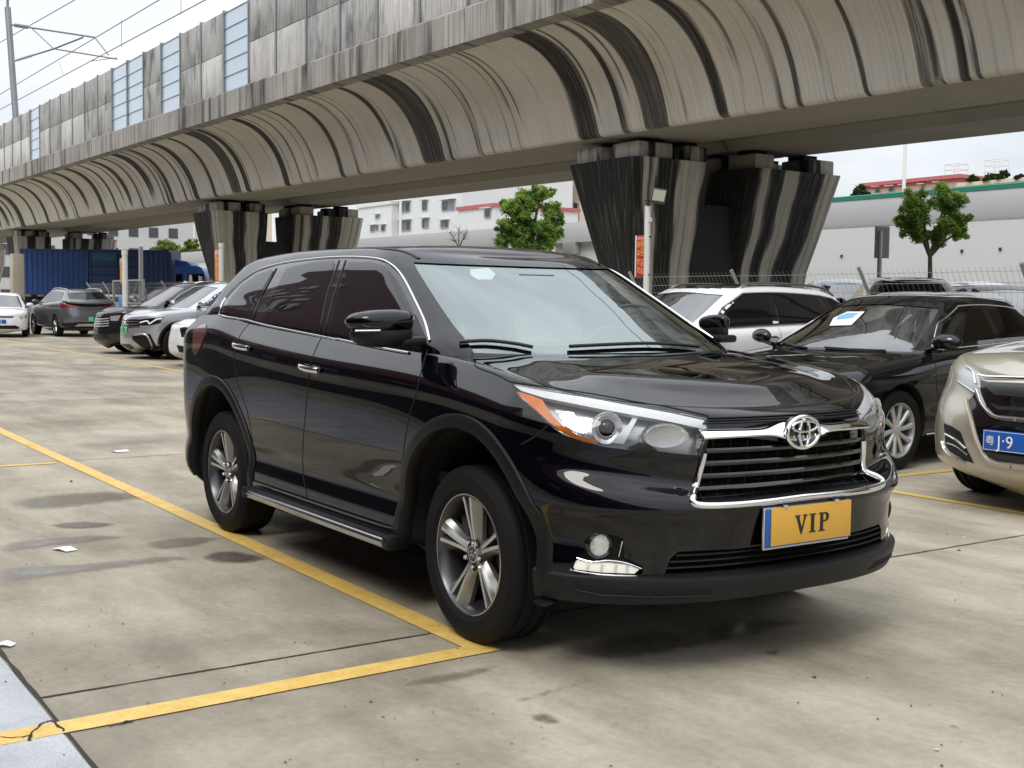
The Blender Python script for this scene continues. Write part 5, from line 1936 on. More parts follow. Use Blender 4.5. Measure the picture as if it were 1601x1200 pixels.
# ------------------------------------------------------------------ truck
def build_truck():
    D = 71.0
    c = CAM + ray_dir(150, 447) * D
    fwd = Vector((CR.x, CR.y, 0)).normalized()
    hd = math.atan2(fwd.y, fwd.x) 
    g = gz(c.x, 20)
    k = D / F_PX
    root = empty('box_truck', (c.x, c.y, g), hd)
    tag(root, 'blue box truck with ribbed sides standing under the viaduct', 'truck')
    x0, x1 = (33 - 150) * k, (265 - 150) * k
    ztop = (CAM + ray_dir(150, 390) * D).z - g
    zb = 1.15
    blue = pmat('truck_blue', (.012, .055, .21), .45, var=.25, vscale=1.5)
    dblue = pmat('truck_blue_dark', (.010, .035, .12), .5, var=.25, vscale=1.5)
    teal = pmat('truck_teal', (.015, .10, .16), .5)
    mb = MB(); mb.box(((x0 + x1) / 2, 1.25, (zb + ztop) / 2), (x1 - x0, 2.5, ztop - zb))
    body = mb.build('cargo_box', dblue, root)
    def corr(a, b, z0, z1, mt, nm, p=.30):
        V = []; n = 0
        x = a
        prof = []
        while x < b - .01:
            prof += [(x, 0), (x + p * .35, 0), (x + p * .5, -.05), (x + p * .85, -.05)]
            x += p
        prof.append((b, 0))
        V = [(q[0], q[1] - .03, z0) for q in prof] + [(q[0], q[1] - .03, z1) for q in prof]
        n = len(prof)
        MB().add(V, [(i, i + 1, n + i + 1, n + i) for i in range(n - 1)]).build(nm, mt, body, smooth=0)
    xa, xb_ = (142 - 150) * k, (186 - 150) * k
    xc, xd = (190 - 150) * k, (222 - 150) * k
    corr(x0 + .1, xa - .1, zb + .1, ztop - .12, blue, 'ribbed_panel')
    corr(xd, x1 - .08, zb + .1, ztop - .12, dblue, 'ribbed_panel')
    dr = MB()
    for i in range(5):
        z = zb + .15 + i * (ztop - zb - .2) / 5
        dr.box(((xa + xb_) / 2, -.03, z + .28), (xb_ - xa - .1, .05, (ztop - zb) / 5 - .12))
    dr.build('side_door', dblue, body)
    MB().box(((xa + xb_) / 2, -.045, ztop - .42), (xb_ - xa - .2, .04, .45)).build('door_panel', teal, body)
    dr = MB()
    for i in range(5):
        z = zb + .15 + i * (ztop - zb - .2) / 5
        dr.box(((xc + xd) / 2, -.03, z + .28), (xd - xc - .1, .05, (ztop - zb) / 5 - .12))
    dr.build('side_door', dblue, body)
    fr = MB()
    for x in (x0 + .05, xa, xb_ + .06, x1 - .04): fr.box((x, -.05, (zb + ztop) / 2), (.09, .07, ztop - zb))
    fr.box(((x0 + x1) / 2, -.05, ztop - .05), (x1 - x0, .07, .12)); fr.box(((x0 + x1) / 2, -.05, zb + .05), (x1 - x0, .07, .12))
    fr.build('box_frame', dblue, body)
    # cab
    cx0 = x1 + .25
    zc_ = ztop - .86
    cb = MB()
    prof = [(cx0, .75), (cx0 + 1.95, .75), (cx0 + 2.0, zc_ - 1.25), (cx0 + 1.82, zc_ - .45), (cx0 + 1.62, zc_ - .12), (cx0 + 1.35, zc_), (cx0, zc_)]
    cb.prism([(p[0], .06, p[1]) for p in prof], (0, 0, 0), (0, 2.35, 0))
    cab = cb.build('cab', pmat('cab_blue', (.016, .07, .25), .25, coat=.6), root, bevel=.05)
    MB().prism([(cx0 + .02, .2, zc_ + .01), (cx0 + 1.0, .2, zc_ + .01), (cx0 + .75, .2, zc_ + .22), (cx0 + .02, .2, zc_ + .36)], (0, 0, 0), (0, 2.0, 0)).build('wind_deflector', blue, cab, bevel=.03)
    MB().prism([(cx0 + .80, 0, zc_ - 1.15), (cx0 + 1.86, 0, zc_ - 1.15), (cx0 + 1.72, 0, zc_ - .48), (cx0 + .80, 0, zc_ - .48)], (0, .05, 0), (0, .065, 0)).build('side_window', M['tint_glass'], cab, smooth=0)
    MB().prism([(cx0 + .86, 0, zc_ - 1.10), (cx0 + 1.10, 0, zc_ - 1.10), (cx0 + 1.05, 0, zc_ - .55), (cx0 + .90, 0, zc_ - .55)], (0, .035, 0), (0, .045, 0)).build('window_glint', M['white_lens'], cab, smooth=0)
    MB().prism([(cx0 + 1.45, 0, zc_ - 1.10), (cx0 + 1.75, 0, zc_ - 1.10), (cx0 + 1.66, 0, zc_ - .65), (cx0 + 1.45, 0, zc_ - .6)], (0, .035, 0), (0, .045, 0)).build('window_glint', M['white_lens'], cab, smooth=0)
    MB().prism([(cx0 + .12, 0, zc_ - 1.1), (cx0 + .5, 0, zc_ - 1.1), (cx0 + .5, 0, zc_ - .5), (cx0 + .12, 0, zc_ - .5)], (0, .045, 0), (0, .06, 0)).build('rear_side_window', M['tint_glass'], cab, smooth=0)
    MB().box((cx0 + 1.8, -.12, zc_ - .8), (.12, .25, .6), None, .03).build('door_mirror', M['dark_plastic'], cab)
    MB().box(((x0 + x1) / 2 + 1.2, 1.25, .85), (x1 - x0 + 2.6, 1.0, .35)).build('chassis', M['dark_plastic'], root)
    for x in (x0 + 1.0, x0 + 2.2, cx0 + 1.1):
        for y in (.3, 2.2):
            t = tyre_mesh(root, .5, .28, .3, 32, 'wheel'); t.location = (x, y, .5)
            MB().lathe([(.001, -.1), (.27, -.1), (.28, -.02), (.28, .1), (.001, .1)], 20, 'y').build('wheel_disc', M['alloy_dark'], t)


# ------------------------------------------------------------------ ground and markings
def concrete_ground():
    m_, t, b = base_mat('yard_concrete')
    co = nd(t, 'ShaderNodeTexCoord')
    L = t.links.new
    def noise(scale, detail=8, rough=.6, vec=None, stretch=None):
        n = nd(t, 'ShaderNodeTexNoise', Scale=scale, Detail=float(detail), Roughness=rough)
        if stretch:
            mp = nd(t, 'ShaderNodeMapping'); mp.inputs['Scale'].default_value = stretch
            L(co.outputs['Object'], mp.inputs[0]); L(mp.outputs[0], n.inputs['Vector'])
        else: L(co.outputs['Object'], n.inputs['Vector'])
        return n.outputs['Fac']
    def ramp(src, stops):
        r_ = nd(t, 'ShaderNodeValToRGB')
        e = r_.color_ramp.elements
        while len(e) < len(stops): e.new(.5)
        for i, (p, c) in enumerate(stops): e[i].position = p; e[i].color = rgba(c)
        L(src, r_.inputs[0]); return r_.outputs[0]
    def mix(f, a, b_, mode='MIX'):
        x = nd(t, 'ShaderNodeMix', data_type='RGBA', blend_type=mode)
        if isinstance(f, float): x.inputs[0].default_value = f
        else: L(f, x.inputs[0])
        for k, v in ((6, a), (7, b_)):
            if isinstance(v, tuple): x.inputs[k].default_value = rgba(v)
            else: L(v, x.inputs[k])
        return x.outputs[2]
    def mapr(src, a, b_, c, d):
        r_ = nd(t, 'ShaderNodeMapRange'); L(src, r_.inputs[0])
        for i, v in enumerate((a, b_, c, d)): r_.inputs[i + 1].default_value = v
        return r_.outputs[0]
    base = ramp(noise(.55, 10, .65), [(.28, (.205, .178, .130)), (.47, (.375, .334, .258)), (.70, (.51, .468, .38))])
    streak = ramp(noise(1.0, 6, .6, stretch=(.55, 1.9, 1)), [(.38, (.74, .73, .71)), (.58, (1.06, 1.06, 1.06))])
    col = mix(1.0, base, streak, 'MULTIPLY')
    fine = ramp(noise(26, 6, .7), [(.28, (.80, .79, .77)), (.62, (1.08, 1.08, 1.08))])
    col = mix(.75, col, fine, 'MULTIPLY')
    grain = ramp(noise(260, 2, .6), [(.3, (.86, .86, .86)), (.7, (1.10, 1.10, 1.10))])
    col = mix(.7, col, grain, 'MULTIPLY')
    # small dark spots of oil and tyre rubber
    spots = ramp(noise(3.3, 3, .5), [(.20, (.42, .40, .37)), (.275, (1, 1, 1))])
    col = mix(.9, col, spots, 'MULTIPLY')
    sp2 = ramp(noise(11.0, 2, .5), [(.20, (.40, .38, .35)), (.25, (1, 1, 1))])
    col = mix(.9, col, sp2, 'MULTIPLY')
    # damp sweeps: darker and smoother
    wet = mapr(noise(.42, 5, .6, stretch=(.75, .38, 1)), .56, .66, 0, 1)
    col = mix(wet, col, mix(1.0, col, (.70, .68, .66), 'MULTIPLY'))
    L(col, b.inputs['Base Color'])
    rb = mapr(noise(7, 6, .6), .3, .7, .58, .82)
    mm = nd(t, 'ShaderNodeMix', data_type='FLOAT'); L(wet, mm.inputs[0]); L(rb, mm.inputs[2]); mm.inputs[3].default_value = .33
    L(mm.outputs[0], b.inputs['Roughness'])
    bp = nd(t, 'ShaderNodeBump', Strength=.35, Distance=.004)
    L(noise(120, 5, .7), bp.inputs['Height'])
    bp2 = nd(t, 'ShaderNodeBump', Strength=.25, Distance=.03)
    L(noise(4, 6, .6), bp2.inputs['Height']); L(bp.outputs[0], bp2.inputs['Normal'])
    L(bp2.outputs[0], b.inputs['Normal'])
    return m_


def worn_yellow():
    m_, t, b = base_mat('yellow_line_paint')
    L = t.links.new
    co = nd(t, 'ShaderNodeTexCoord')
    n = nd(t, 'ShaderNodeTexNoise', Scale=9.0, Detail=9.0, Roughness=.7); L(co.outputs['Object'], n.inputs['Vector'])
    r_ = nd(t, 'ShaderNodeValToRGB'); e = r_.color_ramp.elements
    e[0].position = .27; e[0].color = (.20, .15, .07, 1)
    e[1].position = .36; e[1].color = (.70, .45, .10, 1)
    x = e.new(.70); x.color = (.86, .62, .20, 1)
    L(n.outputs['Fac'], r_.inputs[0])
    n2 = nd(t, 'ShaderNodeTexNoise', Scale=1.1, Detail=4.0); L(co.outputs['Object'], n2.inputs['Vector'])
    r2 = nd(t, 'ShaderNodeValToRGB'); e = r2.color_ramp.elements
    e[0].position = .60; e[0].color = (1, 1, 1, 1); e[1].position = .68; e[1].color = (1.0, .66, .16, 1)
    L(n2.outputs['Fac'], r2.inputs[0])
    mx = nd(t, 'ShaderNodeMix', data_type='RGBA', blend_type='MULTIPLY'); mx.inputs[0].default_value = .75
    L(r_.outputs[0], mx.inputs[6]); L(r2.outputs[0], mx.inputs[7])
    n3 = nd(t, 'ShaderNodeTexNoise', Scale=140.0, Detail=3.0); L(co.outputs['Object'], n3.inputs['Vector'])
    r3 = nd(t, 'ShaderNodeValToRGB'); e = r3.color_ramp.elements
    e[0].position = .3; e[0].color = (.82, .80, .78, 1); e[1].position = .6; e[1].color = (1, 1, 1, 1)
    L(n3.outputs['Fac'], r3.inputs[0])
    m2 = nd(t, 'ShaderNodeMix', data_type='RGBA', blend_type='MULTIPLY'); m2.inputs[0].default_value = 1
    L(mx.outputs[2], m2.inputs[6]); L(r3.outputs[0], m2.inputs[7])
    L(m2.outputs[2], b.inputs['Base Color'])
    b.inputs['Roughness'].default_value = .5
    return m_


def build_ground():
    cm = concrete_ground()
    xs = [-900, -400, -200, -150] + list(range(-120, 0, 8)) + [0, 20, 60, 200, 600]
    xs = sorted(set(xs + [-8]))
    ys = [-600, -200, -60, -20, -10, 0, 5, 10.3, 10.55, 10.8, 14, 20, 40, 80, 200, 700]
    V = [(x, y, gz(max(x, -150), y)) for x in xs for y in ys]
    n = len(ys)
    o = MB().add(V, [(i * n + j, (i + 1) * n + j, (i + 1) * n + j + 1, i * n + j + 1) for i in range(len(xs) - 1) for j in range(n - 1)]).build('ground', cm, smooth=0)
    o['kind'] = 'structure'
    yl = worn_yellow()
    def strip(name, a, b, w, mt, h, kind='structure', n=None, wob=0.0):
        a, b = Vector((a[0], a[1], 0)), Vector((b[0], b[1], 0))
        d = (b - a); s = Vector((-d.y, d.x, 0)).normalized()
        n = n or max(1, int(d.length / 2))
        V = []
        for i in range(n + 1):
            p = a + d * (i / n)
            w1 = w / 2 * (1 + wob * (random.random() - .5)); w2 = w / 2 * (1 + wob * (random.random() - .5))
            for q in (p - s * w1, p + s * w2): V.append((q.x, q.y, gz(q.x, q.y) + h))
        o = MB().add(V, [(2 * i, 2 * i + 1, 2 * i + 3, 2 * i + 2) for i in range(n)]).build(name, mt, smooth=0)
        o['kind'] = kind
        return o
    # lines read off the photograph
    e1, e2 = at_ground(0, 678), at_ground(0, 690)
    yc = (e1.y + e2.y) / 2
    strip('yellow_line', (-30, -.985), (.085, -.925), .115, yl, .004, wob=.05, n=90)
    a, b = at_ground(100, 1135), at_ground(770, 1010)
    strip('yellow_line', (.235, -4.6), (.120, -.868), .118, yl, .0045, wob=.05, n=40)
    strip('yellow_line', (-6.44, -3.4), (-6.42, -1.045), .10, yl, .004, wob=.08)
    strip('yellow_line', (-45, 4.15), (6, 3.92), .09, yl, .004, wob=.08, n=60)
    for x in (-2.33, .25, -5.0, -7.6, -10.2, -12.8, -15.4, -18.0, -22.2, -24.8, -27.4):
        strip('yellow_line', (x, 3.97), (x, 9.2), .09, yl, .0045)
    dk = pmat('joint_dark', (.035, .032, .028), .9)
    strip('expansion_joint', (-.17, -2.55), (-.27, 9.5), .012, dk, .003, wob=.9, n=160)
    strip('expansion_joint', (-6.5, -10), (-6.5, 9.5), .012, dk, .003, wob=.9, n=120)
    strip('expansion_joint', (-12.7, -10), (-12.7, 9.5), .014, dk, .003, wob=.9, n=90)
    strip('expansion_joint', (-19.0, -10), (-19.0, 9.5), .014, dk, .003)
    strip('expansion_joint', (-40, 1.35), (12, 1.45), .011, dk, .0032, wob=.9, n=200) if False else None
    # granite paving along the shop front
    gm, t, bb = base_mat('granite')
    L = t.links.new
    co = nd(t, 'ShaderNodeTexCoord')
    n1 = nd(t, 'ShaderNodeTexNoise', Scale=210.0, Detail=4.0, Roughness=.8); L(co.outputs['Object'], n1.inputs['Vector'])
    n2 = nd(t, 'ShaderNodeTexNoise', Scale=3.0, Detail=6.0, Roughness=.6); L(co.outputs['Object'], n2.inputs['Vector'])
    r1 = nd(t, 'ShaderNodeValToRGB'); r1.color_ramp.elements[0].position = .35; r1.color_ramp.elements[0].color = (.30, .31, .33, 1); r1.color_ramp.elements[1].position = .62; r1.color_ramp.elements[1].color = (.62, .63, .66, 1)
    L(n1.outputs['Fac'], r1.inputs[0])
    r2 = nd(t, 'ShaderNodeValToRGB'); r2.color_ramp.elements[0].position = .3; r2.color_ramp.elements[0].color = (.70, .72, .76, 1); r2.color_ramp.elements[1].position = .65; r2.color_ramp.elements[1].color = (1.05, 1.04, 1.02, 1)
    L(n2.outputs['Fac'], r2.inputs[0])
    mx = nd(t, 'ShaderNodeMix', data_type='RGBA', blend_type='MULTIPLY'); mx.inputs[0].default_value = 1
    L(r1.outputs[0], mx.inputs[6]); L(r2.outputs[0], mx.inputs[7]); L(mx.outputs[2], bb.inputs['Base Color'])
    bb.inputs['Roughness'].default_value = .35
    pv = MB()
    for i in range(-40, 24):
        x0, x1 = .17 + i * 1.2 + .003, .17 + (i + 1) * 1.2 - .003
        for j in range(4):
            y1 = -2.565 - j * .6; y0 = y1 - .594
            pv.add([(x0, y0, gz(x0) + .0035), (x1, y0, gz(x1) + .0035), (x1, y1, gz(x1) + .0035), (x0, y1, gz(x0) + .0035)], [(0, 1, 2, 3)])
    o = pv.build('granite_pavement', gm, smooth=0); o['kind'] = 'structure'
    strip('pavement_joint', (-40, -2.56), (30, -2.545), .016, dk, .0042, wob=1.1, n=500)
    # crack running from the joint
    def crack(pts, w):
        P = smooth_poly([Vector((p.x, p.y, 0)) for p in pts], 5, False)
        V = []
        for i, p in enumerate(P):
            a = P[min(i + 1, len(P) - 1)] - P[max(i - 1, 0)]
            s = Vector((-a.y, a.x, 0)).normalized()
            ww = w * (.4 + random.random())
            p = p + s * (random.random() - .5) * w
            for q in (p - s * ww / 2, p + s * ww / 2): V.append((q.x, q.y, .0056))
        o = MB().add(V, [(2 * i, 2 * i + 1, 2 * i + 3, 2 * i + 2) for i in range(len(P) - 1)]).build('crack', dk, smooth=0); o['kind'] = 'structure'
    G_ = at_ground
    crack([G_(100, 1145), G_(80, 1128), G_(55, 1142), G_(47, 1160)], .010)
    crack([G_(0, 1154), G_(22, 1155), G_(47, 1152)], .008)
    crack([G_(172, 1137), G_(195, 1130), G_(208, 1128)], .012)
    # wet patches, outlines from the photograph
    def stain_mat(name, col, rough, lo, hi):
        m_, t, bb = base_mat(name)
        L = t.links.new
        bb.inputs['Base Color'].default_value = rgba(col); bb.inputs['Roughness'].default_value = rough
        at_ = nd(t, 'ShaderNodeAttribute'); at_.attribute_name = 'cover'
        co = nd(t, 'ShaderNodeTexCoord')
        n1 = nd(t, 'ShaderNodeTexNoise', Scale=11.0, Detail=8.0, Roughness=.7); L(co.outputs['Object'], n1.inputs['Vector'])
        ad = nd(t, 'ShaderNodeMath', operation='MULTIPLY_ADD'); L(n1.outputs['Fac'], ad.inputs[0]); ad.inputs[1].default_value = 1.3; ad.inputs[2].default_value = -.65
        sm = nd(t, 'ShaderNodeMath', operation='ADD'); L(at_.outputs['Fac'], sm.inputs[0]); L(ad.outputs[0], sm.inputs[1])
        mr = nd(t, 'ShaderNodeMapRange'); L(sm.outputs[0], mr.inputs[0]); mr.inputs[1].default_value = lo; mr.inputs[2].default_value = hi
        tr = nd(t, 'ShaderNodeBsdfTransparent'); mx = nd(t, 'ShaderNodeMixShader')
        L(mr.outputs[0], mx.inputs[0]); L(tr.outputs[0], mx.inputs[1]); L(bb.outputs[0], mx.inputs[2])
        L(mx.outputs[0], t.nodes['Material Output'].inputs[0])
        return m_
    wet = stain_mat('wet_concrete', (.125, .108, .085), .20, .10, .95)
    damp = stain_mat('damp_concrete', (.235, .208, .165), .13, .15, 1.2)
    def puddle(pts, mt, h=.0024):
        P = smooth_poly([Vector((p.x, p.y)) for p in pts], 4)
        x_ = [p.x for p in P]; y_ = [p.y for p in P]
        d = max(.03, min(max(x_) - min(x_), max(y_) - min(y_)) / 7)
        vs, fs, nb_ = fill2d(P, d)
        me_o = MB().add([(p.x, p.y, gz(p.x) + h) for p in vs], [tuple(f) for f in fs]).build('puddle', mt, smooth=0, weld=False)
        B = [v for v in vs[:nb_]]
        dm = [0.0 if i < nb_ else min(1, min((v - q).length for q in B) / (d * 2.2)) for i, v in enumerate(vs)]
        ca = me_o.data.attributes.new('cover', 'FLOAT', 'POINT'); ca.data.foreach_set('value', dm)
        me_o['kind'] = 'structure'
    puddle([G_(310, 872), G_(325, 864), G_(360, 860), G_(405, 866), G_(425, 874), G_(390, 881), G_(340, 882)], wet)
    puddle([G_(70, 822), G_(120, 815), G_(185, 818), G_(170, 824), G_(110, 828)], wet)
    puddle([G_(820, 1120), G_(850, 1115), G_(882, 1126), G_(870, 1134), G_(838, 1131)], wet)
    puddle([G_(730, 1072), G_(760, 1080), G_(800, 1096), G_(770, 1092), G_(735, 1082)], damp)
    puddle([G_(786, 1096), G_(830, 1086), G_(880, 1070), G_(928, 1060), G_(940, 1064), G_(890, 1080), G_(850, 1092), G_(800, 1101)], damp)
    puddle([G_(0, 850), G_(60, 842), G_(150, 836), G_(215, 838), G_(150, 848), G_(60, 858), G_(0, 866)], damp)
    puddle([G_(225, 848), G_(300, 838), G_(350, 842), G_(300, 856), G_(240, 860)], damp)
    puddle([G_(620, 1075), G_(650, 1060), G_(700, 1050), G_(760, 1040), G_(800, 1030), G_(760, 1056), G_(690, 1070)], damp)
    puddle([G_(0, 888), G_(120, 880), G_(260, 868), G_(300, 874), G_(180, 892), G_(60, 906), G_(0, 912)], damp)
    puddle([G_(0, 785), G_(90, 770), G_(200, 766), G_(250, 778), G_(140, 792), G_(40, 800)], damp)
    puddle([G_(330, 800), G_(420, 812), G_(470, 830), G_(400, 838), G_(320, 820)], damp)
    puddle([G_(860, 1010), G_(1000, 985), G_(1180, 965), G_(1260, 975), G_(1150, 1005), G_(960, 1035)], damp)
    puddle([G_(1030, 1052), G_(1050, 1047), G_(1060, 1053), G_(1042, 1058)], wet)
    puddle([G_(1195, 1020), G_(1215, 1014), G_(1225, 1022), G_(1208, 1028)], wet)
    puddle([G_(1480, 1135), G_(1500, 1130), G_(1505, 1140), G_(1490, 1143)], wet)
    # litter
    pp = pmat('paper_white', (.82, .82, .82), .6)
    for (px, py, w, l, rz, lb) in ((101, 860, .13, .075, .4, 'small white paper scrap lying by the wet streaks'), (188, 706, .11, .13, .2, 'white paper scrap near the far concrete joint'), (8, 1010, .07, .05, 1.0, 'tiny white scrap at the left picture edge by the granite')):
        p = G_(px, py)
        vs = [(-w / 2, -l / 2, .004), (0, -l / 2, .012), (w / 2, -l / 2, .005), (-w / 2, l / 2, .006), (0, l / 2, .016), (w / 2, l / 2, .003)]
        o = MB().add(vs, [(0, 1, 4, 3), (1, 2, 5, 4)]).build('paper_scrap', pp, smooth=0)
        o.location = (p.x, p.y, p.z + .002); o.rotation_euler = (0, 0, rz)
        tag(o, lb, 'litter')


def build_grit():
    rnd = random.Random(21)
    mb = MB()
    for i in range(420):
        d = 3.0 + 9 * rnd.random() ** 1.6
        px = rnd.uniform(-60, 1660)
        v = ray_dir(px, 700); v = Vector((v.x, v.y, 0)).normalized()
        p = Vector((CAM.x, CAM.y, 0)) + v * d
        if -4.0 < p.x < 1.0 and abs(p.y) < .96: continue
        s = rnd.uniform(.0015, .0048) * (1 + (rnd.random() < .04) * 1.6)
        a = rnd.uniform(0, 6.28); k = rnd.choice((3, 4, 5)); el = rnd.uniform(1, 2.2)
        lo = [(p.x + s * el * math.cos(a) * math.cos(t) - s * math.sin(a) * math.sin(t), p.y + s * el * math.sin(a) * math.cos(t) + s * math.cos(a) * math.sin(t), gz(p.x) + .004) for t in [2 * PI * q / k + rnd.random() * .5 for q in range(k)]]
        mb.mat(rnd.choice((0, 0, 0, 1, 2))).add(lo + [(p.x, p.y, gz(p.x) + .004 + s * rnd.uniform(.4, 1.0))], [(q, (q + 1) % k, k) for q in range(k)])
    o = mb.build('grit', [pmat('grit_dark', (.05, .045, .038), .9), pmat('grit_pale', (.50, .48, .43), .9), pmat('grit_leaf', (.12, .085, .035), .8)], smooth=0, weld=False)
    o['kind'] = 'stuff'


# ------------------------------------------------------------------ viaduct
def streaked(name, base_lo, base_hi, stain, uvscale=(1.1, .10), amount=(.50, .62), fine=.35, uv=True, warm=0.0, attr=False, det=7, edge=.0, finef=7):
    """concrete with black run-off streaks that follow the v direction of the UV map (or z)"""
    m_, t, b = base_mat(name)
    L = t.links.new
    src = nd(t, 'ShaderNodeUVMap') if uv else nd(t, 'ShaderNodeTexCoord')
    out = src.outputs[0] if uv else src.outputs['Object']
    def noise(scale, st, detail=6, rough=.6, dist=0.0):
        mp = nd(t, 'ShaderNodeMapping'); mp.inputs['Scale'].default_value = st
        L(out, mp.inputs[0])
        n = nd(t, 'ShaderNodeTexNoise', Scale=scale, Detail=float(detail), Roughness=rough, Distortion=dist)
        L(mp.outputs[0], n.inputs['Vector']); return n.outputs['Fac']
    def ramp(s, stops):
        r_ = nd(t, 'ShaderNodeValToRGB'); e = r_.color_ramp.elements
        while len(e) < len(stops): e.new(.5)
        for i, (p, c) in enumerate(stops): e[i].position = p; e[i].color = rgba(c)
        L(s, r_.inputs[0]); return r_.outputs[0]
    def mix(f, a, c, mode='MIX'):
        x = nd(t, 'ShaderNodeMix', data_type='RGBA', blend_type=mode)
        if isinstance(f, float): x.inputs[0].default_value = f
        else: L(f, x.inputs[0])
        for k, v in ((6, a), (7, c)):
            if isinstance(v, tuple): x.inputs[k].default_value = rgba(v)
            else: L(v, x.inputs[k])
        return x.outputs[2]
    u, v = uvscale
    st = (u, v, 1) if uv else (u, u, v)
    stf = (u * finef, v * 1.2, 1) if uv else (u * finef, u * finef, v * 1.2)
    base = ramp(noise(1.0, (.35, .35, .35) if uv else (.5, .5, .5), 8), [(.3, base_lo), (.7, base_hi)])
    fs = ramp(noise(1.0, stf, 5, .7), [(.36, (.40, .38, .35)), (.50, (.92, .91, .90)), (.66, (1.12, 1.12, 1.12))])
    col = mix(fine, base, fs, 'MULTIPLY')
    if warm:
        wr = ramp(noise(1.0, (u * .8, v * .8, 1) if uv else (u * .8, u * .8, v), 5), [(.5, (1, 1, 1)), (.62, (1.15, .92, .66))])
        col = mix(warm, col, wr, 'MULTIPLY')
    big = ramp(noise(1.0, st, det, .55, .0), [(amount[0], (0, 0, 0)), (amount[1], (1, 1, 1))])
    if attr:
        at_ = nd(t, 'ShaderNodeAttribute'); at_.attribute_name = 'stain'
        ed = nd(t, 'ShaderNodeMath', operation='MULTIPLY_ADD'); L(noise(1.0, (u * 8, v * 5, 1), 6, .72), ed.inputs[0]); ed.inputs[1].default_value = 1.3; ed.inputs[2].default_value = -.65
        sm = nd(t, 'ShaderNodeMath', operation='ADD'); L(at_.outputs['Fac'], sm.inputs[0]); L(ed.outputs[0], sm.inputs[1])
        bands = ramp(sm.outputs[0], [(.34, (0, 0, 0)), (.62, (.86, .86, .86)), (.95, (1, 1, 1))])
        big = mix(1.0, big, bands, 'LIGHTEN')
    brk = ramp(noise(1.0, (u * 14, v * 9, 1) if uv else (u * 9, u * 9, v * 6), 5, .7), [(.25, (.72, .72, .72)), (.5, (1, 1, 1))])
    f = mix(1.0, big, brk, 'MULTIPLY')
    col = mix(f, col, stain)
    L(col, b.inputs['Base Color'])
    b.inputs['Roughness'].default_value = .85
    bp = nd(t, 'ShaderNodeBump', Strength=.3, Distance=.02)
    L(noise(1.0, (9, 9, 9), 8, .7), bp.inputs['Height']); L(bp.outputs[0], b.inputs['Normal'])
    return m_


def sweep_x(name, prof, x0, x1, zf, mats, parent, nx=24, closed=True, vs=1.0, caps=True, attr=None, plain=None, nflow=0):
    """profile (y, z) swept along x with zf(x) added to z; UV = (x, distance along the profile)"""
    n = len(prof)
    d = [0.0]
    for i in range(1, n): d.append(d[-1] + math.hypot(prof[i][0] - prof[i - 1][0], prof[i][1] - prof[i - 1][1]))
    xs = np.linspace(x0, x1, nx + 1)
    V = [(x, p[0], p[1] + zf(x)) for x in xs for p in prof]
    F_ = []
    UV = []
    for i in range(nx):
        for k in range(n if closed else n - 1):
            k2 = (k + 1) % n
            F_.append((i * n + k, (i + 1) * n + k, (i + 1) * n + k2, i * n + k2))
            dk2 = d[k2] if k2 else d[-1] + .5
            UV.append([(xs[i], d[k]), (xs[i + 1], d[k]), (xs[i + 1], dk2), (xs[i], dk2)])
    if caps and closed:
        F_.append(tuple(range(n))); UV.append([(p[0], p[1]) for p in prof])
        F_.append(tuple(nx * n + k for k in range(n - 1, -1, -1))); UV.append([(p[0], p[1]) for p in prof[::-1]])
    me = bpy.data.meshes.new(name)
    me.from_pydata(V, [], F_)
    uv = me.uv_layers.new(name='UVMap')
    fl = [c for f in UV for c in f]
    for i, c in enumerate(fl): uv.data[i].uv = c
    me.materials.append(mats)
    if plain is not None:
        me.materials.append(plain)
        nn_ = n if closed else n - 1
        for i, p in enumerate(me.polygons):
            if i >= nx * nn_ or i % nn_ >= nflow: p.material_index = 1
    if attr is not None:
        ca = me.attributes.new('stain', 'FLOAT', 'POINT')
        ca.data.foreach_set('value', [attr(x, k / max(1, nflow)) for x in xs for k in range(n)])
    me.polygons.foreach_set('use_smooth', [True] * len(me.polygons))
    me.set_sharp_from_angle(angle=R(35))
    me.update()
    return link_mesh(name, me, parent)


VZ = lambda x: -.0135 * (x + 15)


def bez(p0, p1, p2, p3, n):
    return [tuple(((1 - t) ** 3 * np.array(p0) + 3 * (1 - t) ** 2 * t * np.array(p1) + 3 * (1 - t) * t * t * np.array(p2) + t ** 3 * np.array(p3)).tolist()) for t in np.linspace(0, 1, n)]


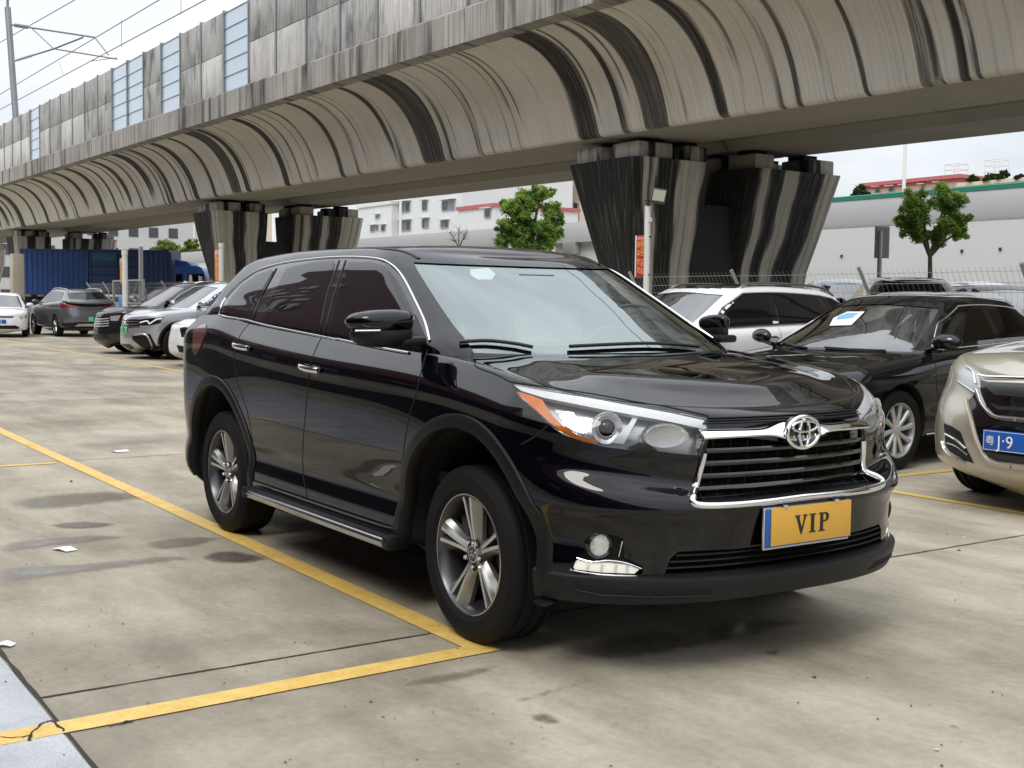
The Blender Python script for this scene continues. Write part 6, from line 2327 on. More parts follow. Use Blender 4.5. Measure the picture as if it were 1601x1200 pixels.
def build_viaduct():
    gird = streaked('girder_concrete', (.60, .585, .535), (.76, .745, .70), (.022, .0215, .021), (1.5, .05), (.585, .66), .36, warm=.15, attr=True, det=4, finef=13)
    beamc = streaked('beam_concrete', (.24, .23, .21), (.46, .44, .40), (.040, .039, .036), (2.6, .25), (.50, .66), .8)
    piermat = streaked('pier_concrete', (.42, .40, .35), (.58, .55, .49), (.008, .0085, .009), (1.0, .10), (.66, .70), .95, attr=True, finef=9)
    pmat('cross_wall_black', (.016, .0165, .017), .75, var=.6, vscale=2.0)  # mottled near-black colour of the wall between the columns
    capmat = streaked('plinth_concrete', (.34, .325, .29), (.50, .48, .43), (.012, .0125, .013), (1.6, .2), (.50, .56), .6, uv=False)
    panelm = streaked('panel_concrete', (.30, .298, .29), (.54, .535, .52), (.085, .085, .08), (2.2, .9), (.50, .74), .6, uv=False)
    panell = streaked('panel_concrete_light', (.46, .455, .44), (.70, .69, .66), (.16, .16, .15), (2.2, .7), (.56, .76), .6, uv=False)
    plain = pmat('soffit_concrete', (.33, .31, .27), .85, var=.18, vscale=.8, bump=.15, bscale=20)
    root = empty('railway_viaduct', (-15, 12, 0))
    inv = Matrix.Translation((15, -12, 0))
    tag(root, 'concrete railway viaduct with black run-off streaks crossing above the yard', 'viaduct')
    spans = [(34.6, 9.65), (9.55, -15.9), (-16.0, -40.2), (-40.3, -74.9), (-75.0, -109), (-109.1, -143)]
    def off(o):
        o.matrix_parent_inverse = inv; return o
    z0, zs = 6.80, 4.85
    curve = bez((9.92, z0), (10.95, z0 - .01), (11.6, 6.28), (11.97, 5.02), 22)
    corner = [(11.99 + .13 - .13 * math.cos(t), zs + .13 - .13 * math.sin(t)) for t in np.linspace(.25, PI / 2, 5)]
    mirror_c = lambda pts, c: [(2 * c - p[0], p[1]) for p in pts[::-1]]
    half = curve + corner
    g1 = half + mirror_c(half, 13.25)[:0] + [(14.2, zs), (14.42, zs + .2), (14.5, 6.3), (14.95, 6.72), (14.95, 7.1), (9.92, 7.1)]
    g2 = [(15.05, 6.72), (15.4, 6.3), (15.5, zs + .2), (15.7, zs)] + [(17.5, zs), (17.74, zs + .26)] + [(17.76, 5.2), (17.8, 6.1), (18.1, 6.6), (19.9, 6.74), (19.9, 7.1), (15.05, 7.1)]
    bands = []
    for (p0, p1, s_) in ((658, 700, .8), (811, 817, .7), (902, 936, 1), (1000, 1048, .75), (1118, 1139, 1), (1240, 1256, .65), (1347, 1358, .9), (1436, 1472, .6), (1494, 1512, 1), (1520, 1528, .9), (618, 626, .9), (532, 540, .8), (560, 566, .6), (575, 578, .7),
                         (443, 453, 1), (470, 474, .7), (496, 500, .6), (383, 391, 1), (362, 380, .8), (334, 340, .9), (304, 313, 1), (290, 294, .8), (268, 274, 1), (256, 260, .7), (240, 250, 1), (222, 226, .8), (204, 211, 1), (196, 199, .7), (182, 186, .9), (160, 167, 1), (138, 144, 1), (120, 124, .7),
                         (103, 109, 1), (92, 95, .7), (73, 78, 1), (54, 58, .8), (32, 40, 1), (22, 26, .8), (12, 18, 1), (2, 6, .9), (768, 772, .6), (745, 750, .6), (1075, 1080, .6), (1190, 1194, .6), (1290, 1294, .6), (1400, 1404, .6)):
        yq = 362 - (p0 / 1600) * 250
        xa, xb = at(p0, yq, 1, 12.0).x, at(p1, yq, 1, 12.0).x
        bands.append(((xa + xb) / 2, abs(xb - xa) / 2, s_))
    rnd = random.Random(12)
    for x in np.arange(-60, 4, .9): bands.append((x + rnd.uniform(-.4, .4), rnd.uniform(.015, .06), rnd.uniform(.5, .9)))
    for x in np.arange(-140, -76, 1.1): bands.append((x + rnd.uniform(-.4, .4), rnd.uniform(.08, .3), rnd.uniform(.6, 1)))
    for x in np.arange(-4, 34, 1.6): bands.append((x + rnd.uniform(-.5, .5), rnd.uniform(.08, .35), rnd.uniform(.6, 1)))
    wob = [(rnd.uniform(0, 6.28), rnd.uniform(.6, 1.4), rnd.uniform(.55, 1.2)) for _ in bands]
    near_b = {}
    def stain(x, v):
        s = 0.0
        if x not in near_b: near_b[x] = [(q_, o_) for q_, o_ in zip(bands, wob) if abs(x - q_[0]) < q_[1] + .3]
        for (c, w, k), (ph_, am, ln) in near_b[x]:
            d_ = abs(x - c - .05 * am * math.sin(ph_ + v * 4)) - w * (1.0 - .2 * v)
            if d_ < .12: s = max(s, k * (1 if v < ln else max(.2, 1 - 3 * (v - ln))) * min(1, max(0, .5 - d_ / .10)))
        return s
    for a, b in spans:
        nx = max(6, int(abs(a - b) / 2))
        near_ = a > -60 and b < 9
        nxx = int(abs(a - b) / .07) if near_ else int(abs(a - b) / .25)
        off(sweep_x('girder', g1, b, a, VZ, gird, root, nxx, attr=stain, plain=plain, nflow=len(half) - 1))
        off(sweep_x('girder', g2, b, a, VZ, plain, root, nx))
        off(sweep_x('edge_beam', [(9.62, 6.70), (9.95, 6.66), (9.95, 7.40), (9.70, 7.44), (9.62, 7.38)], b, a, VZ, beamc, root, nx))
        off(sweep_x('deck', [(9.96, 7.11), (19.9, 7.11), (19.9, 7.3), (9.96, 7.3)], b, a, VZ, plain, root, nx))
    # square bearing pads cast on the web near the joints
    for (px, py) in ((880, 160), (893, 193), (955, 182), (910, 65), (848, 78)):
        pass
    # ---- piers
    for xp in (9.5, -15.0, -39.4, -74.0, -108.2):
        pr = empty('viaduct_pier', (xp - 1.2, 15.2, gz(xp, 15)))
        tag(pr, {9.5: 'viaduct pier to the right of the picture, out of the frame', -15.0: 'flared twin-column pier, black with stains, right behind the white SUV', -39.4: 'flared twin-column pier in the middle distance behind the roof of the black SUV',
                 -74.0: 'flared twin-column pier behind the blue truck', -108.2: 'farthest pier at the left picture edge beyond the blue truck'}[xp], 'pier')
        zt = 4.42 + VZ(xp) - gz(xp, 15)
        def col(ya, yb, outer):
            # octagonal-cornered column that flares towards its head; outer: side (-1 near, +1 far) that leans out
            rings = []
            for z, ix, iy in ((-.3, .58, .52), (1.4, .58, .50), (1.9, .52, .46), (2.7, .32, .29), (3.6, .11, .10), (zt - .02, 0, 0), (zt, 0, 0)):
                x0, x1 = -1.2 + ix, 1.2 - ix
                y0, y1 = ya + (iy if outer < 0 else 0), yb - (iy if outer > 0 else 0)
                c = .16
                rings.append([(x0 + c, y0, z), (x1 - c, y0, z), (x1, y0 + c, z), (x1, y1 - c, z), (x1 - c, y1, z), (x0 + c, y1, z), (x0, y1 - c, z), (x0, y0 + c, z)])
            # finer rings round the outline and up the height
            fin = []
            for r_ in rings:
                pts = []
                for k in range(8):
                    p, q_ = Vector(r_[k]), Vector(r_[(k + 1) % 8])
                    n_ = (24, 6, 60, 6, 24, 6, 24, 6)[k]
                    pts += [p.lerp(q_, t_ / n_) for t_ in range(n_)]
                fin.append(pts)
            rows_ = []
            for r0, r1 in zip(fin[:-1], fin[1:]):
                n_ = max(1, int((r1[0].z - r0[0].z) / .12))
                for t_ in range(n_): rows_.append([p.lerp(q_, t_ / n_) for p, q_ in zip(r0, r1)])
            rows_.append(fin[-1])
            np_ = len(rows_[0]); per = [0.0]
            for k in range(1, np_): per.append(per[-1] + (rows_[-1][k] - rows_[-1][k - 1]).length)
            per.append(per[-1] + .1)
            V = [p for r_ in rows_ for p in r_]
            F_ = []; UVs = []
            for i in range(len(rows_) - 1):
                for k in range(np_):
                    k2 = (k + 1) % np_
                    F_.append((i * np_ + k, i * np_ + k2, (i + 1) * np_ + k2, (i + 1) * np_ + k))
                    UVs += [(per[k] + ya, rows_[i][k].z), (per[k + 1] + ya, rows_[i][k].z), (per[k + 1] + ya, rows_[i + 1][k].z), (per[k] + ya, rows_[i + 1][k].z)]
            F_.append(tuple((len(rows_) - 1) * np_ + k for k in range(np_ - 1, -1, -1))); UVs += [(0, 0)] * np_
            me = bpy.data.meshes.new('column'); me.from_pydata([tuple(v) for v in V], [], F_)
            uvl = me.uv_layers.new(name='UVMap')
            for ii, c_ in enumerate(UVs): uvl.data[ii].uv = c_
            def st(k, z):
                w_ = .03 * math.sin(z * 1.9 + ya * 3 + xp) + .02 * math.sin(z * 5 + xp)
                if k < 24: return 1.0 if xp > -30 or k < 21 else .62       # face towards the aisle
                if k < 30: return 1.0 if xp > -30 else 0.0
                if k < 90:
                    f_ = (k - 30) / 60 + w_ * (.6 if z < 3.9 else .2)
                    if outer < 0:
                        pat = ((.03, .10), (.15, .22), (.55, .93)) if xp > -30 else ((-.1, .30), (.58, .86))
                    else:
                        pat = ((.02, .13), (.30, .47), (.80, 1.2)) if xp > -30 else ((.04, .16), (.36, .46), (.68, 1.2))
                    dd = min(max(a_ - f_, f_ - b_) for a_, b_ in pat)
                    return min(1.0, max(0.0, .5 + dd / .10))
                if k < 96: return 0.0 if outer > 0 else .9
                return .9
            ca = me.attributes.new('stain', 'FLOAT', 'POINT')
            ca.data.foreach_set('value', [st(k, r_[k].z) for r_ in rows_ for k in range(np_)])
            bm = bmesh.new(); bm.from_mesh(me); bmesh.ops.recalc_face_normals(bm, faces=bm.faces); bm.to_mesh(me); bm.free()
            me.materials.append(piermat); me.polygons.foreach_set('use_smooth', [True] * len(me.polygons)); me.set_sharp_from_angle(angle=R(25))
            return link_mesh('column', me, pr)
        col(-2.95, -.75, -1); col(.40, 3.28, 1)
        MB().box((0, -.3, 1.55), (1.1, 1.44, 3.5)).build('cross_wall', M['cross_wall_black'], pr, smooth=0)
        for (y, w) in ((-2.3, .95), (-1.15, .6), (.85, .6), (2.65, .85)):
            cp = MB()
            cp.box((-.62, y, zt + .17), (.85, w, .34), None, .04); cp.box((.62, y, zt + .17), (.85, w, .34), None, .04)
            cp.build('bearing_plinth', capmat, pr, smooth=30)
        for y in (-2.1, -1.2, .9, 2.5):
            for x in (-.6, .6): MB().box((x, y, zt + .39), (.5, .42, .10)).build('bearing', M['void_black'], pr, smooth=0)
    # ---- noise barrier on the near edge
    nb = empty('noise_barrier', (-29.4, 9.75, 7.4 + VZ(-29.4)))
    tag(nb, 'concrete panel noise barrier with a few pale blue clear bays along the viaduct edge', 'noise barrier')
    clear = pmat('clear_panel', (.56, .67, .78), .12, var=.06, vscale=1.0)
    rail_ = pmat('panel_rail', (.46, .54, .62), .4, .2)
    steel = pmat('galvanised_steel', (.30, .31, .32), .45, .7, var=.2)
    kinds = {-1: 1, -4: 1, -6: 1, -7: 1, -14: 1}
    n0 = -29.4
    ip = nb.matrix_world.copy()
    invb = Matrix.Translation((29.4, -9.75, -(7.4 + VZ(-29.4))))
    k = -26
    H = 2.42
    for k in range(-34, 16):
        x1 = n0 + k * 2.0 + 2.0; x0 = x1 - 2.0
        if x0 > 2: continue
        xm = (x0 + x1) / 2
        zb = 7.40 + VZ(xm)
        kk = k
        tall = H if x0 < -29.5 else H + .0
        if kinds.get(k):
            o = MB().box((xm, 9.76, zb + tall / 2 - .02), (1.90, .03, tall)).build('clear_panel', clear, nb, smooth=0); o.matrix_parent_inverse = invb
            fr = MB()
            for i in range(6): fr.box((xm, 9.735, zb + .03 + i * (tall - .06) / 5), (1.90, .040, .009))
            f_ = fr.build('panel_rails', rail_, o, smooth=0); f_.matrix_parent_inverse = Matrix.Identity(4)
        else:
            for r_ in (0, 1):
                o = MB().box((xm, 9.76, zb + tall * (.25 + .5 * r_) - .0), (1.92, .09, tall / 2 - .015), None, .008).build('concrete_panel', panell if (r_ == 0 and random.random() < .6) else panelm, nb, smooth=30)
                o.matrix_parent_inverse = invb
        o = MB().box((x1, 9.75, zb + tall / 2), (.07, .14, tall + .05)).build('barrier_post', steel, nb, smooth=0); o.matrix_parent_inverse = invb
    # ---- overhead line mast and wires
    G_ = at
    base = at(30, 255, 1, 10.2)
    mast = empty('catenary_mast', (base.x, base.y, base.z))
    tag(mast, 'grey overhead line mast with a cantilever bracket at the left picture edge', 'mast')
    top = at(12, 12, 1, 10.2) - base
    pm = pmat('mast_grey', (.20, .21, .22), .5, .5, var=.15)
    MB().tube([(0, 0, 0), tuple(top)], .16, 12).build('mast_pole', pm, mast)
    MB().tube([tuple(top + Vector((0, 0, -.9))), tuple(top + Vector((0, 0, 2.5)))], .07, 8).build('mast_tip', pm, mast)
    MB().box((0, 0, .15), (.6, .6, .3), None, .03).build('mast_base', beamc, mast)
    def q(px, py, y): return at(px, py, 1, y) - base
    A = q(16, 38, 10.2); B = q(22, 95, 10.2)
    e1, e2, e3, e4 = q(148, 58, 13.2), q(183, 92, 13.6), q(143, 94, 13.6), q(84, 76, 12.0)
    br = MB()
    br.tube([tuple(A), tuple(e1)], .045, 8); br.tube([tuple(B), tuple(e4), tuple(q(130, 58, 13.0))], .045, 8)
    br.tube([tuple(q(50, 44, 11.2)), tuple(e4)], .03, 6); br.tube([tuple(e4), tuple(e2)], .035, 8); br.tube([tuple(e1), tuple(q(170, 86, 13.6))], .03, 6); br.tube([tuple(q(143, 95, 13.6)), tuple(q(182, 90, 13.6))], .02, 6)
    br.build('cantilever_bracket', pm, mast)
    ins = MB()
    for a, b in ((A.lerp(e1, .06), A.lerp(e1, .20)), (B.lerp(e4, .08), B.lerp(e4, .42))):
        for i in range(7):
            p = a.lerp(b, i / 6); ins.tube([tuple(p), tuple(p + (b - a) * .04)], .10, 10)
    ins.build('insulator', pmat('porcelain', (.32, .34, .37), .3), mast)
    wm = pmat('wire_grey', (.16, .17, .18), .5, .6)
    for (p1, p2, y, lb) in (((0, 66), (116, 0), 11.0, 'uppermost thin feeder wire above the noise barrier'), ((0, 147), (248, 0), 13.0, 'messenger wire strung over the track, second from the top'), ((0, 171), (320, 0), 13.0, 'contact wire strung low over the track')):
        a, b = at(p1[0], p1[1], 1, y), at(p2[0], p2[1], 1, y)
        d = (b - a)
        P = [a - d * .8 , a, a + d * .5, b, b + d * 1.2]
        o = MB().tube(P, .022, 6).build('overhead_wire', wm); tag(o, lb, 'wire')
    for (p1, p2) in (((92, 95), (99, 117)), ((190, 30), (190, 73)), ((283, 0), (283, 22))):
        a, b = at(p1[0], p1[1], 1, 13.0), at(p2[0], p2[1], 1, 13.0)
        o = MB().tube([a, b], .012, 5).build('wire_dropper', wm)
        tag(o, {92: 'short dropper between the wires near the mast', 190: 'short dropper between the wires, middle one of three', 283: 'short dropper between the wires near the top picture edge'}[p1[0]], 'wire')


# ------------------------------------------------------------------ fence, poles, signs
def build_fence():
    st = pmat('fence_galvanised', (.42, .43, .44), .4, .7, var=.15)
    def run(x0, x1, y, label):
        root = empty('mesh_fence', ((x0 + x1) / 2, y, 0))
        tag(root, label, 'fence')
        inv = Matrix.Translation((-(x0 + x1) / 2, -y, 0))
        xs = np.arange(x0, x1 + .01, 2.5)
        for i, x in enumerate(xs):
            z = gz(x, y)
            p = MB().tube([(x, y + .03, z), (x, y + .03, z + 1.60), (x, y - .20, z + 1.95)], 0, 4, flat=(.035, .035))
            o = p.build('fence_post', st, root, smooth=0); o.matrix_parent_inverse = inv
            if i == len(xs) - 1: break
            w = MB()
            zz = lambda h: gz(x + 1.25, y) + h
            for h, dy in ((.08, 0), (.5, 0), (.54, -.03), (.95, 0), (1.35, 0), (1.6, 0), (1.72, -.09), (1.86, -.15)):
                w.tube([(x, y + dy, zz(h)), (x + 2.5, y + dy, zz(h))], .0032, 4, caps=False)
            for xx in np.arange(x + .04, x + 2.5, .085):
                w.tube([(xx, y, zz(.05)), (xx, y, zz(1.6)), (xx, y - .17, zz(1.92))], .0022, 4, caps=False)
            o = w.build('wire_panel', st, root, smooth=0, weld=False); o.matrix_parent_inverse = inv
    run(-12.2, 2.9, 10.05, 'galvanised wire mesh fence with bent top behind the cars on the right')
    run(-48, -12.9, 10.05, 'long galvanised wire mesh fence with bent top behind the cars on the left')
    # gate frame in the left stretch
    g = empty('mesh_gate', tuple(at_ground(190, 500)))
    c = at(200, 445, 1, 9.6)
    g.location = (c.x, 9.6, gz(c.x))
    tag(g, 'steel framed mesh gate standing in front of the blue truck', 'gate')
    fr = MB()
    for x in (-1.9, 0, 1.9): fr.box((x, 0, 1.0), (.08, .08, 2.0))
    for z in (.25, 1.15, 1.98): fr.box((0, 0, z), (3.8, .06, .06))
    fr.build('gate_frame', st, g, smooth=0)
    w = MB()
    for x in np.arange(-1.85, 1.86, .1): w.tube([(x, .01, .25), (x, .01, 1.98)], .003, 4, caps=False)
    for z in np.arange(.3, 1.95, .2): w.tube([(-1.88, .015, z), (1.88, .015, z)], .003, 4, caps=False)
    w.build('gate_mesh', st, g, smooth=0, weld=False)
    p = at(218, 398, 1, 9.7)
    o = MB().box((0, 0, 1.6), (.16, .12, 3.2)).build('gate_post', st); o.location = (p.x, 9.75, gz(p.x)); tag(o, 'tall plain steel post beside the mesh gate', 'post')
    MB().tube([(.05, 0, 2.2), (-1.0, 0, 1.5)], .035, 6).build('post_stay', st, o); MB().tube([(-1.1, 0, 1.45), (.05, 0, 1.42)], .035, 6).build('post_brace', st, o)


def build_poles():
    wh = pmat('pole_white', (.70, .70, .68), .5, var=.1)
    red = pmat('banner_red', (.45, .022, .022), .5); orange = pmat('banner_orange', (.72, .20, .045), .5)
    gold = pmat('banner_gold', (.85, .55, .10), .5); pink = pmat('banner_pink', (.75, .40, .38), .5)
    def pole(px, ptop, y, r, label, lean=(-.018, 0)):
        p = at(px, ptop, 1, y)
        g = gz(p.x, y)
        root = empty('banner_pole', (p.x, y, g)); tag(root, label, 'pole')
        h = p.z - g
        MB().tube([(0, 0, 0), (0, 0, h)], r, 14).build('pole', wh, root)
        MB().box((0, 0, .015), (.3, .3, .03)).build('base_plate', wh, root)
        return root, h
    face = math.atan2(-.55, -.83)
    # the one with red sign and floodlight
    root, h = pole(1013, 322, 9.5, .052, 'white pole with a red lettered sign and a floodlight in front of the stained pier')
    rot = Matrix.Identity(3)                                        # the boards hang parallel to the aisle
    rot_f = Matrix.Rotation(math.atan2(CR.y, CR.x), 3, 'Z')
    def loc(px, py): return at(px, py, 1, 9.5) - Vector(root.location)
    a, b = loc(997.5, 368), loc(1011.5, 432)
    zc, hh = (a.z + b.z) / 2, abs(a.z - b.z)
    w = .235
    def R_(v): return tuple(rot @ Vector(v))
    bx = MB(); bx.box(R_((-.05 - w / 2, 0, zc)), (w, .03, hh), rot, .004)
    bn = bx.build('banner', red, root)
    MB().box(R_((-.05 - w + .012, -.002, zc)), (.028, .036, hh), rot).build('banner_edge', pmat('banner_white', (.75, .75, .73), .5), bn)
    cs = hh * .155
    for i, ch in enumerate('精品二手车'):
        writing(ch, R_((-.05 - w * .25, -.017, zc + hh * .26 - i * hh * .170)), .105, gold, bn, 'banner_lettering', face='-y', rot=None) if False else None
    def vert(chars, u, top, step, size):
        for i, ch in enumerate(chars):
            o = writing(ch, (0, 0, 0), size, gold, bn, 'banner_lettering', face='-y', width=size * 1.0)
            if o:
                for v in o.data.vertices:
                    q = rot @ Vector((v.co.x + u, -.018, v.co.z + top - i * step))
                    v.co = q
    vert('精品二手车', -.05 - w * .24, zc + hh * .30 - .045, hh * .168, .085)
    vert('新车批发', -.05 - w * .62, zc + hh * .28 - .045, hh * .205, .085)
    lb = MB()
    for i in range(6): lb.box(R_((-.05 - w * .84 + i * .034, -.0165, zc + hh * .43)), (.022, .002, .045), rot)
    lb.build('banner_heading', pink, bn, smooth=0)
    cl = MB()
    for z in (zc + hh / 2 - .03, zc - hh / 2 + .03): cl.tube([R_((-.2, .0, z)), R_((.09, 0, z))], .012, 6)
    cl.build('banner_bracket', M['dark_plastic'], root)
    # floodlight
    zf = loc(1020, 312).z
    fl = MB(); tl = rot_f @ Matrix.Rotation(R(22), 3, 'X') @ Matrix.Rotation(R(8), 3, 'Y')
    c = rot_f @ Vector((.16, -.10, zf + .06))
    fl.box(c, (.24, .06, .25), tl, .012); f = fl.build('floodlight', pmat('lamp_housing', (.07, .075, .08), .5), root)
    MB().box(c + tl @ Vector((0, -.032, .022)), (.20, .006, .185), tl).build('floodlight_glass', pmat('flood_glass', (.62, .66, .56), .25, coat=.5), f)
    ar = MB(); ar.tube([(0, 0, zf - .02), R_((.02, -.05, zf - .05)), R_((.12, -.08, zf - .04))], .016, 6); ar.tube([R_((-.10, 0, zf - .0)), R_((.06, 0, zf))], .012, 6)
    ar.build('floodlight_arm', M['dark_plastic'], root)
    hk = MB(); zk = loc(1018, 345).z
    hk.tube([(0, 0, zk - .02), R_((.07, -.02, zk)), R_((.10, -.02, zk + .05))], .014, 6); hk.tube([R_((.07, -.02, zk)), R_((.12, -.02, zk - .01)), R_((.13, -.02, zk + .04))], .012, 6)
    hk.build('hook', wh, root)
    # the two with orange banners
    for (px, pt, y, r, bt, bb, bl, lab) in ((195, 397, 7.2, .085, 403, 442, 187, 'thick white pole with an orange banner in front of the blue truck'), (346, 386, 9.5, .075, 390, 441, 336, 'thick white pole with a bright orange banner next to the second pier')):
        root, h = pole(px, pt, y, r, lab)
        lo = lambda qx, qy: at(qx, qy, 1, y) - Vector(root.location)
        zt, zb = lo(px, bt).z, lo(px, bb).z
        bw = .42 if px > 300 else .34
        cx = -(r + bw / 2 - .02)
        bx = MB(); bx.box(R_((cx, -.02, (zt + zb) / 2)), (bw, .03, zt - zb), rot, .004); bn = bx.build('banner', orange, root)
        MB().box((R_((cx, -.02, zt - .12))), (bw + .004, .034, .20), rot).build('banner_head', pink, bn)
        n = 5; stp = (zt - zb - .3) / n
        for i, ch in enumerate('精品二手车'):
            o = writing(ch, (0, 0, 0), .20, gold, bn, 'banner_lettering', face='-y', width=.2)
            if o:
                for v in o.data.vertices: v.co = rot @ Vector((v.co.x + cx, -.037, v.co.z + zt - .30 - stp * (i + .5)))
        MB().tube([(0, 0, h - .02), (0, 0, h + .12)], r * 1.15, 12).build('pole_cap', wh, root)
    # road sign seen from behind
    p = at(1377, 440, 1, 19.0)
    root = empty('road_sign', (p.x, 19.0, gz(p.x, 19))); tag(root, 'back of a tall rectangular road sign on a grey post before the white wall', 'sign')
    lo = lambda qx, qy: at(qx, qy, 1, 19.0) - Vector(root.location)
    stl = pmat('sign_back', (.42, .43, .42), .4, .5, var=.1)
    a, b = lo(1366, 354), lo(1388, 403)
    wd = (ray_dir(1388, 380) - ray_dir(1366, 380)).length * 29
    rz = Matrix.Rotation(math.atan2(CR.y, CR.x), 3, 'Z')
    MB().box((0, 0, (a.z + b.z) / 2), (wd, .03, abs(a.z - b.z)), rz, .005).build('sign_plate', stl, root)
    MB().box(tuple(rz @ Vector((0, -.03, (a.z + b.z) / 2))), (wd * .86, .012, abs(a.z - b.z) * .9), rz).build('sign_stiffener', pmat('sign_back_dark', (.34, .35, .35), .45, .4), root)
    MB().tube([(0, -.06, 0), (0, -.06, b.z + abs(a.z - b.z) * .85)], .055, 10).build('sign_post', stl, root)
    # tall lamp columns beyond the wall
    for (px, pt, pb, y, lab) in ((1413, 120, 300, 60.0, 'slim white lamp column rising into the sky above the pink house'), (322, 355, 430, 40.0, 'white lamp column right of the blue truck in front of the yellow green trees'), (228, 355, 430, 62.0, 'white lamp column behind the blue truck box'),
                                 (626, 312, 365, 45.0, 'white lamp column before the white apartment block'), (304, 350, 440, 47.0, 'thin white lamp column left of the second pier')):
        t, b = at(px - (4 if px > 1000 else -3), pt, 1, y), at(px, pb, 1, y)
        o = MB().tube([(0, 0, 0), (0, 0, (t.z - gz(b.x, y)) if px < 1000 else t.z)], .11, 8).build('lamp_column', wh)
        o.location = (b.x, y, gz(b.x, y)); tag(o, lab, 'lamp post')
    # blue notice by the gate and a grey cabinet
    p = at(190, 470, 1, 9.3)
    o = MB().box((0, 0, 1.15), (.20, .05, .50), Matrix.Rotation(math.atan2(CR.y, CR.x), 3, 'Z'), .006).build('notice_board', pmat('notice_board_blue', (.10, .36, .62), .5, var=.3, vscale=6)); o.location = (p.x, 9.3, gz(p.x)); tag(o, 'small blue notice board standing behind the dark SUV bonnet', 'notice board')


# ------------------------------------------------------------------ trees
def leaf_mat(name, a, b_):
    m_, t, b = base_mat(name)
    L = t.links.new
    oi = nd(t, 'ShaderNodeTexCoord')
    n = nd(t, 'ShaderNodeTexNoise', Scale=2.6, Detail=3.0); L(oi.outputs['Object'], n.inputs['Vector'])
    r_ = nd(t, 'ShaderNodeValToRGB'); r_.color_ramp.elements[0].position = .36; r_.color_ramp.elements[0].color = rgba(a); r_.color_ramp.elements[1].position = .64; r_.color_ramp.elements[1].color = rgba(b_)
    L(n.outputs['Fac'], r_.inputs[0]); L(r_.outputs[0], b.inputs['Base Color'])
    b.inputs['Roughness'].default_value = .45
    b.inputs['Specular IOR Level'].default_value = .35
    tr = nd(t, 'ShaderNodeBsdfTranslucent'); L(r_.outputs[0], tr.inputs[0])
    mx = nd(t, 'ShaderNodeMixShader'); mx.inputs[0].default_value = .42
    L(b.outputs[0], mx.inputs[1]); L(tr.outputs[0], mx.inputs[2])
    L(mx.outputs[0], t.nodes['Material Output'].inputs[0])
    return m_


def tree(label, loc, clumps, trunk_h, trunk_r, n_leaf, leaf, mat, seed, bare=False, fork=2, cat='tree'):
    """clumps: (x, y, z, r) balls of foliage; limbs run to each of them"""
    rnd = random.Random(seed)
    root = empty('tree', loc); tag(root, label, cat)
    bark = M.get('bark') or pmat('bark', (.075, .058, .042), .9, var=.3, vscale=9, bump=.4, bscale=40)
    tb = MB()
    P = [(rnd.uniform(-.05, .05) * i * trunk_r * 4, rnd.uniform(-.05, .05) * i * trunk_r * 4, trunk_h * i / 4) for i in range(5)]
    P[0] = (0, 0, -.1)
    tb.tube(P, [trunk_r * (1.25 - .13 * i) for i in range(5)], 10)
    top = Vector(P[-1])
    for (x, y, z, r) in clumps:
        e = Vector((x, y, z)); mid = top.lerp(e, .5) + Vector((rnd.uniform(-.1, .1), rnd.uniform(-.1, .1), .15)) * (e - top).length * .4
        tb.tube(smooth_poly([top - Vector((0, 0, .15)), mid, e], 4, False), [trunk_r * .62 * (1 - .085 * i) for i in range(9)], 6)
        if bare:
            for k in range(9):
                a = e.lerp(mid, rnd.random() * .9)
                d = Vector((rnd.gauss(0, 1), rnd.gauss(0, 1), abs(rnd.gauss(.5, .7)))).normalized() * r * rnd.uniform(.5, 1.1)
                tb.tube([a, a + d * .5 + Vector((0, 0, .05)), a + d], [trunk_r * .2, trunk_r * .13, trunk_r * .05], 4)
    tb.build('trunk', bark, root, weld=False)
    if bare: return root
    base_c = list(clumps)
    for (x, y, z, r) in base_c:
        for _ in range(5):
            d = Vector((rnd.gauss(0, 1), rnd.gauss(0, 1), rnd.gauss(.1, .8))).normalized()
            clumps = clumps + [(x + d.x * r * .85, y + d.y * r * .85, z + d.z * r * .8, r * rnd.uniform(.28, .5))]
    V = []; F_ = []
    tot = sum(c[3] ** 2 for c in clumps)
    for (x, y, z, r) in clumps:
        n = int(n_leaf * r * r / tot)
        for _ in range(n):
            d = Vector((rnd.gauss(0, 1), rnd.gauss(0, 1), rnd.gauss(0, 1))).normalized()
            lump = .72 + .28 * math.sin(5 * d.x + 3 * d.z + x * 7) * math.cos(4 * d.y + z * 5)
            rad = r * lump * rnd.random() ** .55 * rnd.uniform(.85, 1.12)
            c = Vector((x, y, z)) + Vector((d.x, d.y, d.z * .85)) * rad
            t = Vector((rnd.gauss(0, 1), rnd.gauss(0, 1), rnd.gauss(-.35, .6))).normalized()
            nn = (d * .8 + Vector((rnd.gauss(0, .6), rnd.gauss(0, .6), rnd.gauss(.5, .5)))).normalized()
            s = t.cross(nn)
            if s.length < 1e-3: continue
            s.normalize()
            l = leaf * rnd.uniform(.65, 1.25); w = l * .38
            b0 = len(V)
            V += [c - t * l * .5, c + s * w * .5 - t * l * .05 + nn * l * .06, c + t * l * .5 - nn * l * .10, c - s * w * .5 - t * l * .05 + nn * l * .06]
            F_.append((b0, b0 + 1, b0 + 2, b0 + 3))
    me = bpy.data.meshes.new('crown'); me.from_pydata([tuple(v) for v in V], [], F_); me.materials.append(mat)
    link_mesh('crown', me, root)
    return root


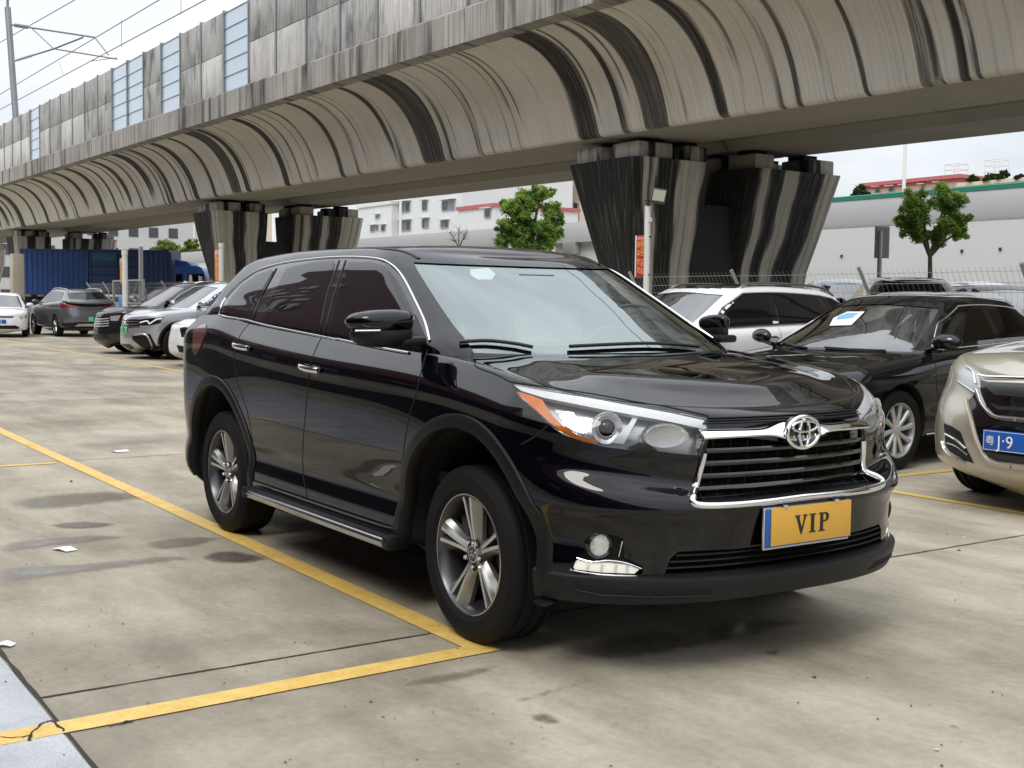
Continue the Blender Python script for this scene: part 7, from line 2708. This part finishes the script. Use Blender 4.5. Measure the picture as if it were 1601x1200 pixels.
def build_trees():
    lm = leaf_mat('leaf_green', (.085, .19, .034), (.36, .50, .11))
    lm2 = leaf_mat('leaf_yellow_green', (.075, .13, .02), (.26, .33, .055))
    lm3 = leaf_mat('leaf_dark', (.02, .05, .014), (.06, .11, .03))
    # right: small tree before the white wall
    y = 22.0
    b = at(1455, 440, 1, y); g = gz(b.x, y); d = (Vector((b.x, y, 0)) - CAM).dot(_f)
    k = d / F_PX
    def cl(px, py, r, dy=0.0):
        off = (px - 1455) * k
        p = CR * off
        z = (at(1455, py, 1, y)).z - g
        return (p.x + dy * .5, p.y + dy, z, r * k)
    tree('small green tree with a thin trunk standing before the white wall', (b.x, y, g), [cl(1425, 320, 26), cl(1455, 312, 27, .3), cl(1483, 318, 25), cl(1497, 345, 19), cl(1420, 352, 21), cl(1455, 345, 28, -.4), cl(1480, 352, 24), cl(1435, 368, 18), cl(1463, 372, 16), cl(1498, 364, 14)],
         cl(1455, 392, 1)[2], .07, 30000, .095, lm, 3)
    # centre: broad dense tree between the two piers
    y = 25.0
    b = at(826, 440, 1, y); g = gz(b.x, y); d = (Vector((b.x, y, 0)) - CAM).dot(_f); k = d / F_PX
    def cl2(px, py, r, dy=0.0):
        p = CR * ((px - 826) * k)
        return (p.x + dy * .5, p.y + dy, at(826, py, 1, y).z - g, r * k)
    tree('broad dense green tree between the piers above the black SUV roof', (b.x, y, g), [cl2(820, 308, 20), cl2(845, 302, 19), cl2(796, 325, 20), cl2(830, 330, 27, -.5), cl2(860, 328, 20), cl2(790, 352, 18), cl2(820, 358, 28), cl2(855, 355, 25), cl2(785, 376, 17), cl2(815, 382, 24), cl2(850, 382, 24), cl2(872, 365, 12), cl2(835, 392, 22, -.4)],
         cl2(826, 395, 1)[2], .16, 48000, .14, lm, 5)
    # left: yellow green trees behind the truck
    for (px, py, r, y, s, lab) in ((262, 392, 20, 44.0, 1, 'yellow green tree behind the truck cab, the left one of two'), (300, 392, 18, 44.0, 2, 'yellow green tree between the lamp columns left of the second pier')):
        b = at(px, 430, 1, y); g = gz(b.x, y); k = (Vector((b.x, y, 0)) - CAM).dot(_f) / F_PX
        z = at(px, py, 1, y).z - g
        tree(lab, (b.x, y, g), [(0, 0, z, r * k), (CR.x * -14 * k, CR.y * -14 * k, z - .3, r * .8 * k), (CR.x * 13 * k, CR.y * 13 * k, z - .4, r * .75 * k), (.3, -.4, z - r * k * .9, r * k * .9), (CR.x * -10 * k, CR.y * -10 * k, z - r * k, r * .8 * k), (0, 0, z + r * k * .5, r * .6 * k)],
             max(1.5, z - r * k * 1.6), .16, 5200, .42, lm2, 20 + s)
    # leafless little tree
    y = 27.0
    b = at(717, 440, 1, y); g = gz(b.x, y); k = (Vector((b.x, y, 0)) - CAM).dot(_f) / F_PX
    z = at(717, 372, 1, y).z - g
    tree('small leafless tree before the grey wall above the black SUV roof', (b.x, y, g), [(CR.x * a * k, CR.y * a * k, z + h * k, 14 * k) for a, h in ((-14, 8), (0, 14), (14, 10), (-8, -4), (9, 0))], z - 12 * k, .055, 0, .1, None, 9, bare=True)
    # bushes on the far skyline
    for (px, py, r, y, lab) in ((1340, 298, 9, 75.0, 'dark round tree top at the left end of the pink house'), (12, 420, 14, 60.0, 'dark tree between the far pier and the concrete post at the left edge')):
        b = at(px, 430, 1, y); g = gz(b.x, y); k = (Vector((b.x, y, 0)) - CAM).dot(_f) / F_PX
        z = at(px, py, 1, y).z - g
        tree(lab, (b.x, y, g), [(0, 0, z, r * k), (CR.x * 8 * k, CR.y * 8 * k, z - .3, r * .7 * k), (CR.x * -8 * k, CR.y * -8 * k, z - .5, r * .7 * k)], max(1, z - r * k), .2, 1800, .5, lm3, 31 + px)
    # roof-garden plants on the cream house
    y = 78.0
    for (px, py, r, lab) in ((1522, 279, 6, 'low plants on the roof edge of the cream house, left clump'), (1548, 277, 7, 'low plants on the roof edge of the cream house, middle clump'), (1568, 272, 9, 'tallest plant on the roof of the cream house'), (1596, 276, 5, 'plants on the cream house roof at the picture edge')):
        b = at(px, py, 1, y); k = (Vector((b.x, y, 0)) - CAM).dot(_f) / F_PX
        tree(lab, (b.x, y, b.z - r * k), [(0, 0, r * k, r * k), (CR.x * 6 * k, CR.y * 6 * k, r * k * .7, r * .6 * k), (CR.x * -7 * k, CR.y * -7 * k, r * k * .6, r * .6 * k)], r * k * .6, .05, 420, .35, lm3, px, cat='plant')


# ------------------------------------------------------------------ walls and buildings
def build_buildings():
    # long white wall with a curved upper half
    wm = pmat('wall_white', (.62, .63, .645), .6, var=.06, vscale=.6)
    wg = pmat('wall_curve_grey', (.50, .51, .53), .4, var=.06, vscale=.5)
    gr = pmat('coping_green', (.02, .20, .13), .4, var=.15)
    gr2 = pmat('coping_light', (.10, .42, .32), .45)
    root = empty('sound_wall', (-30, 30, 0)); tag(root, 'long white wall with a bulging curved upper half behind the viaduct', 'wall')
    inv = Matrix.Translation((30, -30, 0))
    def zt(x): return .0 + -.004 * (x + 20)
    f = lambda x: -.004 * (x + 20)
    o = sweep_x('lower_wall', [(30, -.5), (30, 4.22), (30.3, 4.22), (30.3, -.5)], -140, 30, f, wm, root, 40); o.matrix_parent_inverse = inv
    cv = bez((29.98, 4.20), (29.90, 4.35), (29.84, 4.8), (29.88, 5.12), 10)
    o = sweep_x('curved_hood', cv + [(30.6, 5.12), (30.6, 4.20)], -140, 30, f, wg, root, 40); o.matrix_parent_inverse = inv
    o = sweep_x('green_coping', [(29.85, 5.123), (29.85, 5.24), (30.6, 5.24), (30.6, 5.123)], -30.5, 30, f, gr, root, 20); o.matrix_parent_inverse = inv
    o = sweep_x('coping_edge', [(29.84, 5.243), (29.84, 5.28), (30.6, 5.28), (30.6, 5.243)], -30.5, 30, f, gr2, root, 20); o.matrix_parent_inverse = inv
    sp = MB()
    for (px, py) in ((1315, 400), (1503, 392), (1563, 389)):
        p = at(px, py, 1, 29.95); sp.box((p.x, 29.97, p.z), (.09, .06, .10), None, .02)
    o = sp.build('wall_bracket', M['alloy_dark'], root); o.matrix_parent_inverse = inv

    glass = pmat('window_dark', (.05, .06, .07), .15, spec=.6, var=.4, vscale=.3)
    glass2 = pmat('window_mid', (.16, .18, .20), .2, var=.4, vscale=.4)
    frame = pmat('window_frame', (.42, .43, .43), .5)

    def block(name, label, y, px0, px1, ptop, depth, mat, floors, cols, wpx=None, roof=None, zlow=0.0, wins=None, parapet=True):
        a, b = at(px0, 400, 1, y), at(px1, 400, 1, y)
        zt_ = at((px0 + px1) / 2, ptop, 1, y).z
        g = gz((a.x + b.x) / 2, y)
        root = empty(name, ((a.x + b.x) / 2, y, g)); tag(root, label, 'building')
        w = abs(b.x - a.x)
        MB().box((0, depth / 2, (zt_ - g) / 2), (w, depth, zt_ - g)).build('wall', mat, root, smooth=0)
        if parapet: MB().box((0, depth / 2, zt_ - g + .14), (w + .3, depth + .3, .28)).build('roof_edge', roof or mat, root, smooth=0)
        for (wx0, wx1, wy0, wy1) in (wins or []):
            p0, p1 = at(wx0, wy0, 1, y), at(wx1, wy1, 1, y)
            cx, cz = (p0.x + p1.x) / 2 - root.location.x, (p0.z + p1.z) / 2 - g
            ww, hh = abs(p1.x - p0.x), abs(p1.z - p0.z)
            fr = MB()
            fr.box((cx, -.04, cz), (ww, .10, hh))
            o = fr.build('window', frame, root, smooth=0)
            n = 2 if ww > 1.2 else 1
            for i in range(n):
                MB().box((cx - ww / 2 + ww * (i + .5) / n, -.095, cz), (ww / n - .12, .03, hh - .14)).build('pane', glass if (i + int(cx)) % 2 else glass2, o, smooth=0)
            MB().box((cx, -.22, cz + hh / 2 + .08), (ww + .3, .5, .07)).build('window_hood', mat, o, smooth=0)
        return root, g, w, zt_ - g
    white = pmat('render_white', (.66, .67, .68), .8, var=.07, vscale=.4)
    cream = pmat('render_cream', (.60, .53, .42), .8, var=.07, vscale=.4)
    pink = pmat('render_pink', (.66, .47, .40), .8, var=.06, vscale=.4)
    pink_red = pmat('roof_pink_red', (.44, .12, .13), .6)
    grey = pmat('render_grey', (.48, .48, .48), .8, var=.1, vscale=.4)
    W = [(628, 642, 316, 331), (661, 669, 314, 329), (692, 712, 314, 328), (629, 643, 345, 360), (661, 671, 342, 356), (690, 702, 345, 356), (614, 617, 324, 337),
         (628, 642, 288, 303), (661, 669, 286, 301), (692, 712, 286, 300)]
    block('apartment_block', 'white apartment block with grey windows seen under the viaduct left of the dense tree', 52.0, 596, 722, 225, 12, white, 0, 0, wins=W)
    block('apartment_block', 'low white house wing with flat canopies left of the white apartment block', 51.0, 560, 612, 322, 9, white, 0, 0, wins=[(588, 594, 336, 341), (580, 586, 353, 362), (588, 592, 352, 360), (597, 603, 352, 361)])
    block('apartment_block', 'white house with a thin red roof edge just left of the dense tree', 47.0, 716, 772, 326, 8, white, 0, 0, roof=pink_red, wins=[(759, 768, 327, 340)])
    block('apartment_block', 'cream apartment block rising behind the dense tree', 66.0, 735, 800, 205, 12, cream, 0, 0, wins=[(761, 766, 304, 315)])
    block('apartment_block', 'white and cream apartment block between the dense tree and the stained pier', 66.0, 835, 905, 200, 12, cream, 0, 0, wins=[(864, 878, 305, 312), (864, 878, 289, 296), (898, 904, 318, 340)])
    block('apartment_block', 'pale apartment block with balconies far behind the truck cab', 80.0, 252, 322, 320, 14, cream, 0, 0, wins=[(287, 301, 356, 367), (262, 270, 357, 362), (243, 251, 358, 368), (266, 274, 370, 376)])
    block('apartment_block', 'white and pink apartment block far behind the blue truck box', 82.0, 185, 252, 335, 14, white, 0, 0, wins=[(206, 215, 362, 368), (218, 224, 361, 367), (244, 250, 361, 369), (228, 240, 371, 377), (213, 217, 385, 390), (221, 225, 385, 390)])
    r_, g, w, h = block('pink_house', 'pink house with a red roof edge above the green coping of the white wall', 80.0, 1351, 1496, 290, 10, pink, 0, 0, roof=pink_red, wins=[(1369, 1377, 293, 302), (1390, 1399, 292, 300), (1465, 1471, 286, 294), (1441, 1446, 289, 296), (1411, 1415, 290, 298)])
    MB().box((0, 5, h + .38), (w + .8, 11, .30)).build('roof_band', pink_red, r_, smooth=0)
    for dx in (1.0, 4.8):
        tk = MB()
        for i in range(4):
            for j in range(2): tk.tube([(dx + i % 2 * 1.3, 3 + j * 1.3, h + .5), (dx + i % 2 * 1.3, 3 + j * 1.3, h + 1.9)], .03, 5)
        for z in (.9, 1.4, 1.85): tk.tube([(dx, 3, h + z), (dx + 1.3, 3, h + z), (dx + 1.3, 4.3, h + z), (dx, 4.3, h + z)], .03, 5, closed=True)
        tk.build('tank_frame', M.get('frame_pale') or pmat('frame_pale', (.62, .62, .62), .6), r_, smooth=0)
    block('cream_house', 'cream house with orange corner lines and roof plants at the right picture edge', 78.0, 1496, 1680, 284, 10, cream, 0, 0, wins=[])
    # low shed with an air conditioner between tree and pier
    y = 27.5
    r_, g, w, h = block('white_shed', 'low white shed with an air conditioner beside the stained pier', y, 868, 940, 379, 2.0, white, 0, 0, wins=[], parapet=False)
    MB().box((0, 1.0, h + .05), (w + .5, 2.6, .10)).build('shed_roof', grey, r_, smooth=0)
    p = at(899, 387, 1, y); MB().box((p.x - r_.location.x, -.2, p.z - g), (.8, .35, .55), None, .03).build('air_conditioner', frame, r_)
    p = at(884, 387, 1, y - .3)
    o = MB().box((0, 0, 0), (.55, .06, .5), None, .02).build('hung_cloth', pmat('cloth_pink', (.55, .05, .12), .8)); o.location = (p.x, y - .12, p.z); tag(o, 'pink cloth hanging on the white shed wall', 'cloth')
    p = at(891, 430, 1, y - .1)
    # concrete gate post at the far left
    p = at(27, 440, 1, 10.6)
    o = MB().box((0, 0, 1.5), (.75, .6, 3.6), None, .03).build('concrete_post', pmat('post_concrete', (.40, .36, .30), .85, var=.2, vscale=2)); q = at_ground(27, 470); o.location = (p.x, 10.6, gz(p.x, 11)); tag(o, 'weathered concrete post at the left end of the blue truck', 'post')
    # the shop behind the camera, seen in the paint and glass of the cars
    sh = empty('shop_building', (-10, -8.6, 0)); tag(sh, 'dark red shop building facing the yard, seen mirrored in the black SUV', 'building')
    wine = pmat('shop_red', (.11, .024, .028), .5, var=.1)
    MB().box((15, -2, 5.2), (84, 3.9, 3.0)).build('upper_wall', wine, sh, smooth=0)
    MB().box((-22, -2, 8.3), (50, 4.2, 9.2)).build('tower_wall', wine, sh, smooth=0)
    MB().box((0, -2.3, 1.85), (120, 3.5, 3.7)).build('shop_glazing', pmat('shop_glass', (.006, .007, .010), .2), sh, smooth=0)
    wp = pmat('sign_panel_white', (.55, .55, .55), .5)
    rnd = random.Random(4)
    n_ = 0
    for x in np.arange(-46, 40, 1.25):
        for k in range(11 if x < 2 else 3):
            if rnd.random() < .30 + .12 * math.sin(x * .7 + k) and n_ < 98:
                n_ += 1
                MB().box((x + rnd.uniform(-.4, .4), .16 if x < 3.0 else .02, 4.2 + k * .72), (rnd.uniform(.6, 1.6), .12, rnd.uniform(.2, .45))).build('wall_panel', wp, sh, smooth=0)
    lit = pmat('shop_interior', (.12, .13, .15), .6)
    for x in np.arange(-45, 46, 3.7): MB().box((x, -.50, 1.9), (rnd.uniform(.5, 1.4), .06, rnd.uniform(.3, .9))).build('shop_poster', lit, sh, smooth=0)
    # far city edge so that the horizon is not bare
    for (x, y, w, h, lab) in ((-130, -30, 50, 12, 'pale distant block beyond the left edge of the yard'), (-190, 30, 60, 14, 'grey distant block beyond the far end of the viaduct')):
        b_ = empty('distant_block', (x, y, 0)); tag(b_, lab, 'building')
        MB().box((0, 0, h / 2), (w * .4, w, h)).build('wall', grey, b_, smooth=0)
        for zz in np.arange(2, h - 1, 3.2):
            for yy in np.arange(-w / 2 + 2, w / 2 - 1, 3.0): MB().box((w * .2, yy, zz), (.12, 1.4, 1.5)).build('window', glass, b_, smooth=0)
hero = build_hero()
build_other_cars()
build_truck()
build_ground()
build_grit()
build_viaduct()
build_fence()
build_poles()
build_trees()
build_buildings()
# ------------------------------------------------------------------ light
def make_world(strength=1.0):
    w = bpy.data.worlds.new('World'); SC.world = w
    w.use_nodes = True
    t = w.node_tree; t.nodes.clear()
    out = nd(t, 'ShaderNodeOutputWorld')
    sky = nd(t, 'ShaderNodeTexSky', sky_type='NISHITA')
    sky.sun_disc = False; sky.sun_elevation = R(52); sky.sun_rotation = R(SUN_ROT)
    b1 = nd(t, 'ShaderNodeBackground', Strength=.10)
    t.links.new(sky.outputs[0], b1.inputs[0])
    co = nd(t, 'ShaderNodeTexCoord')
    mp = nd(t, 'ShaderNodeMapping'); mp.inputs['Scale'].default_value = (1.0, 1.0, 3.2)
    t.links.new(co.outputs['Generated'], mp.inputs[0])
    n = nd(t, 'ShaderNodeTexNoise', Scale=2.2, Detail=7.0, Roughness=.55)
    t.links.new(mp.outputs[0], n.inputs['Vector'])
    cr = nd(t, 'ShaderNodeValToRGB')
    cr.color_ramp.elements[0].position = .34; cr.color_ramp.elements[0].color = (.66, .70, .755, 1)
    cr.color_ramp.elements[1].position = .60; cr.color_ramp.elements[1].color = (.92, .94, .96, 1)
    t.links.new(n.outputs['Fac'], cr.inputs[0])
    b2 = nd(t, 'ShaderNodeBackground', Strength=strength)
    t.links.new(cr.outputs[0], b2.inputs[0])
    # an overcast sky is about three times as bright overhead as at the horizon
    sx = nd(t, 'ShaderNodeSeparateXYZ'); t.links.new(co.outputs['Generated'], sx.inputs[0])
    mr = nd(t, 'ShaderNodeMapRange'); t.links.new(sx.outputs[2], mr.inputs[0])
    mr.inputs[1].default_value = 0.05; mr.inputs[2].default_value = .85; mr.inputs[3].default_value = strength; mr.inputs[4].default_value = strength * 2.3
    t.links.new(mr.outputs[0], b2.inputs[1])
    mx = nd(t, 'ShaderNodeMixShader'); mx.inputs[0].default_value = .88
    t.links.new(b1.outputs[0], mx.inputs[1]); t.links.new(b2.outputs[0], mx.inputs[2])
    t.links.new(mx.outputs[0], out.inputs[0])
    l = bpy.data.lights.new('sun', 'SUN'); l.energy = 1.0; l.angle = R(22); l.color = (1, .96, .9)
    o = bpy.data.objects.new('sun', l); COL.objects.link(o)
    el, az = R(52), R(SUN_AZ)
    d = Vector((math.cos(el) * math.cos(az), math.cos(el) * math.sin(az), math.sin(el)))
    o.rotation_euler = d.to_track_quat('Z', 'Y').to_euler()
    o.location = (0, 0, 30)
    SC.view_settings.view_transform = 'Standard'
    SC.view_settings.look = 'None'
    SC.view_settings.gamma = 1.0
    SC.view_settings.exposure = EXPOSURE
    SC.view_settings.use_curve_mapping = False


SUN_AZ = -60.0
SUN_ROT = 90.0 - SUN_AZ
EXPOSURE = .5
make_world(.71)
SC.cycles.max_bounces = 8
SC.cycles.transparent_max_bounces = 12
SC.cycles.caustics_reflective = False
SC.cycles.caustics_refractive = False
SC.cycles.use_denoising = True
